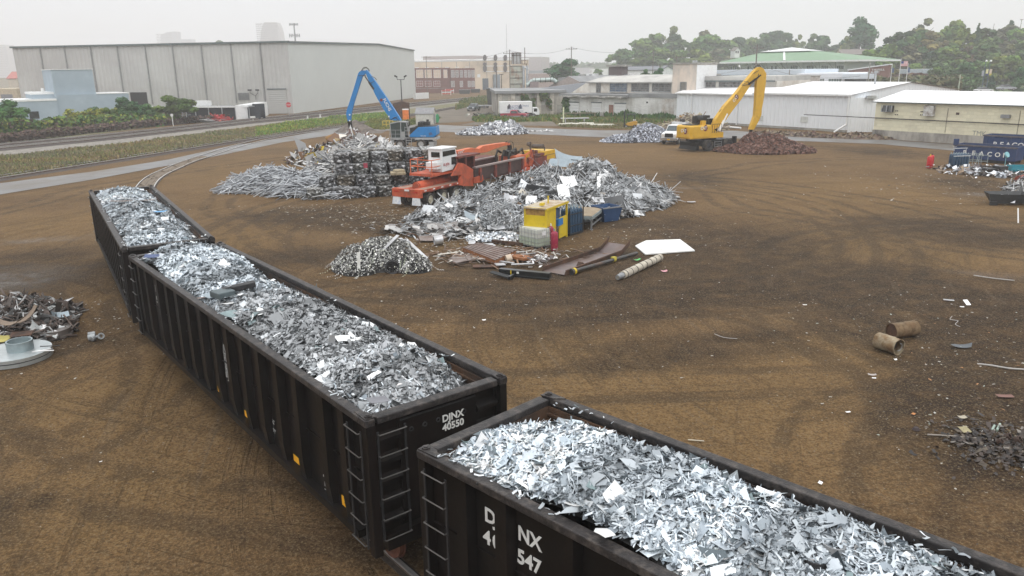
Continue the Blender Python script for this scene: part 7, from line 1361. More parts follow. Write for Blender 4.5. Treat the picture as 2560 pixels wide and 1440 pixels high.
q=G(982,682);mb=MB();mb.ring((0,0,.3),(.1,-1,.35),.36,.30,.08,28);mb.cyl((0,.02,.3),(0,.06,.31),.31,n=28);mb.cyl((0,-.05,.3),(0,.02,.31),.1,.06,n=14);tag(mb.build('wheel_rim',dark_steel,loc=(q[0],q[1],0),smooth=True),'black wheel rim leaning at the front of the swarf heap','wheel rim')
q=G(1030,600,1.0);mb=MB();mb.ring((0,0,0),(.3,-.6,.7),.42,.38,.06,28);tag(mb.build('iron_hoop',rust,loc=q),'rusty iron hoop on top of the swarf heap','hoop')
hF=mound([(-1.2,44.6,1.7,1.2,.1,.35,1.5),(-.1,43.9,1.4,.9,0,.3,1.5)]);P=Pieces();n=1500;p,nn=heap_points(hF,n,-3.2,1.6,43,46,.1);N_,D_=rand_dirs(nn,.4);Ln=RNG.uniform(.05,.22,n);P.strips(p,N_,D_,Ln,Ln*.7,RNG.normal(0,.3,n),tones(n,[(.75,.78,.8),(.55,.6,.66),(.85,.85,.85)]),jag=.4);finish(P,'foil_scrap','thin spread of bluish foil clippings left of the tank cage')
P=Pieces();q=G(1120,575);n=420;p=np.stack([q[0]+RNG.normal(0,1.7,n),q[1]+RNG.normal(0,1.0,n),RNG.uniform(.03,.3,n)],1);N_,D_=rand_dirs(np.tile([0,0,1.],(n,1)),.25);P.bars(p,N_,D_,RNG.uniform(.4,1.8,n),RNG.uniform(.02,.08,n),RNG.uniform(.01,.04,n),tones(n,SILV+[(.2,.12,.07)],(3,4,4,3,1,2,2)),RNG.normal(0,.05,n));n=90;q=G(1135,580);p=np.stack([q[0]+RNG.normal(0,1.4,n),q[1]+RNG.normal(0,.9,n),RNG.uniform(.05,.4,n)],1);N_,D_=rand_dirs(np.tile([0,0,1.],(n,1)),.18);Ln=RNG.uniform(.4,1.5,n);P.strips(p,N_,D_,Ln,Ln*RNG.uniform(.3,.7,n),RNG.normal(0,.25,n),tones(n,[(.5,.49,.48),(.38,.37,.36),(.25,.23,.22),(.62,.62,.62)]),jag=.3,seg=4)
finish(P,'profile_litter','loose strips and rods scattered behind the swarf heap')
#BALES
bale_m=attr_mat('crushed_metal',rough=.5,metal=.55)
def bale_mesh(seed,tint):
 rng=np.random.default_rng(seed);n=12;V=[];Q=[]
 L_,D,H=1.3,1.1,.83
 for ax in range(3):
  for s_ in(-1,1):
   u,v=np.meshgrid(np.linspace(-1,1,n),np.linspace(-1,1,n));c=[None]*3;c[ax]=np.full_like(u,s_);c[(ax+1)%3]=u;c[(ax+2)%3]=v;o=len(V)*0+sum(len(a)for a in V);V.append(np.stack([a.ravel()for a in c],1))
   k=np.arange(n-1)[:,None]*n+np.arange(n-1)[None];Q.append(np.stack([k,k+1,k+n+1,k+n],-1).reshape(-1,4)+o)
 V=np.concatenate(V);Q=np.concatenate(Q);l=np.linalg.norm(V,axis=1,keepdims=True);V=V*(1-.12*np.clip(l-1.15,0,1))
 d=np.stack([vnoise(V[:,0]*2.1+V[:,2],V[:,1]*2+V[:,2]*1.7,.5,seed+k)for k in range(3)],1)*.14+np.stack([vnoise(V[:,0]*2+V[:,2]*1.3,V[:,1]*2-V[:,2]*2.1,.17,seed+7+k)for k in range(3)],1)*.08
 V=(V+d)*np.array([L_/2,D/2,H/2]);V[:,2]+=H/2
 t=vnoise(V[:,0]*2+V[:,2],V[:,1]*2-V[:,2],.25,seed+11)*.5+.5;t2=rng.uniform(0,1,len(V))
 top=np.clip((V[:,2]-H*.8)*8,0,1)*.08  # lighter tops: light from above painted into the bale colour
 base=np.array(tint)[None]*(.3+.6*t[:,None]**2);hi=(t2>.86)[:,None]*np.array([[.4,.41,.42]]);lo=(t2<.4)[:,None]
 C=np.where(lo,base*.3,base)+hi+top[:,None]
 o=npmesh('bale',V,Q,np.clip(C,0,1),bale_m);me=o.data;bpy.data.objects.remove(o);return me
tints=[(.25,.25,.26),(.2,.19,.19),(.24,.21,.19),(.3,.31,.32),(.17,.17,.18),(.26,.22,.17),(.22,.23,.25),(.32,.32,.3)]
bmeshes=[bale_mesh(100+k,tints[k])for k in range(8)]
ordn=('first','second','third','fourth','fifth','sixth','seventh','eighth','ninth','tenth','eleventh')
rown=('bottom','second','third','top')
A0=G(790,497);A1=G(1000,489);dirb=(A1-A0)[:2];dirb/=np.linalg.norm(dirb);nrb=np.array([-dirb[1],dirb[0]]);ab=math.atan2(dirb[1],dirb[0])
for row,(s0,n_,back)in enumerate(((0.,9,0.),(1.0,8,.55),(2.3,7,1.3),(2.2,6,1.8))):
 for depth in range(2 if row<3 else 3):
  for k in range(n_):
   s_=s0+k*1.4+random.uniform(-.1,.1);dd=back+depth*1.2+random.uniform(-.25,.25);q=A0[:2]+dirb*s_+nrb*(dd+.5)
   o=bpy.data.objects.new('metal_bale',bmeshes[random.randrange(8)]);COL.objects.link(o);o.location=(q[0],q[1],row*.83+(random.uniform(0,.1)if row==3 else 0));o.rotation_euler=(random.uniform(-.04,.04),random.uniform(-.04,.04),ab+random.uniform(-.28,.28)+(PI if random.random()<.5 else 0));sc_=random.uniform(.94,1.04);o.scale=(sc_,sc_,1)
   tag(o,('%s from the left in the %s row%s of the stacked bales'%(ordn[k],rown[row],('',' just behind the front',' at the very back')[depth])),'metal bale','stacked bales of crushed metal')
MBt=hpt(mound([]),745,440)
p=G(995,436,1.66)
tag(MB().box((0,0,.1),(1.2,.9,.25),.2).box((.1,0,.3),(.8,.7,.2),.5).build('tan_bundle',M('tan_bundle_mat',(.36,.3,.2),rough=.9,var=.3,scale=4,bump=.6),loc=(p[0],p[1],1.66),bevel=.06),'folded tan bundle lying on the second row of bales','bundle')
for px,py,z,c_,lab in((915,413,2.9,(.25,.02,.045),'crumpled dark red patch sticking out of a top bale'),):
 p=G(px,py,z);loose_sheet('crumpled_panel',lab,'panel',(p[0],p[1]-.25,z),.3,sq(.3,.36),.5,M('patch_%d'%px,c_,rough=.6),(1.2,0),th=.03)
 #YARD OBJECTS
yel=M('booth_yellow',(.62,.45,.01),rough=.5,var=.08,scale=2,col2=(.3,.18,.04),th=.68)
bm_,br__=G(1365,617),G(1416,592)
aY=math.atan2(br__[1]-bm_[1],br__[0]-bm_[0]);root=thing('cutting_booth','yellow steel cutting booth with a sloping roof beside the tank cage','booth',(bm_[0],bm_[1],0),aY)
Ld=float(np.linalg.norm((br__-bm_)[:2]));Wd=1.3;S=Side(bm_,aY);hL_=ztop(bm_,521);hR_=S(1415,503)[1]
def lerp(t):return hL_+(hR_-hL_)*t
mb=MB();mb.bb(0,.06,0,Wd,.1,lerp(0)*.80);mb.build('front_panel',yel,root)
mb=MB();
for y in(.0,Wd):mb.bb(-.03,.07,y-.05,y+.05,0,lerp(0))
mb.bb(-.03,.07,0,Wd,lerp(0)-.08,lerp(0));mb.build('front_frame',yel,root)
MB().bb(.01,.04,.05,Wd-.05,lerp(0)*.80,lerp(0)-.08).build('stained_upper_panel',M('stained_ochre',(.3,.17,.04),rough=.8,var=.45,scale=3),root)
mb=MB();mb.prism([(.07,0,.15),(Ld*.42,0,.15),(Ld*.42,0,lerp(.42)-.05),(.07,0,lerp(0)-.05)],(0,.05,0));mb.build('side_panel',yel,root)
mb=MB();mb.prism([(0,Wd,.1),(Ld,Wd,.1),(Ld,Wd,hR_-.05),(0,Wd,hL_-.05)],(0,.05,0));mb.build('rear_panel',M('booth_inner',(.2,.13,.03),rough=.8,var=.4,scale=2),root)
mb=MB()
for y in(0,Wd):mb.bb(Ld-.05,Ld+.05,y-.05,y+.05,0,hR_);mb.bb(Ld*.42-.03,Ld*.42+.04,y-.05,y+.05,0,lerp(.42))
mb.build('corner_post',yel,root)
MB().bb(Ld*.62,Ld,-.03,.02,.12,hR_*.62).build('end_door',yel,root)
mb=MB();mb.slab([(-.08,-.07,hL_),(Ld+.08,-.07,hR_),(Ld+.08,Wd+.07,hR_),(-.08,Wd+.07,hL_)],.07);mb.build('roof',M('pale_rust_roof',(.5,.45,.35),rough=.7,var=.2,scale=2.5,col2=(.3,.18,.08),th=.55),root)
mb=MB();mb.slab([(-.1,-.1,hL_-.02),(Ld+.1,-.1,hR_-.02),(Ld+.1,-.06,hR_-.02),(-.1,-.06,hL_-.02)],.12);mb.build('roof_edge',yel,root)
MB().bb(Ld*.46,Ld*.78,.15,.5,hR_*.55,hR_*.86).build('blue_cabinet',M('navy_cabinet',(.02,.06,.14),rough=.5),root)
MB().bb(Ld*.52,Ld*.75,-.1,.12,hR_*.42,hR_*.6).build('blue_box',M('bright_blue_box',(.02,.16,.42),rough=.5),root)
MB().bb(Ld*.55,Ld*.59,.6,.64,hR_-.3,hR_+.45).build('yellow_post',yel,root);MB().box((Ld*.2,.5,lerp(.2)+.12),(.3,.2,.14)).build('roof_lamp',yel,root)
pl_,pm_,pr_=G(1296,614),G(1345,625),G(1363,610);aI=math.atan2(pm_[1]-pl_[1],pm_[0]-pl_[0]);root=thing('liquid_tank','white plastic liquid tank in a wire cage in front of the yellow booth','tank',(pl_[0],pl_[1],0),aI)
w1=float(np.linalg.norm((pm_-pl_)[:2]));w2=1.0;hI=1.12
MB().bb(.03,w1-.03,.03,w2-.03,.15,hI-.03).build('tank',M('milky_plastic',(.62,.64,.58),rough=.45,var=.08,scale=2),root,bevel=.05)
MB().bb(.02,w1-.02,.02,w2-.02,.14,.62).build('liquid_level',M('greenish_plastic',(.42,.48,.38),rough=.4,var=.08,scale=2),root,bevel=.05)
mb=MB()
for k in range(7):
 for y in(0,w2):mb.cyl((k*w1/6,y,.12),(k*w1/6,y,hI),.011,n=4)
 for x in(0,w1):mb.cyl((x,k*w2/6,.12),(x,k*w2/6,hI),.011,n=4)
for k in range(5):
 z=.14+k*(hI-.14)/4
 for y in(0,w2):mb.cyl((0,y,z),(w1,y,z),.012,n=4)
 for x in(0,w1):mb.cyl((x,0,z),(x,w2,z),.012,n=4)
o=mb.build('cage',galv,root);MB().bb(0,w1,0,w2,.08,.13).build('pallet',dark_steel,root)
for x in(.1,w1/2,w1-.1):MB().bb(x-.06,x+.06,0,w2,0,.08).build('pallet_foot',dark_steel,root)
MB().bb(w1+.005,w1+.02,.3,.6,.75,.98).build('label_plate',white_paint,root)
def gas(name,label,P,r,h,mat,group=None,tilt=0,collar=None):
 root=thing(name,label,'gas cylinder',(P[0],P[1],0),random.uniform(0,3),group);mb=MB();n=18;prof=[(0,r*.9),(.04,r),(h-.16,r),(h-.07,r*.85),(h-.02,r*.45),(h,r*.3)];vs=[]
 for z,rr in prof:vs+=[(rr*math.cos(2*PI*i/n),rr*math.sin(2*PI*i/n),z)for i in range(n)]
 mb.add(vs,[(k*n+i,k*n+(i+1)%n,(k+1)*n+(i+1)%n,(k+1)*n+i)for k in range(len(prof)-1)for i in range(n)]+[tuple(range(n))[::-1],tuple(range((len(prof)-1)*n,len(prof)*n))]);mb.build('body',mat,root,smooth=True)
 MB().cyl((0,0,h-.01),(0,0,h+.14),r*.25,r*.2,n=10).build('valve_cap',collar or white_paint,root,smooth=True);return root
pr_red=M('crimson_paint',(.3,.015,.05),rough=.5,var=.15,scale=3,col2=(.55,.35,.05),th=.7,s2=4)
gas('gas_cylinder','crimson gas cylinder with a white cap touching the booth corner',G(1377,615),.16,1.15,pr_red,'crimson gas cylinders')
gas('gas_cylinder','front crimson gas cylinder with a grey cap, nearest the camera',G(1386,626),.2,1.08,pr_red,'crimson gas cylinders',collar=grey_steel)
navy=M('navy_bottle',(.015,.055,.11),rough=.45,var=.15)
def rack(lab,P,ang,nx,ny,h,r=.125):
 h=h if h>1.52 else 1.32
 for i in range(nx):
  for j in range(ny):
   q=(P[0]+math.cos(ang)*(i*.27)-math.sin(ang)*(j*.27),P[1]+math.sin(ang)*(i*.27)+math.cos(ang)*(j*.27));gas('gas_bottle','%s bottle from the left, %s row, %s'%(ordn[i],('front','middle','rear')[j],lab),q,r,h,navy,'navy gas bottles',collar=M('blue_grey_cap',(.3,.38,.42),rough=.5))
q=G(1420,588);aR_=R_(48);root=thing('bottle_rack','dark rack holding navy gas bottles at the right end of the yellow booth','rack',(q[0]+.05,q[1],0),aR_);MB().bb(-.2,1.2,-.2,.8,.04,.12).build('base',dark_steel,root)
for z in(.55,1.25):MB().bb(-.2,1.2,-.19,-.15,z,z+.05).build('bar',dark_steel,root)
for x in(-.18,1.16):MB().bb(x,x+.05,-.2,-.15,.12,1.7).build('upright',dark_steel,root)
rack('in the rack at the booth end',(q[0]+.1,q[1]+.02),aR_,5,3,1.55,.115)
tl_,tr_,tb_=G(1444,558),G(1480,575),G(1506,553);aW=math.atan2(tb_[1]-tr_[1],tb_[0]-tr_[0]);root=thing('work_bench','low grey steel bench with a sandy brown top right of the booth','bench',(tr_[0],tr_[1],0),aW)
Lb=float(np.linalg.norm((tb_-tr_)[:2]));Wb=2.2;MB().bb(-.1,Lb+.1,-.05,Wb,.66,.86).build('top_frame',M('green_grey_steel',(.24,.28,.28),rough=.5),root);MB().bb(-.05,Lb+.05,.0,Wb-.05,.86,.885).build('top_sheet',M('sandy_top',(.28,.22,.15),rough=.9,var=.25),root)
for x in(0,Lb-.1):
 for y in(0,Wb-.12):MB().bb(x,x+.1,y,y+.1,0,.66).build('leg',grey_steel,root);MB().bb(x-.04,x+.14,y-.04,y+.14,0,.02).build('foot_plate',grey_steel,root)
MB().bb(.1,Lb-.1,0,.07,.25,.33).build('stretcher',grey_steel,root)
q=G(1508,556);root=thing('blue_bin','dark blue sheet steel bin behind the bench','bin',(q[0]+.3,q[1]+.8,0),.5)
mb=MB();a,b,h_=.55,.75,.95;vs=[(s*a,t*a,0)for s,t in((-1,-1),(1,-1),(1,1),(-1,1))]+[(s*b,t*b,h_)for s,t in((-1,-1),(1,-1),(1,1),(-1,1))]+[(s*(b-.05),t*(b-.05),h_)for s,t in((-1,-1),(1,-1),(1,1),(-1,1))]+[(s*(a-.05),t*(a-.05),.1)for s,t in((-1,-1),(1,-1),(1,1),(-1,1))]
mb.add(vs,[(3,2,1,0)]+[(i,(i+1)%4,4+(i+1)%4,4+i)for i in range(4)]+[(4+i,4+(i+1)%4,8+(i+1)%4,8+i)for i in range(4)]+[(8+i,8+(i+1)%4,12+(i+1)%4,12+i)for i in range(4)]+[(12,13,14,15)]);mb.build('shell',M('deep_blue_steel',(.02,.06,.15),rough=.5,var=.15),root);MB().bb(-.8,.8,-.78,-.72,.9,.98).build('rim',grey_steel,root)
c=[G(1372,675),G(1412,690),G(1572,632),G(1525,608)];aQ=math.atan2(c[2][1]-c[1][1],c[2][0]-c[1][0]);root=thing('steel_chute','long rusty steel chute with raised sides lying in front of the booth','chute',(c[1][0],c[1][1],0),aQ);Lq=float(np.linalg.norm((c[2]-c[1])[:2]));Wq=1.35
mat_ch=M('wet_brown_plate',(.15,.115,.11),rough=.38,metal=.2,var=.25,scale=1.4,col2=(.11,.055,.03),th=.58,bump=.1)
MB().bb(0,Lq*.86,0,Wq,.03,.05).slab([(Lq*.86,0,.05),(Lq,0,.42),(Lq,Wq,.42),(Lq*.86,Wq,.05)],.02).build('floor_plate',mat_ch,root)
for y in(0,Wq):mb=MB();mb.prism([(0,y,0),(Lq*.86,y,0),(Lq*1.0,y,.38),(Lq*1.03,y,.72),(Lq*.88,y,.3),(.1,y,.24),(0,y,.1)],(0,.03,0));mb.build('side_wall',rust,root);MB().bb(.1,Lq*.88,y-.04,y+.04,.24,.26).build('flange',rust_red,root)
MB().prism([(1.8,Wq*.3,.06),(2.2,Wq*.3,.06),(1.95,Wq*.3,.25)],(0,.3,0)).build('bent_tab',rust,root)
a_,b_=G(1428,680,.14),G(1592,633,.1);tag(MB().cyl(a_,b_,.09,n=14).cyl(a_,a_+(b_-a_)*.055,.16,n=16).build('black_pipe',M('tarred_pipe',(.045,.045,.045),rough=.5,var=.3,col2=(.12,.06,.03),th=.6),smooth=True),'black pipe with a flanged brown end along the chute','pipe')
d_=(b_-a_);tag(MB().cyl(a_+d_*.025,a_+d_*.048,.168,n=16).build('yellow_band',yel),'yellow tape band round the flanged end of the black pipe','tape')
q=a_+d_*.63;tag(MB().cyl(q-d_*.015,q+d_*.015,.12,n=12).box((q[0],q[1]+.05,q[2]+.08),(.25,.2,.12),.6).build('rope_knot',M('straw_rope',(.4,.33,.05),rough=.9)),'yellowish rag tied round the middle of the black pipe','rag')
a_,b_=G(1556,688,.15),G(1650,643,.2);root=thing('wrapped_roller','dirty cream roller wound with dark bands lying in front of the white sheet','roller',a_,0);d_=Vector(b_-a_);o=MB().cyl((0,0,0),d_,.19,n=20).cyl(-d_*.12,(0,0,0),.09,.1,n=12).build('roller',M('dirty_cream',(.5,.46,.38),rough=.7,var=.15,scale=3,col2=(.2,.16,.12),th=.58),root,smooth=True)
for k in range(8):mb=MB();t=.06+k*.125;ax=(d_.normalized()+Vector((.0,.18,.1))).normalized();mb.ring(d_*t,ax,.205,.185,.03,20);mb.build('band',dark_steel,root,smooth=True)
MB().cyl((0,0,0),-d_*.12,.15,.12,n=10).build('clamp',grey_steel,root)
pp=[G(1588,615,.05),G(1615,602,.05),G(1700,599,.05),G(1737,627,.05),G(1613,636,.05)];mb=MB();mb.prism([tuple(p)for p in pp],(0,0,.06));tag(mb.build('pentagon_sheet',M('dirty_white_board',(.78,.78,.76),rough=.6,var=.05,scale=1,col2=(.3,.27,.22),th=.66,s2=2.2)),'big white five sided board lying flat right of the chute','board')
a_,b_=G(1245,676,.2),G(1376,688,.2);d_=b_-a_;ang=math.atan2(d_[1],d_[0]);root=thing('steel_beam','black hydraulic beam with fork arms lying at the front of the plates','beam',a_,ang);Lx=float(np.linalg.norm(d_));gloss=M('gloss_black_steel',(.015,.017,.018),rough=.3,var=.2)
MB().bb(.1,Lx,-.15,.15,-.14,.12).bb(.1,Lx,-.2,-.15,-.18,-.12).build('beam',gloss,root,bevel=.01)
for y in(-.25,-.38,-.5):mb=MB();mb.cyl((-.2,y,0),(.9,y-.28,-.1),.045,n=8);mb.build('arm',gloss,root)
MB().box((.95,-.62,-.08),(.12,.5,.16)).build('end_plate',gloss,root);MB().box((.75,-.17,.0),(.05,.03,.2)).build('yellow_tag',yel,root);MB().box((1.1,-.16,.02),(.12,.02,.1)).build('white_label',white_paint,root)
root=thing('rusty_platform','rust brown ribbed steel platform lying left of the tank cage','platform',(0,0,0));c=[G(1157,618,.3),G(1238,650,.3),G(1290,625,.3),G(1195,606,.3)]
MB().prism([tuple(p-np.array([0,0,.02]))for p in c],(0,0,.04)).build('top',M('ribbed_rust',(.15,.1,.085),rough=.55,var=.4,scale=2.5,metal=.1,col2=(.28,.24,.22),th=.6),root)
for i in range(4):p0,p1=c[i],c[(i+1)%4];MB().add([tuple(p0),tuple(p1),(p1[0],p1[1],.02),(p0[0],p0[1],.02),tuple(p0*.995+.005*p1),tuple(p1*.995),(p1[0],p1[1]+.03,.02),(p0[0],p0[1]+.03,.02)],[(0,1,2,3)]).build('skirt',M('orange_rust',(.26,.1,.035),rough=.85,var=.3,scale=4),root)
for k in range(7):t=(k+.5)/7;p0=c[0]*(1-t)+c[3]*t;p1=c[1]*(1-t)+c[2]*t;MB().cyl(p0,p1,.025,n=4).build('rib',rust,root)
for(px,py,a,b,rz,mt,lab,th_)in((1270,612,2.0,.22,-.45,rust,'long rusty angle iron behind the rusty platform',.16),(1290,606,1.7,.5,-.5,rust_red,'rusty channel with pale dust right of the rusty platform',.1),(1180,645,2.0,1.3,-.2,brown_sheet,'wide worn steel plate lying in front of the rusty platform',.03),(1150,655,.95,.9,.6,brown_sheet,'square brown plate at the left of the plate group',.03),(1215,668,1.3,.55,.05,rust_red,'dark brown plate at the front left beside the black beam',.03),(1225,652,1.5,.35,.1,M('dusty_plate',(.42,.36,.32),rough=.7,var=.15),'pale dusty plate lying over the brown plates',.03),(1262,660,1.1,.18,-.55,grey_sheet,'pale narrow strip pointing at the black beam',.03),(1305,668,1.1,.22,.15,grey_sheet,'light strip resting on the black beam',.03),(1120,640,1.2,.12,.55,M('pale_lath',(.6,.57,.5),rough=.8),'pale lath left of the worn plates',.03),(1125,660,.5,.08,1.2,M('pale_lath',(.6,.57,.5)),'short white lath in front of the brown square plate',.03),(1320,612+30,1.0,.1,.55,grey_sheet,'white strip leaning on the rusty ring',.03),(1308,634,.9,.07,.35,white_sheet,'thin white lath before the tank cage',.03),(1205,598,1.1,.5,.1,M('buff_board',(.42,.36,.28),rough=.8),'buff board behind the rusty platform',.03),(1250,672-6,.5,.45,.3,grey_sheet,'small grey plate at the head of the black beam',.03)):
 q=G(px,py);zz=.06+random.uniform(0,.12);o=MB().box((0,0,0),(a,b,th_)).build('steel_plate',mt,loc=(q[0],q[1],zz));o.rotation_euler=(random.uniform(-.05,.05),random.uniform(-.04,.04),rz);tag(o,lab,'plate')
q=G(1305,652);o=MB().ring((0,0,0),(.1,.05,1),.52,.16,.12,28).build('rusty_ring',M('orange_rust',(.26,.1,.035)),loc=(q[0],q[1],.18),smooth=True);tag(o,'thick rusty ring lying flat in front of the tank cage','ring')
q=G(1272,655);o=MB().ring((0,0,0),(1,.3,.2),.2,.16,.3,18).build('pipe_flange',M('cream_flange',(.55,.45,.35),rough=.7),loc=(q[0],q[1],.2),smooth=True);tag(o,'pale pipe flange at the left of the rusty ring','flange')
P=Pieces();q=G(1350,655);n=70;p=np.stack([q[0]+RNG.normal(0,.35,n),q[1]+RNG.normal(0,.4,n),RNG.uniform(.04,.3,n)],1);N_,D_=rand_dirs(np.tile([0,0,1.],(n,1)),.6);P.strips(p,N_,D_,RNG.uniform(.12,.4,n),RNG.uniform(.04,.16,n),RNG.normal(0,.2,n),tones(n,[(.85,.85,.85),(.12,.1,.1),(.7,.7,.7)],(4,3,2)),jag=.4);finish(P,'white_fragments','white and black fragments right of the rusty ring',mat=scrap_matt)
P=Pieces();q=G(1250,640);n=500;p=np.stack([q[0]+RNG.normal(0,1.8,n),q[1]+RNG.normal(0,.9,n),RNG.uniform(.02,.14,n)],1);N_,D_=rand_dirs(np.tile([0,0,1.],(n,1)),.2);P.bars(p,N_,D_,RNG.uniform(.15,1.0,n),RNG.uniform(.02,.1,n),RNG.uniform(.01,.03,n),tones(n,[(.5,.47,.42),(.25,.15,.09),(.12,.08,.06),(.6,.6,.58)],(2,4,4,1)));finish(P,'splinters','splinters and strips among the brown plates',mat=scrap_matt)
def barrel(lab,pa,pb,r,mat,open_end):
 d=Vector(pb-pa);L_=d.length;ax=d.normalized();root=thing('rusty_barrel',lab,'barrel',pa,0,'rusty barrels on the dirt');mb=MB();n=28;a=ax.orthogonal().normalized();b=ax.cross(a);prof=[(0,r*.93),(0,r*1.03),(.03,r),(L_*.3,r),(L_*.325,r*1.035),(L_*.35,r),(L_*.64,r),(L_*.665,r*1.035),(L_*.69,r),(L_-.03,r*.99),(L_,r*1.03),(L_,r*.93)];vs=[]
 for t,rr in prof:
  for i in range(n):th=2*PI*i/n;q_=rr*(1+.03*math.sin(3*th+t*7)+.02*math.sin(7*th));vs.append(ax*t+a*math.cos(th)*q_+b*math.sin(th)*q_)
 mb.add(vs,[(k*n+i,k*n+(i+1)%n,(k+1)*n+(i+1)%n,(k+1)*n+i)for k in range(len(prof)-1)for i in range(n)]);mb.build('shell',mat,root,smooth=True)
 MB().cyl(ax*.03,ax*.045,r*.95,n=n).build('end_disc',rust,root)
 if not open_end:MB().cyl(ax*(L_-.045),ax*(L_-.03),r*.95,n=n).build('end_disc',rust,root)
 if open_end:mb=MB();mb.tube([ax*(L_+.01)+a*math.cos(t)*r*.5+b*math.sin(t)*r*.4 for t in np.linspace(0,4,10)],.012,5);mb.build('wire_loop',grey_steel,root);MB().cyl(ax*(L_-.3),ax*(L_-.28),r*.93,n=n).build('dark_inside',rubber,root)
bar1=M('barrel_rust_pale',(.17,.1,.045),rough=.8,var=.25,scale=3,col2=(.34,.29,.2),th=.52,s2=2.5,bump=.3);bar2=M('barrel_rust_brown',(.11,.065,.03),rough=.85,var=.35,scale=3,col2=(.21,.15,.085),th=.56,s2=3,bump=.3)
barrel('nearer rusty barrel with pale paint flakes and an open torn end',G(2195,850,.27),G(2248,868,.27),.28,bar1,True)
barrel('farther brown rusty barrel lying sideways behind the pale one',G(2228,828,.27),G(2287,820,.27),.28,bar2,False)
for(px,py,ol,rz,tilt,mt,lab,bend)in((2418,757,sq(.2,.36),.1,(.5,0),white_pl,'small white board standing out of the dark dirt',0.),(2372,750,sq(.4,.16),-.4,(0,0),grey_sheet,'grey plate lying left of the small white board',.02),(2405,767,sq(.16,.08),-.2,(.1,0),white_pl,'tiny white block beside the small white board',.1),(2402,866,[(-.4,-.1),(.35,-.14),(.42,.12),(-.2,.16)],-.1,(.1,0),M('dark_crumple',(.09,.1,.11),rough=.6),'crumpled dark grey sheet right of the barrels',.25),(2410,1075,sq(.3,.24),.3,(.35,.1),M('olive_cloth',(.33,.29,.17),rough=.9),'crumpled khaki cloth on the dark dirt at the lower right',.2),(2405,1043,sq(.22,.14),.1,(.1,0),M('buff_card',(.4,.36,.28),rough=.9),'torn buff card above the khaki cloth',.2),(2180,937,sq(.25,.1),-.2,(.1,0),M('faded_pink',(.4,.36,.34),rough=.8),'faded crumpled wrapper left below the barrels',.2),(2185,945,sq(.12,.06),-.2,(.1,0),white_pl,'white cup part below the faded wrapper',.1),(2120,1030,sq(.14,.07),.2,(0,0),white_pl,'white slip on the dirt left of the orange leaf',.1),(2283,1035,sq(.12,.08),.7,(.1,0),M('orange_scrap',(.5,.22,.08),rough=.8),'small orange scrap on the dirt',.2),(2238,899,sq(.1,.08),0,(.2,0),white_pl,'white blob just below the nearer barrel',.5),(2512,990,sq(.46,.2),-.1,(0,0),M('brown_brick',(.14,.09,.06),rough=.9),'brown block half buried in the dark dirt',.05),(2012,762,sq(.16,.08),-.2,(0,0),white_pl,'white scrap far left of the small white board',.1),(2050,1150+58,sq(.13,.09),.9,(.2,0),white_pl,'white crumpled paper beside the nearest wagon',.3),(1740,1101,sq(.42,.05),-.2,(0,0),M('buff_card',(.4,.36,.28)),'thin buff splinter by the nearest wagon',.0),(1210,800,sq(.14,.1),.2,(.1,0),white_pl,'white chip on the dirt behind the middle wagon',.2),(252,1154,sq(.07,.03),.7,(0,0),white_pl,'white sliver on the dirt at the left',.1),(1660,678,sq(.3,.2),.1,(.1,0),M('pink_wrapper',(.6,.3,.33),rough=.7),'pink and white wrapper below the white board',.3),(1592,650,sq(.4,.14),.4,(.1,0),M('green_plastic',(.1,.45,.12),rough=.5),'green plastic piece behind the cream roller',.3)):
 q=G(px,py,.04);loose_sheet('scrap_piece',lab,'scrap piece',q,rz,ol,bend,mt,tilt)
for(pts_,r_,mt,lab,cat)in(([(2443,912),(2480,916),(2520,923),(2575,927)],.028,M('pale_branch',(.42,.4,.38),rough=.8),'pale bent pipe running out of the right edge','pipe'),([(2318,1089),(2370,1092),(2420,1096),(2445,1098)],.022,M('grey_branch',(.28,.25,.22),rough=.9),'thin grey stick below the khaki cloth','stick'),([(1786,836),(1810,845),(1843,848)],.012,M('pale_branch',(.42,.4,.38)),'short pale rod on the open dirt','rod'),([(2434,690),(2480,697),(2536,703)],.025,M('pale_branch',(.42,.4,.38)),'thin pale rod across the puddle at the right','rod'),([(2380,792),(2375,800),(2395,803),(2388,812),(2400,818)],.012,M('pale_branch',(.42,.4,.38)),'squiggle of white cord right of the barrels','cord')):
 pp=smooth_path([G(*q)for q in pts_],.15);tag(MB().tube([(x,y,r_+.01)for x,y in pp],r_,6).build('bent_rod',mt),lab,cat)
for px,py in((2478,1072),(2492,1068)):a_=G(px,py+8,.03);b_=G(px+8,py-8,.03);tag(MB().cyl(a_,b_,.032,n=12).build('drink_can',M('pale_green_can',(.35,.45,.38),rough=.4,metal=.4)),'pale green crushed can on the dark dirt, one of a pair','can','pair of crushed cans')
P=Pieces();q=G(2530,1120);n=900;p=np.stack([q[0]+RNG.normal(0,.8,n),q[1]+RNG.normal(0,.7,n),RNG.uniform(.01,.07,n)],1);N_,D_=rand_dirs(np.tile([0,0,1.],(n,1)),.35);Ln=RNG.uniform(.03,.22,n);P.strips(p,N_,D_,Ln,Ln*.5,RNG.normal(0,.3,n),tones(n,[(.025,.02,.018),(.05,.035,.028),(.2,.18,.16),(.09,.07,.05)],(6,5,.6,1)),jag=.4);finish(P,'dark_debris','dark debris with pipe pieces at the lower right corner',mat=scrap_matt)
for px,py,r_ in((2520,1092,.09),(2546,1100,.1),(2500,1104,.07)):q=G(px,py,.08);tag(MB().ring((0,0,0),(.4,-.5,.5),r_,r_*.7,.12,16).build('pipe_elbow',rust_red,loc=q),'short rusty pipe ring among the dark debris at the lower right','pipe ring','rusty pipe rings')
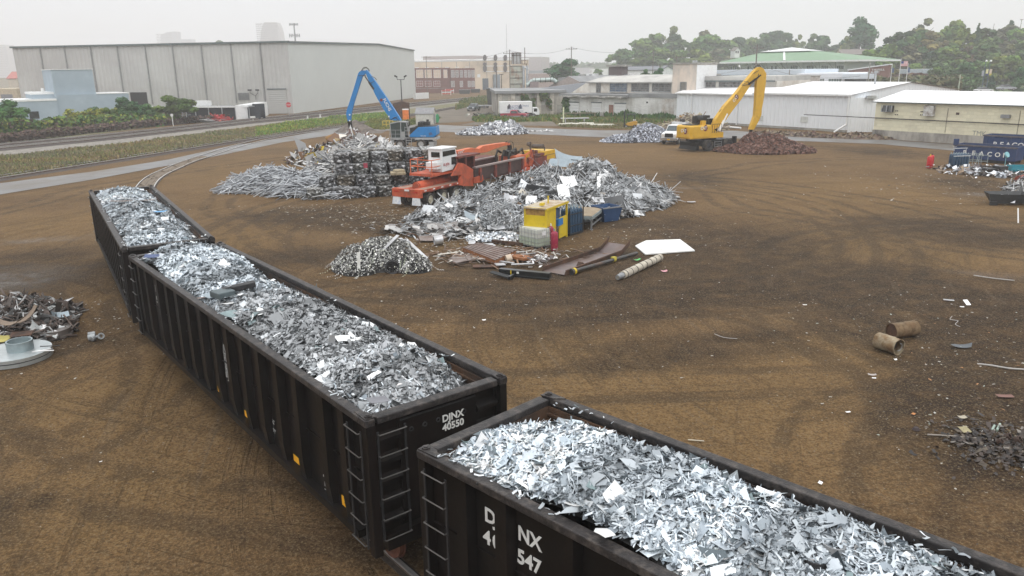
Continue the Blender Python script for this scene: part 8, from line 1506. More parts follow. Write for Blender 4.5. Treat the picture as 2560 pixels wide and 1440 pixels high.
q=G(2290,1074);tag(MB().cyl((q[0],q[1],.0),(q[0],q[1],.07),.1,.06,n=9).build('stone',M('dark_stone',(.06,.045,.045),rough=.9)),'dark rounded stone left of the khaki cloth','stone')
#left scrap: discs, curved plates, engine block
q=G(30,905,.0);root=thing('steel_hub_plate','large bright round plate with a raised collar at the left edge','steel disc',(q[0]-.1,q[1]+.4,0));rr=1.15
shiny=M('brushed_bright_steel',(.5,.54,.55),rough=.35,metal=.6,var=.15,scale=2)
MB().cyl((0,0,.0),(0,0,.12),rr,n=48).cyl((0,0,.16),(0,0,.28),rr,n=48).build('flange',shiny,root,smooth=True);MB().cyl((0,0,.11),(0,0,.17),rr*.97,n=40).build('gap',dark_steel,root);MB().ring((.15,.1,.45),(0,0,1),.42,.37,.34,32).build('collar',M('blue_steel',(.33,.4,.42),rough=.4,metal=.5),root,smooth=True)
q=G(135,840);root=thing('steel_hub_plate','dark flanged ring lying at the right end of the left scrap heap','steel disc',(q[0],q[1],0));MB().ring((0,0,.2),(0,0,1),.62,.25,.24,40).ring((0,0,.06),(0,0,1),.66,.3,.08,40).build('ring',M('brown_grey_steel',(.16,.14,.13),rough=.5,metal=.3,var=.2),root,smooth=True);MB().cyl((0,0,.02),(0,0,.12),.3,n=24).build('core',dark_steel,root)
q=G(120,800);tag(MB().add([(math.cos(t)*1.1,math.sin(t)*.6,z)for t in np.linspace(.2,2.9,12)for z in(.2,.75)],[(2*i,2*i+2,2*i+3,2*i+1)for i in range(11)]).add([(math.cos(t)*1.13,math.sin(t)*.63,z)for t in np.linspace(.2,2.9,12)for z in(.2,.75)],[(2*i,2*i+2,2*i+3,2*i+1)for i in range(11)]).build('curved_plate',brown_sheet,loc=(q[0]-.1,q[1]-.2,0)),'curved brown band of steel standing behind the dark flanged ring','steel band')
hL2=mound([(-20.3,29.6,2.6,2.6,.2,.75,1.4),(-18.6,28.2,1.8,1.2,0,.5,1.4)]);P=Pieces();b2=(-24,-16,26,33);heap_base(P,hL2,*b2,(.05,.04,.035),step=.2)
n=1900;p,nn=heap_points(hL2,n,*b2,.2,rough=.12);N_,D_=rand_dirs(nn,.5);Ln=RNG.gamma(2.2,.1,n)+.06;P.strips(p,N_,D_,Ln,Ln*RNG.uniform(.2,.8,n),RNG.normal(0,.3,n),tones(n,[(.11,.085,.075),(.06,.045,.038),(.5,.52,.52),(.25,.25,.25),(.8,.8,.8),(.03,.03,.03)],(5,4,2,3,1,4)),jag=.4)
n=500;p,nn=heap_points(hL2,n,*b2,.2,rough=.12);N_,D_=rand_dirs(nn,.4);P.bars(p,N_,D_,RNG.uniform(.3,1.2,n),RNG.uniform(.03,.1,n),RNG.uniform(.02,.05,n),tones(n,[(.13,.1,.085),(.06,.05,.045),(.4,.4,.4)],(4,4,2)),RNG.normal(0,.15,n));finish(P,'brown_scrap_heap','brown and silver scrap heap at the left edge behind the bright plate',mat=attr_mat('mixed_scrap'))
for(px,py,ol,rz,tilt,mt,lab,bend)in((128,765,[(-.75,-.35),(.75,-.3),(.85,.35),(-.5,.4)],.15,(.1,-.1),grey_sheet,'crumpled flattened panel at the far end of the left scrap heap',.15),(150,788,sq(.6,.3),.7,(.5,.2),blue_grey_sheet,'bent bluish sheet behind the curved band on the left heap',.3),(40,770,[(-1.3,-.2),(.4,-.5),(1.2,-.1),(.2,.3)],-.3,(.3,0),brown_sheet,'long dark folded plate on the left heap',.2),(60,800,sq(1.2,.18),1.0,(.2,-.3),M('curved_brown',(.2,.15,.11),rough=.7),'brown curved strip crossing the left heap',.5),(20,810,sq(1.6,.25),-.25,(.2,0),M('curved_brown',(.2,.15,.11)),'wide tan band at the left edge of the left heap',.4),(55,835,sq(.7,.45),.3,(.1,0),rust_red,'perforated rusty grating in the left heap',.02),(5,848,[(-.2,-.2),(.2,-.2),(.3,0),(.2,.2),(-.2,.2)],.1,(.3,0),M('mustard_panel',(.4,.35,.1),rough=.6),'mustard yellow plate at the left edge above the bright plate',.1)):
 q=G(px,py,.0);z_=float(hL2(np.array([q[0]]),np.array([q[1]]))[0])+.1;q=G(px,py,z_);loose_sheet('bent_plate',lab,'plate',q,rz,ol,bend,mt,tilt,th=.02)
for k,(x0,y0,x1,y1)in enumerate(((100,866,150,864),(80,880,128,872),(90,878,135,876))):
 a_,b_=G(x0,y0,.36),G(x1,y1,.3);tag(MB().cyl(a_,b_,.02,n=6).build('light_rod',white_sheet if k else dark_steel),('dark rod above the bright plate','upper white rod lying over the bright plate','lower white rod lying over the bright plate')[k],'rod')
q=G(238,850);root=thing('gear_casting','small grey cast gearbox lying alone left of the wagons','casting',(q[0],q[1]-.05,0),.1);cast=M('pale_casting',(.35,.37,.38),rough=.5,metal=.4,var=.3,scale=8)
MB().cyl((-.2,0,.12),(.05,.05,.14),.13,n=14).box((-.12,.12,.16),(.25,.22,.24),.4).cyl((-.05,-.12,.1),(0,-.02,.12),.1,n=14).build('housing',cast,root,bevel=.01);MB().ring((.24,.03,.15),(.5,-.6,.4),.12,.07,.09,18).build('gear',cast,root);MB().cyl((0,.02,.13),(.22,.03,.15),.05,n=8).build('shaft',cast,root)
#BLUE CONTAINERS AND RIGHT EDGE
navy_c=M('container_navy',(.016,.042,.13),rough=.5,var=.2,scale=1,col2=(.06,.05,.06),th=.66)
def rolloff(lab,g0,g1,h,D,zoff,letters,nlet_x,lsz,yoff=0):
 F_=Fac('rolloff_container',lab,'container',g0,g1,group='navy roll off containers');L_=F_.L
 mb=MB();mb.bb(0,L_,0,.08,zoff,zoff+h);mb.build('side_wall',navy_c,F_.root);MB().bb(0,L_,D-.08,D,zoff,zoff+h).build('side_wall',navy_c,F_.root)
 MB().bb(0,.08,.08,D-.08,zoff,zoff+h).build('end_wall',navy_c,F_.root);MB().bb(L_-.08,L_,.08,D-.08,zoff,zoff+h).build('end_wall',navy_c,F_.root);MB().bb(.08,L_-.08,.08,D-.08,zoff+.02,zoff+.1).build('floor',rust,F_.root)
 mb=MB();mb.bb(-.08,L_+.08,-.08,.04,zoff+h-.12,zoff+h+.02);mb.bb(-.08,L_+.08,D-.04,D+.08,zoff+h-.12,zoff+h+.02);mb.bb(-.08,.04,.04,D-.04,zoff+h-.12,zoff+h+.02);mb.build('top_rail',M('worn_navy_rail',(.1,.09,.1),rough=.6,var=.4,scale=3),F_.root)
 for k in range(int(L_/.75)):x=.25+k*.75;MB().bb(x,x+.09,-.07,-.002,zoff,zoff+h-.13).build('side_rib',navy_c,F_.root)
 MB().bb(.1,L_-.1,.2,.4,0.02,zoff).build('skid',dark_steel,F_.root);MB().bb(.1,L_-.1,D-.4,D-.2,0.02,zoff).build('skid',dark_steel,F_.root)
 for c_,x in zip(letters,nlet_x):t_=text(c_,lsz,white_letter,F_.root,(x,-.085,zoff+h*.36),(1,0,0),(0,0,1),ext=.006,align='CENTER',bold=.012)
 return F_
F_=rolloff('front navy roll off container with wide spaced white letters',(2381,401),(2536,412),1.35,2.4,.3,'',(),.5)
zz_=.3
for c_,px,py in zip('BEACON',(2413,2435,2455,2475,2495,2515),(379,380.5,382,383.5,385,386.5)):x,z=F_.sz(px,py);text(c_,.62,white_letter,F_.root,(x,-.085,z-.28),(1,0,0),(0,0,1),ext=.006,align='CENTER',bold=.015)
x,z=F_.sz(2398,369);text('TARP',.16,white_letter,F_.root,(x-.6,-.085,z),(1,0,0),(0,0,1));MB().bb(-.1,.35,-.1,.1,1.6,2.2).build('post_head',navy_c,F_.root)
F_=rolloff('rear navy roll off container, cut by the picture edge, its letters higher',(2452,392),(2640,404),2.0,2.4,.3,'',(),.6)
for c_,px,py in zip('BEACON',(2488.5,2505,2521,2537,2553,2570),(358.5,359,360,360.5,361.5,362.5)):x,z=F_.sz(px,py);text(c_,.72,white_letter,F_.root,(x,-.085,z-.33),(1,0,0),(0,0,1),ext=.006,align='CENTER',bold=.015)
q=G(2382,421);rack('in the rack before the front container',(q[0],q[1]),R_(5),6,3,1.5,.125)
root=thing('bottle_rack','steel rack base with a white strap round the navy bottles before the containers','rack',(q[0],q[1],0),R_(5));MB().bb(-.2,1.6,-.2,.8,-.0+.01,.03).build('base',dark_steel,root);MB().bb(-.17,1.5,-.16,-.13,1.15,1.2).build('strap',white_paint,root);MB().bb(-.17,1.5,-.16,-.13,.3,.36).build('strap',dark_steel,root)
mb=MB();mb.cyl((.0,.3,1.85),(1.4,.3,1.85),.04,n=6);mb.cyl((.1,.3,1.6),(.1,.3,1.85),.03,n=6);mb.cyl((1.3,.3,1.6),(1.3,.3,1.85),.03,n=6);mb.build('lifting_bar',galv,root)
red_c=M('bright_red_paint',(.5,.015,.02),rough=.45,var=.1)
gas('gas_cylinder','bright red gas cylinder standing alone left of the navy containers',G(2322,420),.24,1.15,red_c,'red cylinders by the containers',collar=M('sun_yellow',(.7,.55,.02)))
gas('gas_cylinder','second red gas cylinder half hidden behind the bright red one',G(2327,417),.2,1.15,red_c,'red cylinders by the containers',collar=dark_steel)
q=G(2348,423);tag(MB().box((0,0,.08),(1.0,.3,.1),.1).box((.05,0,.2),(.25,.25,.2)).box((-.3,.1,.08),(.4,.4,.05),.8).build('metal_fitting',dark_steel,loc=(q[0],q[1],0)),'small dark metal fitting on the dirt right of the red cylinders','fitting')
q=G(2528,436);root=thing('turquoise_bin','turquoise steel bin at the right edge of the picture','bin',(q[0],q[1],0),-.1);tq=M('turquoise_paint',(.02,.25,.32),rough=.5,var=.12);mb=MB()
for b_ in((0,1.4,0,.05,.1,.75),(0,1.4,.95,1,.1,.75),(0,.05,.05,.95,.1,.75),(1.35,1.4,.05,.95,.1,.75),(.05,1.35,.05,.95,.1,.16)):mb.bb(*b_)
mb.build('shell',tq,root);MB().bb(-.04,1.44,-.04,0,.68,.76).build('rim',tq,root)
q=G(2505,437);tag(MB().box((0,.4,.4),(.9,.9,.7),.3).box((-.9,.5,.3),(.8,.9,.5),.1).build('dark_crate',dark_steel,loc=(q[0],q[1],0),bevel=.03),'dark steel crates left of the turquoise bin','crate')
q=G(2511,419);tag(MB().cyl((0,0,1.2),(.05,-.1,1.25),.28,n=16).cyl((0,0,0),(0,0,1.2),.03,n=6).build('signal_disc',M('pale_cyan',(.2,.45,.5),rough=.5),loc=(q[0],q[1],0)),'round pale cyan disc standing behind the dark crates','disc')
P=Pieces();q=G(2475,432);n=700;p=np.stack([q[0]+RNG.normal(0,1.7,n),q[1]+RNG.normal(0,1.6,n),RNG.uniform(.03,.35,n)],1);N_,D_=rand_dirs(np.tile([0,0,1.],(n,1)),.4);Ln=RNG.uniform(.1,.8,n);P.strips(p,N_,D_,Ln,Ln*RNG.uniform(.1,.8,n),RNG.normal(0,.3,n),tones(n,[(.8,.82,.85),(.15,.13,.13),(.45,.48,.52),(.25,.18,.12)],(4,4,2,2)),jag=.4);finish(P,'shredded_sheet','white and dark shredded sheets in front of the navy containers')
root=thing('frame_rack','old green steel stillage frame between the bottles and the dark crates','rack',(G(2418,421)[0],G(2418,421)[1]+1.5,0),-.1);gs=M('green_grey_steel',(.24,.28,.28))
for x in(0,.9,1.8,2.6):
 for y in(0,1.2):MB().cyl((x,y,0),(x,y,1.1),.035,n=5).build('post',gs,root)
for z in(.5,1.08):
 for y in(0,1.2):MB().cyl((0,y,z),(2.6,y,z),.03,n=5).build('rail',gs,root)
MB().cyl((1.2,-.6,0),(1.7,-.2,1.4),.03,n=5).build('brace',gs,root);MB().cyl((1.7,-.6,0),(1.3,-.2,1.4),.03,n=5).build('brace',gs,root)
q=G(2543,463);tag(MB().cyl((0,0,.25),(.6,.1,.3),.38,n=20).build('red_drum',M('dark_red_drum',(.25,.05,.03),rough=.7,var=.3),loc=(q[0],q[1],.15),smooth=True),'dark red drum lying at the right edge','drum')
q=G(2478,512);root=thing('black_trough','black tapered steel hopper lying at the right edge','hopper',(q[0],q[1],0),-.05);mb=MB();vs=[(0,0,.1),(2.2,-.2,.1),(2.2,.5,.1),(.2,.6,.1),(-.3,-.1,.75),(2.5,-.4,.7),(2.5,.9,.8),(-.1,1.0,.8)];mb.add(vs,[(0,1,2,3),(0,1,5,4),(1,2,6,5),(2,3,7,6),(3,0,4,7)]);mb.add([(v[0]+.03,v[1]+.04,v[2]+.02)for v in vs],[(0,1,2,3),(0,1,5,4),(1,2,6,5),(2,3,7,6),(3,0,4,7)]);mb.build('shell',M('black_hopper',(.03,.032,.034),rough=.5,var=.3),root);MB().bb(-.2,.3,-.25,-.1,0,.25).build('foot',dark_steel,root)
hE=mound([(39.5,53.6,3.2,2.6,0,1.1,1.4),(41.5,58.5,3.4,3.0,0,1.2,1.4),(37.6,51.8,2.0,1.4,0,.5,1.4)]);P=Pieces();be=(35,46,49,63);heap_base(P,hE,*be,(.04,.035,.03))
n=1500;p,nn=heap_points(hE,n,*be,.35);N_,D_=rand_dirs(nn,.4,downhill(nn),.7);P.bars(p,N_,D_,RNG.uniform(.4,1.6,n),RNG.uniform(.03,.08,n),RNG.uniform(.02,.06,n),tones(n,[(.6,.6,.6),(.35,.36,.38),(.1,.1,.1),(.75,.75,.75),(.3,.2,.08)],(3,3,4,2,1)),RNG.normal(0,.08,n));n=500;p,nn=heap_points(hE,n,*be,.3);N_,D_=rand_dirs(nn,.5);Ln=RNG.uniform(.2,.8,n);P.strips(p,N_,D_,Ln,Ln*.6,RNG.normal(0,.2,n),tones(n,[(.3,.3,.33),(.08,.08,.08),(.5,.5,.5)]),jag=.3);finish(P,'edge_scrap_heap','dark and silver scrap heap at the right edge behind the black hopper')
for(px,py,ol,rz,tilt,mt,lab)in((2535,492,sq(1.1,.8),.3,(.9,.2),M('slate_plate',(.2,.2,.22)),'dark grey panel standing on the right edge heap'),(2520,497,sq(.9,.6),-.6,(1.0,.0),grey_sheet,'bent grey panel beside the dark one on the right edge heap'),(2545,540,sq(.08,1.0),0,(1.3,0),white_pl,'pale upright strip in front of the right edge heap')):
 p=hpt(hE,px,py,.4);loose_sheet('bent_plate',lab,'plate',p,rz,ol,.05,mt,tilt,th=.02)
 #SMALL THINGS IN THE DISTANCE
post_w=M('post_white',(.7,.7,.68),rough=.6)
root=thing('garden_shed','small cream shed with a grey gable roof beyond the blue machine','shed',(G(1040,311)[0],G(1040,311)[1],0),R_(-6));ws=3.3;MB().bb(0,ws,0,2.6,0,2.0).build('walls',M('cream_shed',(.52,.51,.46),rough=.7),root)
mb=MB();mb.slab([(-.15,-.15,1.95),(ws+.1,-.15,1.95),(ws+.1,1.3,2.95),(-.15,1.3,2.95)],.08);mb.slab([(-.15,2.75,1.95),(ws+.1,2.75,1.95),(ws+.1,1.3,2.95),(-.15,1.3,2.95)],.08);mb.build('roof',M('shed_shingle',(.25,.25,.26),rough=.9),root)
mb=MB();mb.prism([(ws-.02,0,2.0),(ws-.02,2.6,2.0),(ws-.02,1.3,2.88)],(.04,0,0));mb.build('gable',M('cream_shed',(.52,.51,.46)),root);MB().bb(ws,ws+.05,.5,1.9,.1,1.9).build('door',grey_steel,root)
q=G(1090,307);root=thing('hose_reel','green cable reel standing right of the cream shed','reel',(q[0],q[1],0));gr=M('reel_green',(.02,.3,.12),rough=.5)
for x in(-.35,.3):MB().ring((x,0,.85),(1,-.3,0),.85,.5,.06,24).build('flange',gr,root)
MB().cyl((-.35,.1,.85),(.3,-.1,.85),.5,n=16).build('drum',gr,root)
q=G(1015,303);root=thing('portable_toilet','orange portable toilet beside a brown box behind the blue machine boom','portable toilet',(q[0],q[1],0),.1);org=M('bright_orange_plastic',(.75,.2,.03),rough=.5);MB().bb(-.6,.6,-.6,.6,0,2.2).build('cabin',org,root,bevel=.04);MB().bb(-.65,.65,-.65,.65,2.2,2.4).build('roof',white_paint,root,bevel=.1);MB().bb(-.45,.45,-.64,-.6,.1,2.0).build('door',org,root)
q=G(997,303);root=thing('rusty_box_wagon','dark brown boxcar like hut left of the orange toilet','hut',(q[0]+.2,q[1]+3,0),.15);MB().bb(-1.7,1.7,0,5,.2,3.3).build('body',rust_red,root)
for k in range(6):MB().bb(-1.7+k*.65,-1.6+k*.65,-.06,-.002,.2,3.3).build('rib',rust,root)
mb=MB();mb.prism([(-1.8,2.5,3.3),(1.8,2.5,3.3),(.2,2.5,3.8)],(0,5.1,0));mb.build('roof',rust,root)
q=G(1007,300);root=thing('lamp_post','tall black lamp post with two angled floodlights behind the blue boom','lamp post',(q[0],q[1],0));hpl=ztop(q,199);MB().cyl((0,0,0),(0,0,hpl),.14,.09,n=8).build('pole',dark_steel,root)
for s_ in(-1,1):mb=MB();mb.tube([(0,0,hpl),(s_*.7,0,hpl),(s_*.75,0,hpl+.45)],.06,6);mb.box((s_*.95,-.1,hpl+.65),(.6,.4,.3),Matrix.Rotation(-s_*.5,3,'Y'));mb.build('floodlight',dark_steel,root)
q=G(960,321);root=thing('yellow_cage','yellow steel cage frame beside the gravel heap','cage',(q[0]-.2,q[1],0),.1);yg=M('cage_yellow',(.6,.42,.05),rough=.6)
for x in(0,.6,1.2,1.8):
 for y in(0,1.2):MB().cyl((x,y,0),(x,y,1.25),.035,n=5).build('upright',yg,root)
for z in(.1,.65,1.25):
 for y in(0,1.2):MB().cyl((0,y,z),(1.8,y,z),.03,n=5).build('bar',yg,root)
for px,py,pt_,r_,lab in((769.5,300,289,.16,'left white bollard in the track verge'),(801,296.5,286,.16,'right white bollard in the track verge'),(433.5,317,288,.07,'thin white post with a round tag by the hedge'),(633,303,294,.07,'small post carrying a white box beside the main line'),(1408.5,309,268,.13,'pale yellow slanting bollard pole before the whitewashed factory')):
 q=G(px,py);h_=ztop(q,pt_);mb=MB();mb.cyl((0,0,0),(.0,0,h_),r_,n=10);
 if 'tag' in lab:mb.cyl((0,-.1,h_),(0,0,h_),.28,n=12)
 if 'box' in lab:mb.box((0,0,h_+.1),(1.0,.3,.35))
 tag(mb.build('marker_post',post_w if 'yellow' not in lab else M('pale_yellow_post',(.7,.72,.5),rough=.6),loc=(q[0],q[1],0)),lab,'post')
q=G(724,292);root=thing('stop_sign','red and white round road sign at the corner of the warehouse','sign',(q[0],q[1],0));h_=ztop(q,262);MB().cyl((0,0,0),(0,0,h_),.06,n=6).build('pole',galv,root)
mb=MB();mb.prism([(math.cos(R_(22.5+45*k))*.62,-.08,h_+math.sin(R_(22.5+45*k))*.62)for k in range(8)],(0,.03,0));mb.build('plate',M('sign_red',(.5,.03,.04),rough=.5),root);text('STOP',.42,white_letter,root,(0,-.1,h_-.15),(1,0,0),(0,0,1),align='CENTER')
q=G(548,303);P=Pieces();n=260;p=np.stack([q[0]+RNG.normal(0,1.1,n),q[1]+RNG.normal(0,.5,n),np.abs(RNG.normal(0,.5,n))],1);N_,D_=rand_dirs(np.tile([0,0,1.],(n,1)),.8);P.strips(p,N_,D_,RNG.uniform(.3,.9,n),RNG.uniform(.2,.6,n),RNG.normal(0,.4,n),tones(n,[(.5,.05,.05),(.4,.03,.04),(.6,.12,.1)]),jag=.4);finish(P,'red_netting','bundle of red plastic netting by the chain link fence',mat=scrap_matt,cat='netting')
q=G(505,306);P=Pieces();n=60;p=np.stack([q[0]+RNG.normal(0,1.2,n),q[1]+RNG.normal(0,.3,n),RNG.uniform(.05,.6,n)],1);N_,D_=rand_dirs(np.tile([0,0,1.],(n,1)),.1,np.tile([1.,.3,0],(n,1)),.1);P.bars(p,N_,D_,RNG.uniform(1.5,3.5,n),RNG.uniform(.08,.2,n),RNG.uniform(.05,.1,n),tones(n,[(.5,.5,.5),(.35,.35,.35)]));finish(P,'pipe_stack','stack of grey lengths lying left of the red netting',cat='stack')
for lab,px,py,a,b,h_,mt,rz in(('long heap of cream wrapped sheets on the grass before the factory',1440,313,6.2,1.6,.45,M('cream_wrap',(.62,.6,.52),rough=.7,var=.15,scale=3,bump=.6),-.05),('second cream wrapped bundle right of the long one',1505,315,4.0,1.2,.4,M('cream_wrap',(.62,.6,.52)),-.1),('grey pipes bundle on top of the cream sheets',1437,308,5.2,.7,.9,grey_sheet,0),('wooden trestle with timber before the loading doors',1450,297,6.5,.8,1.2,wood,-.05),('pale plank stack beside the trestle',1482,301,3.0,.9,.4,wood,.2),('small beige tarpaulin mound near the forklift',1608,321,2.0,1.5,.8,M('beige_tarp',(.48,.42,.3),rough=.9,bump=.5),0)):
 q=G(px,py);root=thing('material_stack',lab,'stack',(q[0],q[1],0),rz)
 if 'trestle' in lab:
  for k in range(3):MB().bb(-a/2,a/2,-b/2+k*.25,-b/2+k*.25+.18,h_-.12,h_).build('board',mt,root)
  for x in(-a/2+.3,0,a/2-.3):MB().bb(x-.1,x+.1,-.1,.1,0,h_-.12).build('leg',mt,root)
 elif 'pipes' in lab:
  for k in range(3):MB().cyl((-a/2,-.2+k*.22,h_),(a/2,-.2+k*.22,h_-.05*k),.1,n=8).build('pipe',mt,root)
  for x in(-a/3,a/3):MB().bb(x-.08,x+.08,-.3,.4,0,h_-.1).build('support',mt,root)
 else:
  for k in range(5):t=k/5;o=MB().box((-a/2+a*(t+.1),random.uniform(-.1,.1),h_*random.uniform(.35,.6)),(a/4.4,b*random.uniform(.7,1),h_*random.uniform(.6,1.)),random.uniform(-.15,.15)).build('bundle',mt,root,bevel=.08)
hK=mound([(29.5,126,5.2,3.4,0,1.9,1.2),(25.5,124,3,2,0,.9,1.2)]);P=Pieces();n=900;p,nn=heap_points(hK,n,22,36,121,131,.3);N_,D_=rand_dirs(nn,.3,np.tile([1.,.2,.1],(n,1)),.5);P.bars(p,N_,D_,RNG.uniform(1.,3.5,n),RNG.uniform(.08,.25,n),RNG.uniform(.05,.1,n),tones(n,[(.25,.2,.15),(.15,.11,.08),(.35,.3,.24),(.4,.35,.22)]));heap_base(P,hK,22,36,121,131,(.08,.06,.05));finish(P,'timber_heap','heap of old brown timber behind the grey silver heap',mat=scrap_matt,cat='timber')
q=G(1680,305);tag(MB().box((0,0,1.5),(.9,.8,1.1)).box((.1,0,.5),(.5,.5,1.0)).build('orange_machine',M('dull_amber',(.5,.28,.08),rough=.7),loc=(q[0]-1.2,q[1]-14,0),bevel=.04),'pale orange engine housing behind the timber heap','machine')
hD=mound([(41,112,8,2.2,-.9,.5,1.3),(48,106.5,6,2.4,-.5,.6,1.3),(53.5,104.5,3,1.5,0,.5,1.3)]);P=Pieces();heap_base(P,hD,30,58,100,122,(.14,.1,.07),step=.5,drop=.02);n=1600;p,nn=heap_points(hD,n,30,58,100,122,.1);N_,D_=rand_dirs(nn,.5);P.strips(p,N_,D_,RNG.uniform(.1,.6,n),RNG.uniform(.1,.4,n),RNG.normal(0,.3,n),tones(n,[(.13,.07,.05),(.2,.15,.1),(.08,.05,.04),(.25,.2,.12)]),jag=.4);finish(P,'spoil_bank','low bank of earth and rusty bits at the foot of the white shed',mat=scrap_matt,cat='earth bank')
q=PY(1296,225,205);root=thing('stack_tower','rusty square steel stack tower with a round top on the factory roof','tower',(q[0],q[1],0),FA.a+.0);S_=Side(q,FA.a)
panel=M('rusty_cream_panel',(.42,.43,.37),rough=.7,var=.12,scale=1,col2=(.24,.1,.05),th=.6,s2=.8,streak=2)
x0,x1=S_(1277,200)[0],S_(1306,200)[0]
for k in range(4):z0=S_(1290,225-k*15)[1];z1=S_(1290,210.5-k*15)[1];MB().bb(x0,x1,-.0,3.2,z0 if k else 0,z1).build('panel_box',panel,root);MB().bb(x0-.1,x1+.1,-.1,3.3,z1,z1+.12).build('panel_band',dark_steel,root)
z0,z1=S_(1290,160)[1],S_(1290,132)[1];xm_=(S_(1281,150)[0]+S_(1303.5,150)[0])/2;MB().cyl((xm_,1.6,z0),(xm_,1.6,z1),(S_(1303.5,150)[0]-S_(1281,150)[0])/2,n=20).build('cylinder',M('pale_grey_stack',(.45,.46,.46),rough=.6,var=.1,col2=(.2,.12,.08),th=.6,streak=4),root,smooth=True)
for k in range(8):t=2*PI*k/8;rr=(S_(1303.5,150)[0]-S_(1281,150)[0])/2+.05;MB().cyl((xm_+rr*math.cos(t),1.6+rr*math.sin(t),z0),(xm_+rr*math.cos(t),1.6+rr*math.sin(t),z1),.08,n=4).build('stay',rust,root)
for z in(z1-.6,z1):MB().ring((xm_,1.6,z),(0,0,1),rr+.1,rr-.05,.14,20).build('hoop',rust,root)
mb=MB();xa_,xb2=x1,S_(1318,155)[0];zz=z0
for z in(zz,zz+.9):mb.cyl((xa_,0,z),(xb2,0,z),.06,n=4);mb.cyl((xa_,3,z),(xb2,3,z),.06,n=4)
for x in(xa_,(xa_+xb2)/2,xb2):mb.cyl((x,0,zz),(x,0,zz+1.0),.06,n=4)
mb.bb(xa_,xb2,0,3,zz-.1,zz);mb.cyl((xb2-.6,0,zz),(xb2-.6,0,zz+4),.09,n=5);mb.cyl((xa_+.2,0,zz-1.8),(xb2,0,zz),.06,n=4);mb.build('platform',rust,root)
mb=MB();dx0=S_(1309,200)[0]
for xx in(dx0,dx0+.9):mb.cyl((xx,-.2,4),(xx,-.2,S_(1309,164)[1]),.32,n=10)
mb.cyl((dx0-.3,-.2,S_(1309,166)[1]),(dx0+1.3,-.2,S_(1309,166)[1]-.6),.25,n=8);mb.build('duct',galv,root,smooth=True)
root=thing('roof_duct','long pale green round duct lying across the factory roof','duct',(q[0],q[1],0),FA.a);gd=M('pale_green_duct',(.4,.47,.45),rough=.45,metal=.4)
P_=[S_(1316,213),S_(1330,201),S_(1380,199),S_(1388,205)];mb=MB();mb.tube([(a,-2,z)for a,z in P_],.55,14);mb.build('duct',gd,root,smooth=True)
for k in range(4):t=(k+.5)/4;a,z=P_[1][0]*(1-t)+P_[2][0]*t,P_[1][1]*(1-t)+P_[2][1]*t;MB().ring((a,-2,z),(1,0,0),.62,.55,.12,14).build('joint',dark_steel,root)
a_,z_=S_(1333,217);MB().box((a_,-2,z_),(2.2,1.8,2.6)).cyl((a_-2.6,-2.4,z_-1),(a_,-2.4,z_+.3),.35,n=8).build('fan_housing',M('mauve_fan',(.25,.2,.2),rough=.7),root)
for(px,py,w_,h_,mt,lab)in((1162,235,2.4*2,1.7,dark_steel,'dark skip beside the brick mill'),(1189,232,4.2,1.6,dark_steel,'second dark skip between the mill and the beige hall'),(1210,224,5,2.0,M('grey_plastic',(.2,.2,.2),rough=.7),'grey covered skip at the dock door'),(1237,234,3.2,1.6,dark_steel,'dark low skip before the beige hall'),(1232,262,3.4,4.6,M('dark_olive',(.05,.05,.045),rough=.7),'dark square hoarding at the left of the vine covered wall')):
 q=G(px,py);root=thing('skip',lab,'skip',(q[0],q[1],0),-.05);mb=MB();mb.prism([(-w_/2+.3,0,.1),(w_/2-.3,0,.1),(w_/2,0,h_),(-w_/2,0,h_)],(0,2.2,0));mb.build('body',mt,root);MB().bb(-w_/2-.05,w_/2+.05,-1.15,1.15,h_,h_+.12).build('rim',grey_steel,root)
 for k in range(4):MB().bb(-w_/2+.5+k*(w_-1)/3-.06,-w_/2+.5+k*(w_-1)/3+.06,-1.17,-1.1,.2,h_).build('rib',mt,root)
for k,(px,py,lab)in enumerate(((1116,238,'left red and white road barrier before the brick mill'),(1103,229,'upper red road sign beside the barriers'),(1124,234,'right orange and white road barrier before the brick mill'))):
 q=G(px,py);root=thing('road_barrier',lab,'barrier',(q[0],q[1],0));rb=M('barrier_red',(.6,.08,.06),rough=.6)
 for j in range(3):MB().bb(-2,2,-.05,.05,.4+j*.6,.75+j*.6).build('board',rb if j%2==0 else white_paint,root)
 for x in(-1.8,1.8):MB().bb(x-.08,x+.08,-.3,.3,0,2.0).build('leg',white_paint,root)
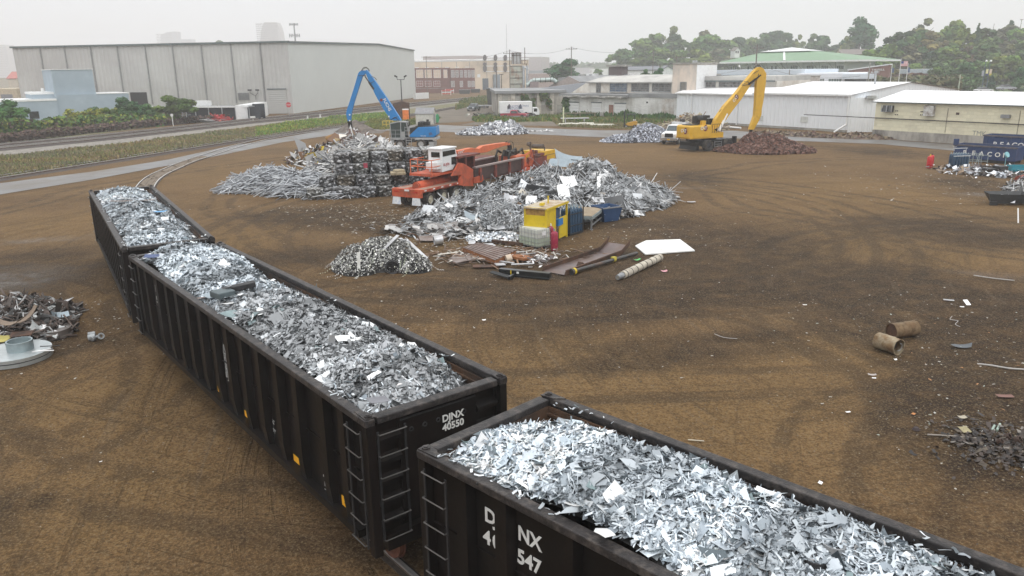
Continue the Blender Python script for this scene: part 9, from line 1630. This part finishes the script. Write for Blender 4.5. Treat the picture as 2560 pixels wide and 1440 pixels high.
 #VEGETATION
GREENS=[(.85,1.0,.85),(.95,1.1,.8),(1.2,1.2,.65),(.75,.9,.85),(.9,1.05,.9),(1.1,1.1,.8),(1.15,1.05,.85)]
leaf_m=attr_mat('leaves',rough=.75,metal=0,randcol=GREENS,spec=.2)
bark=M('bark',(.12,.1,.08),rough=.95,var=.3)
def crown_mesh(seed,n=2600,shape='round',leaf=.55,col=(.1,.155,.05),blobs=22,gap=.2):
 """crown of unit height 1 and width 1, made of leaf clumps spread over many small lobes"""
 rng=np.random.default_rng(seed);C=[]
 for k in range(blobs):
  if shape=='round':t=rng.uniform(.12,.93);rad=.42*math.sin(PI*min(.97,max(.14,t))**.85)*rng.uniform(.35,1.0);r=rng.uniform(.11,.2)
  elif shape=='cone':t=rng.uniform(.03,.95);rad=.34*(1-t)*rng.uniform(.3,1.);r=.06+.13*(1-t)
  elif shape=='tall':t=rng.uniform(.05,.95);rad=.36*math.sin(PI*(t*.8+.12))*rng.uniform(.2,1);r=rng.uniform(.08,.15)
  else:t=rng.uniform(.1,.8);rad=.42*rng.uniform(.2,1);r=rng.uniform(.12,.24)
  a=rng.uniform(0,2*PI);C.append((rad*math.cos(a)*1.1,rad*math.sin(a)*1.1,t,r*.85))
 C.append((0,0,.5,.22));C=np.array(C);wts=C[:,3]**2;i=rng.choice(len(C),n,p=wts/wts.sum());d=rng.normal(0,1,(n,3));d/=np.linalg.norm(d,axis=1,keepdims=True)
 rr=C[i,3]*rng.uniform(gap,1.08,n)**.6;P=C[i,:3]+d*rr[:,None]*np.array([1,1,.8]);N=d+rng.normal(0,.5,(n,3))+np.array([0,0,.35]);N/=np.linalg.norm(N,axis=1,keepdims=True);T=rng.normal(0,1,(n,3));T-=N*np.sum(T*N,1,keepdims=True);T/=np.linalg.norm(T,axis=1,keepdims=True);B=np.cross(N,T)
 s=(leaf*rng.uniform(.35,1.35,n)/10)[:,None];V=np.stack([P-T*s-B*s*.6,P+T*s*.2-B*s,P+T*s+B*s*.5,P-T*s*.3+B*s],1).reshape(-1,3);Q=np.arange(4*n).reshape(-1,4)
 lobe=rng.uniform(.6,1.4,len(C))[i];br=(lobe*rng.uniform(.7,1.3,n))[:,None];hue=rng.uniform(-.2,.12,(len(C),1))[i];c=np.array(col)[None]*br*(1+np.concatenate([hue,hue*.2,-hue],1));V[:,2]=np.maximum(V[:,2],.0)
 o=npmesh('crown',V,Q,np.repeat(np.clip(c,0,1),4,0),leaf_m);me=o.data;bpy.data.objects.remove(o);return me
CM=[crown_mesh(1),crown_mesh(2,col=(.075,.12,.05)),crown_mesh(3,blobs=24,col=(.14,.18,.05)),crown_mesh(4,shape='tall',col=(.07,.11,.055)),crown_mesh(5,shape='cone',col=(.05,.09,.055),blobs=30,leaf=.32),crown_mesh(6,shape='bushy',col=(.13,.18,.045),blobs=15),crown_mesh(7,blobs=13,gap=.2,n=1500,col=(.15,.17,.09)),crown_mesh(8,blobs=20,col=(.16,.14,.095))]
CMB=[crown_mesh(21,n=4200,leaf=.3,blobs=22,col=(.05,.11,.045),gap=.4),crown_mesh(22,n=4200,leaf=.3,blobs=20,col=(.09,.13,.03),gap=.4),crown_mesh(23,n=4200,leaf=.3,shape='bushy',blobs=14,col=(.06,.12,.04))]
mbt=MB();mbt.cyl((0,0,0),(0,0,.5),.022,.015,n=7);
for k in range(6):a=k*1.1;z=.25+.06*k;mbt.cyl((0,0,z),(math.cos(a)*.22,math.sin(a)*.22,z+.22),.01,.004,n=4)
o=mbt.build('trunk',bark);TRUNK=o.data;bpy.data.objects.remove(o)
def tree(label,P,zbase,h,wd,mesh,group,name='tree',cat='tree',trunk=.16):
 r=thing(name,label,cat,(P[0],P[1],zbase),0,group);c=bpy.data.objects.new('crown',mesh);COL.objects.link(c);c.parent=r;c.location=(0,0,h*trunk);c.scale=(wd,wd,h*(1-trunk));c.rotation_euler=(0,0,random.uniform(0,6.28))
 t=bpy.data.objects.new('trunk',TRUNK);COL.objects.link(t);t.parent=r;t.scale=(h,h,h);return r
TR=[]
def T_(px,pt,wpx,Y,h,mesh,label,group='trees on the wooded hillside',**k):TR.append((px,pt,wpx,Y,h,mesh,label,group,k))
kinds=['bushy','broad','rounded','ragged','spreading','dense']
hue=['mid green','dull green','yellowish green','dark green','greyish green','olive']
def row(pxs,tops,w_,Y,h,where,ms,group='trees on the wooded hillside'):
 for k,(px,pt)in enumerate(zip(pxs,tops)):
  T_(px+random.uniform(-5,5),pt+random.uniform(-4,4),w_*random.uniform(.85,1.25),Y*random.uniform(.97,1.03),h*random.uniform(.9,1.1),CM[ms[k%len(ms)]],'%s tree %s, %s from the left'%(kinds[(k*5+len(pxs))%6],where,ordn[k]if k<11 else 'last'),group)
row([2205,2250,2300,2352,2400,2450,2500,2550],[150,158,156,160,152,150,140,135],66,262,8.5,'in the front row of the right hillside',[0,7,5,1,2,0,2,5])
row([2190,2228,2275,2325,2372,2420,2470,2520,2565],[118,108,116,128,112,118,112,110,100],66,290,10,'in the middle row of the right hillside',[5,2,7,1,0,7,3,6,2])
row([2232,2262,2300,2340,2378,2415,2462,2505,2548],[88,80,72,76,62,68,72,84,72],62,322,11,'in the top row of the right hillside',[1,3,0,7,0,2,1,7,0])
T_(2316,48,60,345,15,CM[6],'tall open crowned tree breaking the skyline of the right hillside');T_(2390,52,62,345,14,CM[2],'pale green tall tree on the skyline of the right hillside');T_(2449,56,34,315,16,CM[4],'dark pointed conifer on the right hillside')
T_(2530,50,50,350,10,CM[4],'small spruce at the top right skyline');T_(2478,82,34,340,8,CM[4],'small dark tree right of the pointed conifer');T_(2245,84,40,335,9,CM[1],'small dark round tree at the left shoulder of the right hillside');T_(2515,66,90,338,12,CM[7],'wide brownish tree at the top right of the hillside')
T_(2156,46,86,400,22,CMB[0],'big round lone tree above the hillside house',None);T_(2118,92,34,395,12,CM[6],'thin airy tree left of the big lone tree')
row([1603,1640,1690,1735,1780,1820],[96,82,84,86,88,100],70,470,17,'in the back row behind the square tower',[0,2,1,5,0,2],'trees behind the square tower')
row([1612,1655,1700,1745,1790,1826],[128,122,124,126,120,126],64,430,12,'in the front row behind the square tower',[1,0,5,2,7,1],'trees behind the square tower');T_(1680,68,58,480,20,CM[6],'tall airy tree on the skyline behind the square tower','trees behind the square tower');T_(1762,80,66,480,18,CM[7],'flat topped brownish tree behind the square tower','trees behind the square tower')
row([1845,1880,1915,1945,1968],[92,90,86,78,80],60,480,17,'behind the green roof',[1,0,1,3,1],'trees behind the green roof');T_(1998,88,30,470,15,CM[6],'thin yellowish tree behind the white lantern','trees behind the green roof');T_(2030,86,50,460,15,CM[6],'airy tree right of the white lantern','trees behind the green roof');T_(2058,90,60,450,15,CM[1],'dark tree right of the white lantern','trees behind the green roof');T_(2095,112,50,440,9,CM[1],'low dark trees left of the hillside house','trees behind the green roof')
T_(1557,122,66,450,15,CM[0],'hazy round tree left of the wooded rise',None);T_(1420,150,104,300,12.5,CMB[0],'wide round tree behind the factory with a pole before it',None);T_(548,103,40,520,24,CM[1],'tree top just peeping over the grey warehouse roof',None);T_(1495,172,30,420,7,CM[0],'small pale tree far behind the factory',None)
T_(2346,166,60,238,7.6,CMB[1],'yellow green rounded tree at the car park',None,trunk=.08);T_(2413,158,96,226,9.2,CMB[0],'largest dark green rounded tree at the car park',None,trunk=.05);T_(2482,186,34,226,5.2,CM[4],'small conifer among the parked cars',None,trunk=.05);T_(2553,170,60,222,7.5,CMB[0],'dark green tree cut by the right edge at the car park',None,trunk=.05)
T_(2240,174,50,215,5.5,CM[7],'dull reddish bush behind the flagpoles',None,trunk=.03);T_(2290,178,76,232,5.5,crown_mesh(31,shape='bushy',col=(.15,.07,.06)),'purplish red low tree right of the flagpoles',None,trunk=.03);T_(2322,182,50,235,5,crown_mesh(32,shape='bushy',col=(.14,.07,.06)),'smaller purplish bush left of the yellow green tree',None,trunk=.03)
T_(1613,174,30,210,4.2,CMB[0],'small dark pine left of the white gabled house',None,trunk=.05);T_(1650,171,38,205,4.8,CMB[0],'second small dark pine in front of the white gabled house',None,trunk=.05)
bases=[]
for(px,pt,wpx,Y,h,mesh,label,group,k)in TR:
 p=PY(px,pt,Y);dep=p[1]*math.cos(TH)+(CAM_H-p[2])*math.sin(TH);wd=wpx/F*dep;zb_=max(0,p[2]-h);hh=p[2]-zb_;tree(label,p,zb_-.2,hh+.2,wd*1.2,mesh,group,**k);bases.append((p[0],p[1],zb_))
bases=np.array(bases)
def hill(X,Y):
 Z=np.zeros_like(X);Wt=np.full_like(X,1e-4)
 for bx,by,bz in bases:
  d2=(X-bx)**2+(Y-by)**2+60;w_=1/d2**1.5;Z+=w_*bz;Wt+=w_
 Z=Z/Wt;
 far=np.clip((Y-215)/35,0,1)*np.clip((X-30)/60,0,1);return Z*far-.03-(1-far)*.6
grass_hill=M('grassy_hillside',(.1,.15,.04),rough=.95,var=.3,scale=.08,bump=.3,bscale=.6,col2=(.07,.1,.035),th=.5,s2=.05)
hl=grid_obj('hillside',np.arange(20,420,7.),np.arange(205,640,7.),hill,grass_hill);tag(hl,kind='structure');hl.data.shade_smooth()
def foliage(name,label,P,N,size,cols,wts=None,cat='shrubs',kind='stuff',rv=.35):
 n=len(P);N_,D_=rand_dirs(N,.7);Pc=Pieces();s=RNG.uniform(.5,1.3,n)*size;Pc.strips(P,N_,D_,s,s*RNG.uniform(.5,.9,n),RNG.normal(0,.2,n),tones(n,cols,wts,rv),jag=.4,seg=1);o=Pc.done(name,M_leaf_plain);tag(o,label,cat,kind=kind);return o
M_leaf_plain=attr_mat('plain_leaves',rough=.8,metal=0,spec=.2)
n=16000;sel=[b for b in bases if b[0]>100 and b[1]<360 and b[2]>2.5];idx=RNG.integers(0,len(sel),n);bb2=np.array(sel)[idx];x=bb2[:,0]+RNG.normal(0,7,n);y=bb2[:,1]+RNG.normal(0,5,n);P_=np.stack([x,y,hill(x,y)+RNG.uniform(0,4.5,n)],1);P_=P_[(P_[:,1]>258)];foliage('hillside_undergrowth','dark undergrowth between the trees of the right hillside',P_,np.tile([0,-.3,1.],(len(P_),1)),1.1,[(.08,.11,.05),(.11,.15,.06),(.13,.11,.07),(.07,.1,.05)])
def bush_mass(name,label,pts,n,size,cols,w_,hgt,wts=None,kind='stuff',cat='shrubs'):
 """leafy mass along a ground polyline"""
 path=smooth_path([G(*q)for q in pts],.5);i=RNG.integers(0,len(path),n);t=i/len(path);top=hgt(t)*(1+.25*vnoise(t*40,t*0,1.,3));d=RNG.normal(0,w_/2.2,n);x=path[i,0]+RNG.normal(0,.4,n);y=path[i,1]+d;z=top*np.sqrt(np.clip(1-(d/w_)**2,0,1))*RNG.uniform(.05,1,n)**.55
 return foliage(name,label,np.stack([x,y,z],1),np.stack([RNG.normal(0,.3,n),d*0-.5,np.ones(n)],1),size,cols,wts,cat,kind)
HG=[(.06,.13,.035),(.1,.17,.035),(.18,.22,.04),(.27,.27,.04),(.1,.075,.055)]
bush_mass('hedge','long overgrown green hedge in front of the blue grey building',[(-80,366),(0,352),(120,338),(240,326),(330,318),(420,312)],17000,.55,HG,3.6,lambda t:3.4-1.6*t,(4,4,3,1.2,2))
bush_mass('hedge','yellow leafed creeper along the top of the hedge',[(180,322),(230,320),(270,317),(305,313)],4200,.42,[(.2,.22,.03),(.28,.27,.03),(.12,.16,.03)],2.0,lambda t:3.2+0*t)
bush_mass('dry_brush','brown leafless brush between the hedge and the main line',[(-80,372),(40,356),(190,337),(320,323),(440,311),(540,302),(570,299)],9000,.4,[(.1,.065,.055),(.14,.09,.07),(.07,.05,.045),(.1,.1,.05)],1.8,lambda t:1.6-.5*t,(4,3,3,1))
bush_mass('dry_brush','sparse reddish brush behind the chain link fence',[(455,300),(500,296),(545,292)],1800,.4,[(.13,.08,.06),(.1,.1,.05),(.2,.15,.05)],1.4,lambda t:2.2+0*t)
for lab,px,py,pt_,wpx,ms in(('dark green sumac tree at the left end of the hedge',20,345,252,105,CMB[0]),('small fan leafed sumac standing above the hedge',218,320,264,52,CMB[2]),('tall green sumac beside the dark doorway',305,318,245,80,CMB[0]),('second green sumac just right of the tall one',348,316,256,62,CMB[2]),('broad yellow green tree at the right end of the hedge',432,312,238,100,CMB[1]),('low yellow green shrub above the hedge middle',265,322,268,40,CMB[1]),('green shrub hanging over the left hedge',110,335,292,60,CMB[2])):
 q=G(px,py);q=q+np.array([0,2.0,0]);h_=ztop(q,pt_);dep=q[1]*math.cos(TH)+CAM_H*math.sin(TH);tree(lab,q,0,h_,wpx/F*dep*1.15,ms,None,trunk=.05)
def tufts(name,label,poly_t,poly_b,n,size,cols,wts=None,hs=1.,dens=None):
 a=[G(*q)for q in poly_t];b=[G(*q)for q in poly_b];m=len(a);seg=RNG.uniform(0,m-1.001,n);i=seg.astype(int);f=(seg-i)[:,None];A_=np.array(a)[i]*(1-f)+np.array(a)[i+1]*f;B_=np.array(b)[i]*(1-f)+np.array(b)[i+1]*f;g=RNG.uniform(0,1,(n,1));P_=A_*g+B_*(1-g)
 hgt=size*RNG.uniform(.5,1.5,n)*(1+.8*np.clip(vnoise(P_[:,0],P_[:,1],3.,8),0,1))*hs;N_=nrm(np.stack([RNG.normal(0,1,n),RNG.normal(-.6,1,n),np.zeros(n)],1));D_=nrm(np.stack([RNG.normal(0,.35,n),RNG.normal(0,.35,n),np.ones(n)],1));P_[:,2]=hgt*.45;Pc=Pieces()
 tn=tones(n,cols,wts,.3);v=vnoise(P_[:,0],P_[:,1],4.,12)[:,None];tn=np.clip(tn*(1+.18*v*np.array([[1,.3,-.4]])),0,1);Pc.strips(P_,N_,D_,hgt,size*RNG.uniform(.25,.7,n),RNG.normal(0,.25,n),tn,jag=.45,seg=1);o=Pc.done(name,M_leaf_plain);tag(o,label,'grass',kind='stuff');return o
VG=[(.22,.19,.095),(.14,.17,.06),(.27,.23,.13),(.19,.15,.1),(.25,.26,.08)]
tufts('weedy_grass','tall mixed weeds in the strip between the siding and the main line',V1T[:6],V1B[:6],38000,.24,VG,(4,3,3,4,.5))
tufts('weedy_grass','bright green grass patches along the siding',[(640,322),(760,303),(850,292),(985,280)],[(640,343),(760,324),(850,312),(985,296)],6500,.35,[(.1,.22,.04),(.28,.33,.06),(.18,.24,.06)])
tufts('weedy_grass','grass in front of the old factory',[(1180,300),(1245,290),(1400,290),(1560,297),(1690,303)],[(1190,305),(1290,305),(1400,303),(1560,309),(1700,308)],7000,.45,[(.07,.15,.03),(.15,.17,.05),(.2,.17,.07)],(4,3,3))
tufts('weedy_grass','thin grass along the back lane',[(1380,304),(1560,309),(1700,311)],[(1400,318),(1560,323),(1720,322)],3500,.25,[(.15,.16,.06),(.2,.17,.08)])
tufts('weedy_grass','yellow weeds beside the dirt lane',[(1150,262),(1190,250),(1240,240),(1300,240)],[(1140,275),(1190,262),(1240,262),(1245,275)],3500,.8,[(.2,.19,.08),(.15,.17,.06),(.1,.14,.04)])
tufts('weedy_grass','grass around the cream shed and the yellow cage',[(925,300),(1000,300),(1105,296)],[(900,322),(960,325),(1035,312)],3500,.35,[(.2,.2,.06),(.13,.16,.04)])
tufts('vine_leaves','weeds growing along the foot of the factory doors',[(1410,284),(1560,292),(1690,298)],[(1410,292),(1560,299),(1690,304)],3800,.9,[(.05,.11,.03),(.08,.14,.03)])
n=6500;Fx=FA;u=RNG.uniform(0,1,n);cx0,cx1=FA.sz(1305,250)[0],FA.sz(1368,250)[0];xx=cx0+(cx1-cx0)*np.clip(RNG.normal(.45,.25,n),0,1.15);zz=RNG.uniform(0,1,n)**.8*zA;keep=(vnoise(xx,zz,1.6,5)+.5*vnoise(xx,zz,.6,6))>(-.15+.5*np.abs((xx-cx0)/(cx1-cx0)-.45));xx,zz=xx[keep],zz[keep];yy=-RNG.uniform(.05,.5,len(xx));ca,sa=math.cos(FA.a),math.sin(FA.a)
foliage('wall_vines','green and brown vines hanging down the old factory wall',np.stack([FA.P0[0]+ca*xx-sa*yy,FA.P0[1]+sa*xx+ca*yy,zz],1),np.tile([0,-1.,.3],(len(xx),1)),.5,[(.06,.12,.03),(.09,.14,.04),(.12,.08,.05)],(4,3,2),cat='vines')
n=900;xx=FB.sz(1416,260)[0]+RNG.normal(0,.35,n);zz=RNG.uniform(0,1,n)**1.2*zB*.9;yy=-RNG.uniform(.05,.35,n);ca,sa=math.cos(FB.a),math.sin(FB.a)
foliage('wall_vines','narrow column of green vine left of the first loading door',np.stack([FB.P0[0]+ca*xx-sa*yy,FB.P0[1]+sa*xx+ca*yy,zz],1),np.tile([0,-1.,.3],(n,1)),.5,[(.06,.13,.03),(.05,.1,.03)],cat='vines')
bush_mass('scrub','rough yellow green scrub behind the white metal shed roof',[(2060,260),(2120,262),(2200,262),(2300,262)],10,.5,HG,1,lambda t:1+0*t)if False else None
n=9000;x_=[];
pxs=RNG.uniform(2140,2400,n);Ys=RNG.uniform(175,205,n);P_=np.array([PY(a,218,b)for a,b in zip(pxs,Ys)]);P_[:,2]=RNG.uniform(0,1,n)**.6*(P_[:,2]+1.8+1.2*vnoise(P_[:,0],P_[:,1],5.,2));foliage('scrub','rough brownish green scrub between the white shed and the car park',P_,np.tile([0,-.3,1.],(n,1)),.9,[(.1,.1,.05),(.07,.09,.04),(.13,.12,.06)])
n=500;q=G(1225,292);P_=np.stack([q[0]-1+RNG.normal(0,1.0,n),q[1]-3+RNG.normal(0,.6,n),RNG.uniform(.05,.8,n)],1);foliage('brush_pile','grey heap of cut brush left of the red pickup',P_,np.tile([0,0,1.],(n,1)),.6,[(.2,.2,.17),(.12,.12,.1),(.35,.34,.3)],cat='brush')
#POLES, MASTS, FLAGS, CARS, HAZE
pole_w=M('pole_timber',(.16,.14,.12),rough=.9)
def util_pole(lab,px,pt,pb,Y,arms=((.25,2.6),),r=.16,mat=None):
 p=PY(px,pb,Y);zt_=PY(px,pt,Y)[2];root=thing('utility_pole',lab,'utility pole',(p[0],p[1],max(0,min(p[2],2))));z0=root.location[2];h_=zt_-z0;MB().cyl((0,0,0),(0,0,h_),r,r*.7,n=7).build('pole',mat or pole_w,root)
 for dz,w_ in arms:
  MB().bb(-w_/2,w_/2,-.06,.06,h_-dz-.12,h_-dz).build('crossarm',mat or pole_w,root)
  for x in(-w_*.45,-w_*.2,w_*.2,w_*.45):MB().cyl((x,0,h_-dz),(x,0,h_-dz+.2),.05,n=5).build('insulator',dark_steel,root)
 return np.array([p[0],p[1],zt_-.25])
A=util_pole('utility pole beside the rusty stack tower',1275.5,124,230,208,((.9,3.4),));B=util_pole('utility pole in front of the wide round tree',1428,116.5,205,225,((.6,3.2),(5.2,2.2)));C_=util_pole('utility pole beside the brick mill',1069,140,233,330,((.4,4),))
D_=util_pole('utility pole before the wooded rise',1631,122,200,250,((2.0,3.4),(.3,2.0)));E_=util_pole('wide armed pole left of the square tower',1690.5,138,175,215,((.5,5),));Fp=util_pole('dark leaning pole behind the yellow arm',1888,112,190,190,((.7,3.4),(4.5,1.8)),r=.2);Gp=util_pole('thin pole above the low annex',1972,174,200,150,(),r=.1)
util_pole('grey pole left of the brick sign wall',2169,156,215,165,(),r=.16,mat=M('grey_pole',(.3,.3,.28),rough=.8));util_pole('short grey pole beside the sign wall',2177,188,215,168,(),r=.12,mat=_mats['grey_pole']);util_pole('leaning pale green pole before the largest dark tree',2396,186,224,150,(),r=.13,mat=M('pale_green_pole',(.4,.46,.36),rough=.8))
util_pole('dark leaning bare pole before the beige hall',1242,167,228,240,(),r=.2);util_pole('curved street lamp pole before the beige hall',1254,185,226,240,((.1,1.2),),r=.12,mat=dark_steel);util_pole('thin antenna pole far on the right skyline',2481,59,90,330,(),r=.12);util_pole('antenna mast at the top right corner',2551,48,70,340,((.2,1.5),),r=.15)
wire_m=M('overhead_wire',(.1,.1,.1),rough=.8)
def wire(a,b,sag,lab):
 pts=[a*(1-t)+b*t-np.array([0,0,sag*4*t*(1-t)])for t in np.linspace(0,1,16)];tag(MB().tube([tuple(p)for p in pts],.035,4).build('overhead_wire',wire_m),lab,'wire')
wire(A,B,1.2,'wire between the stack tower pole and the round tree pole');wire(B,D_,1.2,'wire between the round tree pole and the wooded rise pole');wire(C_,A,2.0,'wire from the mill pole to the stack tower pole')
wire(PY(1755,185,180),Fp-np.array([0,0,4]),.8,'sagging wire left of the yellow arm');wire(Fp-np.array([0,0,4]),PY(2150,190,160),1.5,'sagging wire right of the yellow arm');wire(PY(2240,190,170),PY(2396,193,150),.6,'wire passing behind the cream building roof')
p=PY(739,110,360);zt_=PY(739,58,360)[2];root=thing('phone_mast','mobile phone mast rising behind the grey warehouse','mast',(p[0],p[1],0));MB().cyl((0,0,0),(0,0,zt_),.5,.28,n=8).build('pole',M('mast_grey',(.3,.31,.32),rough=.6),root)
for dz,w_ in((.5,3.6),(5.2,4.4)):
 for k in range(7):x=-w_/2+w_*k/6;MB().box((x,-.6,zt_-dz),(.3,.3,1.5 if dz>1 else 1.0)).build('antenna',_mats['mast_grey'],root)
 MB().bb(-w_/2,w_/2,-.4,.4,zt_-dz-.1,zt_-dz+.1).build('crossarm',_mats['mast_grey'],root)
p=PY(1267,150,700);zt_=PY(1267,60,700)[2];root=thing('radio_mast','very thin tall radio mast fading in the haze','mast',(p[0],p[1],0));MB().cyl((0,0,0),(0,0,zt_),.45,.2,n=4).build('pole',M('mast_pale',(.35,.35,.36),rough=.7),root)
fp=M('flagpole_white',(.7,.7,.7),rough=.4);fl_r=M('flag_red',(.5,.06,.08),rough=.8)
for k,(px,pt,pb,lab)in enumerate(((2226,159,203,'left flagpole with a dark blue flag'),(2246,146,208,'middle and tallest flagpole with the red and white striped flag'),(2264,158,213,'right flagpole with a small dark flag'))):
 p=PY(px,pb,172);zt_=PY(px,pt,172)[2];root=thing('flagpole',lab,'flagpole',(p[0],p[1],max(0,p[2]-1)));h_=zt_-root.location[2];MB().cyl((0,0,0),(0,0,h_),.08,.05,n=8).build('pole',fp,root)
 if k==1:
  fo=MB().bb(.06,1.5,-.02,.02,h_-1.6,h_-.6).build('flag',white_paint,root)
  for j in range(4):MB().bb(.07,1.49,-.035,.035,h_-1.6+j*.27,h_-1.48+j*.27).build('stripe',fl_r,fo)
  MB().bb(.06,.6,-.04,.04,h_-1.1,h_-.6).build('canton',M('flag_navy',(.03,.05,.2),rough=.8),fo)
 else:MB().bb(.06,.5,-.02,.02,h_-1.9,h_-.9).build('flag',M('flag_slate',(.06,.1,.18),rough=.8),root)
for k,(px,lab)in enumerate(((2455,'left car park lamp post'),(2466,'right car park lamp post with pale yellow banners'))):
 p=PY(px,220,205);zt_=PY(px,150,205)[2];root=thing('lamp_post',lab,'lamp post',(p[0],p[1],0));MB().cyl((0,0,0),(0,0,zt_),.12,.08,n=7).build('pole',M('slate_pole',(.08,.12,.16),rough=.6),root);MB().cyl((0,-.2,zt_),(0,-.2,zt_-.35),.1,.32,n=10).build('lamp',white_paint,root)
 if k:
  for x,c_ in((-.75,(.65,.62,.35)),(.15,(.6,.5,.4))):z=PY(px,174,205)[2];MB().bb(x,x+.6,-.02,.02,z-1.4,z+.1).build('banner',M('banner_%d'%int(x*10),c_,rough=.8),root);MB().bb(x,x+.6,-.026,.026,z-1.4,z-1.0).build('banner_stripe',M('flag_navy',(.03,.05,.2))if x<0 else M('banner_yellow',(.6,.5,.1)),root)
 else:MB().bb(-.6,.0,-.03,.03,zt_-4,zt_-2.6).build('banner',M('banner_grey',(.3,.33,.36)),root)
def car(lab,px,py,Y,ang,paint):
 p=PY(px,py,Y);root=thing('parked_car',lab,'car',(p[0],p[1],p[2]-1.3),ang,'cars in the college car park');mb=MB();mb.prism([(-2.2,0,.3),(-2.2,0,.8),(-1.4,0,.92),(1.2,0,.9),(2.1,0,.75),(2.2,0,.35)],(0,1.75,0));mb.build('body',paint,root,bevel=.06)
 mb=MB();vs=[(-1.6,-.8,.9),(1.1,-.8,.9),(.4,-.62,1.42),(-1.1,-.62,1.42)];vs+=[(x,-y,z)for x,y,z in vs];mb.add(vs,[(0,1,2,3),(4,5,6,7),(0,1,5,4),(1,2,6,5),(2,3,7,6),(3,0,4,7)]);mb.build('cabin',glass_dark,root);MB().bb(-1.05,.4,-.6,.6,1.425,1.45).build('roof',paint,root)
 for x in(-1.4,1.4):
  for s_ in(-1,1):wheel(root,x,s_*.78,.32,.2,s_)
for lab,px,py,Y,ang,c_ in(('silver car left of the pale one in the college car park',2286,211,215,.2,(.45,.47,.5)),('white car nosing behind the scrub',2300,216,205,.1,(.7,.72,.74)),('light grey car left of the yellow green tree',2333,211,215,-.1,(.5,.53,.56)),('small dark car beneath the light grey one',2315,217,200,.2,(.05,.05,.06)),('white car between the two dark trees',2460,219,200,.1,(.75,.76,.78)),('grey car right of the small conifer',2517,213,205,.0,(.35,.38,.42))):
 car(lab,px,py,Y,ang,M('car_paint_%d'%px,c_,rough=.3,var=.05,coat=.5))
far_cols=[(.3,.29,.28),(.45,.44,.43),(.22,.24,.22),(.5,.5,.52)]
for k in range(26):
 px=1325+k*9.5+random.uniform(-5,5)if k<20 else 1050+(k-20)*45;Y=random.uniform(650,1100);w_=random.uniform(12,45);h_=random.uniform(5,13);p=PY(px,170,Y)
 root=thing('distant_block','faint low block in the far haze, one of the town blocks beyond the trees','building',(p[0],p[1],0),random.uniform(-.4,.4),'hazy town blocks');MB().bb(-w_/2,w_/2,0,20,0,h_).build('walls',M('far_wall_%d'%(k%4),far_cols[k%4],rough=.9),root);MB().bb(-w_/2-.3,w_/2+.3,-.3,20.3,h_,h_+.5).build('roof',M('far_roof',(.35,.35,.37),rough=.8),root)
def far_woods():
 n=9000;px=RNG.uniform(1020,1620,n);Y=RNG.uniform(900,1400,n);P_=np.array([PY(a,170,b)for a,b in zip(px,Y)]);P_[:,2]=RNG.uniform(0,1,n)**.6*(13+6*vnoise(P_[:,0],P_[:,1],60.,2));foliage('far_woods','faint far off woods along the hazy horizon',P_,np.tile([0,-.3,1.],(n,1)),6.0,[(.07,.1,.05)],cat='woods')
far_woods()
hz=MB().bb(-1700,1700,-200,2400,-3,150).build('haze',M('haze_surface',(1,1,1)));hm=bpy.data.materials.new('haze_air');hm.use_nodes=True;t=hm.node_tree;t.nodes.clear();ho=t.nodes.new('ShaderNodeOutputMaterial');vp=t.nodes.new('ShaderNodeVolumePrincipled');vp.inputs['Color'].default_value=(.985,.99,1,1);vp.inputs['Density'].default_value=HAZE_D;vp.inputs['Anisotropy'].default_value=.1
t.links.new(vp.outputs[0],ho.inputs['Volume']);hz.data.materials.clear();hz.data.materials.append(hm);tag(hz,kind='stuff')
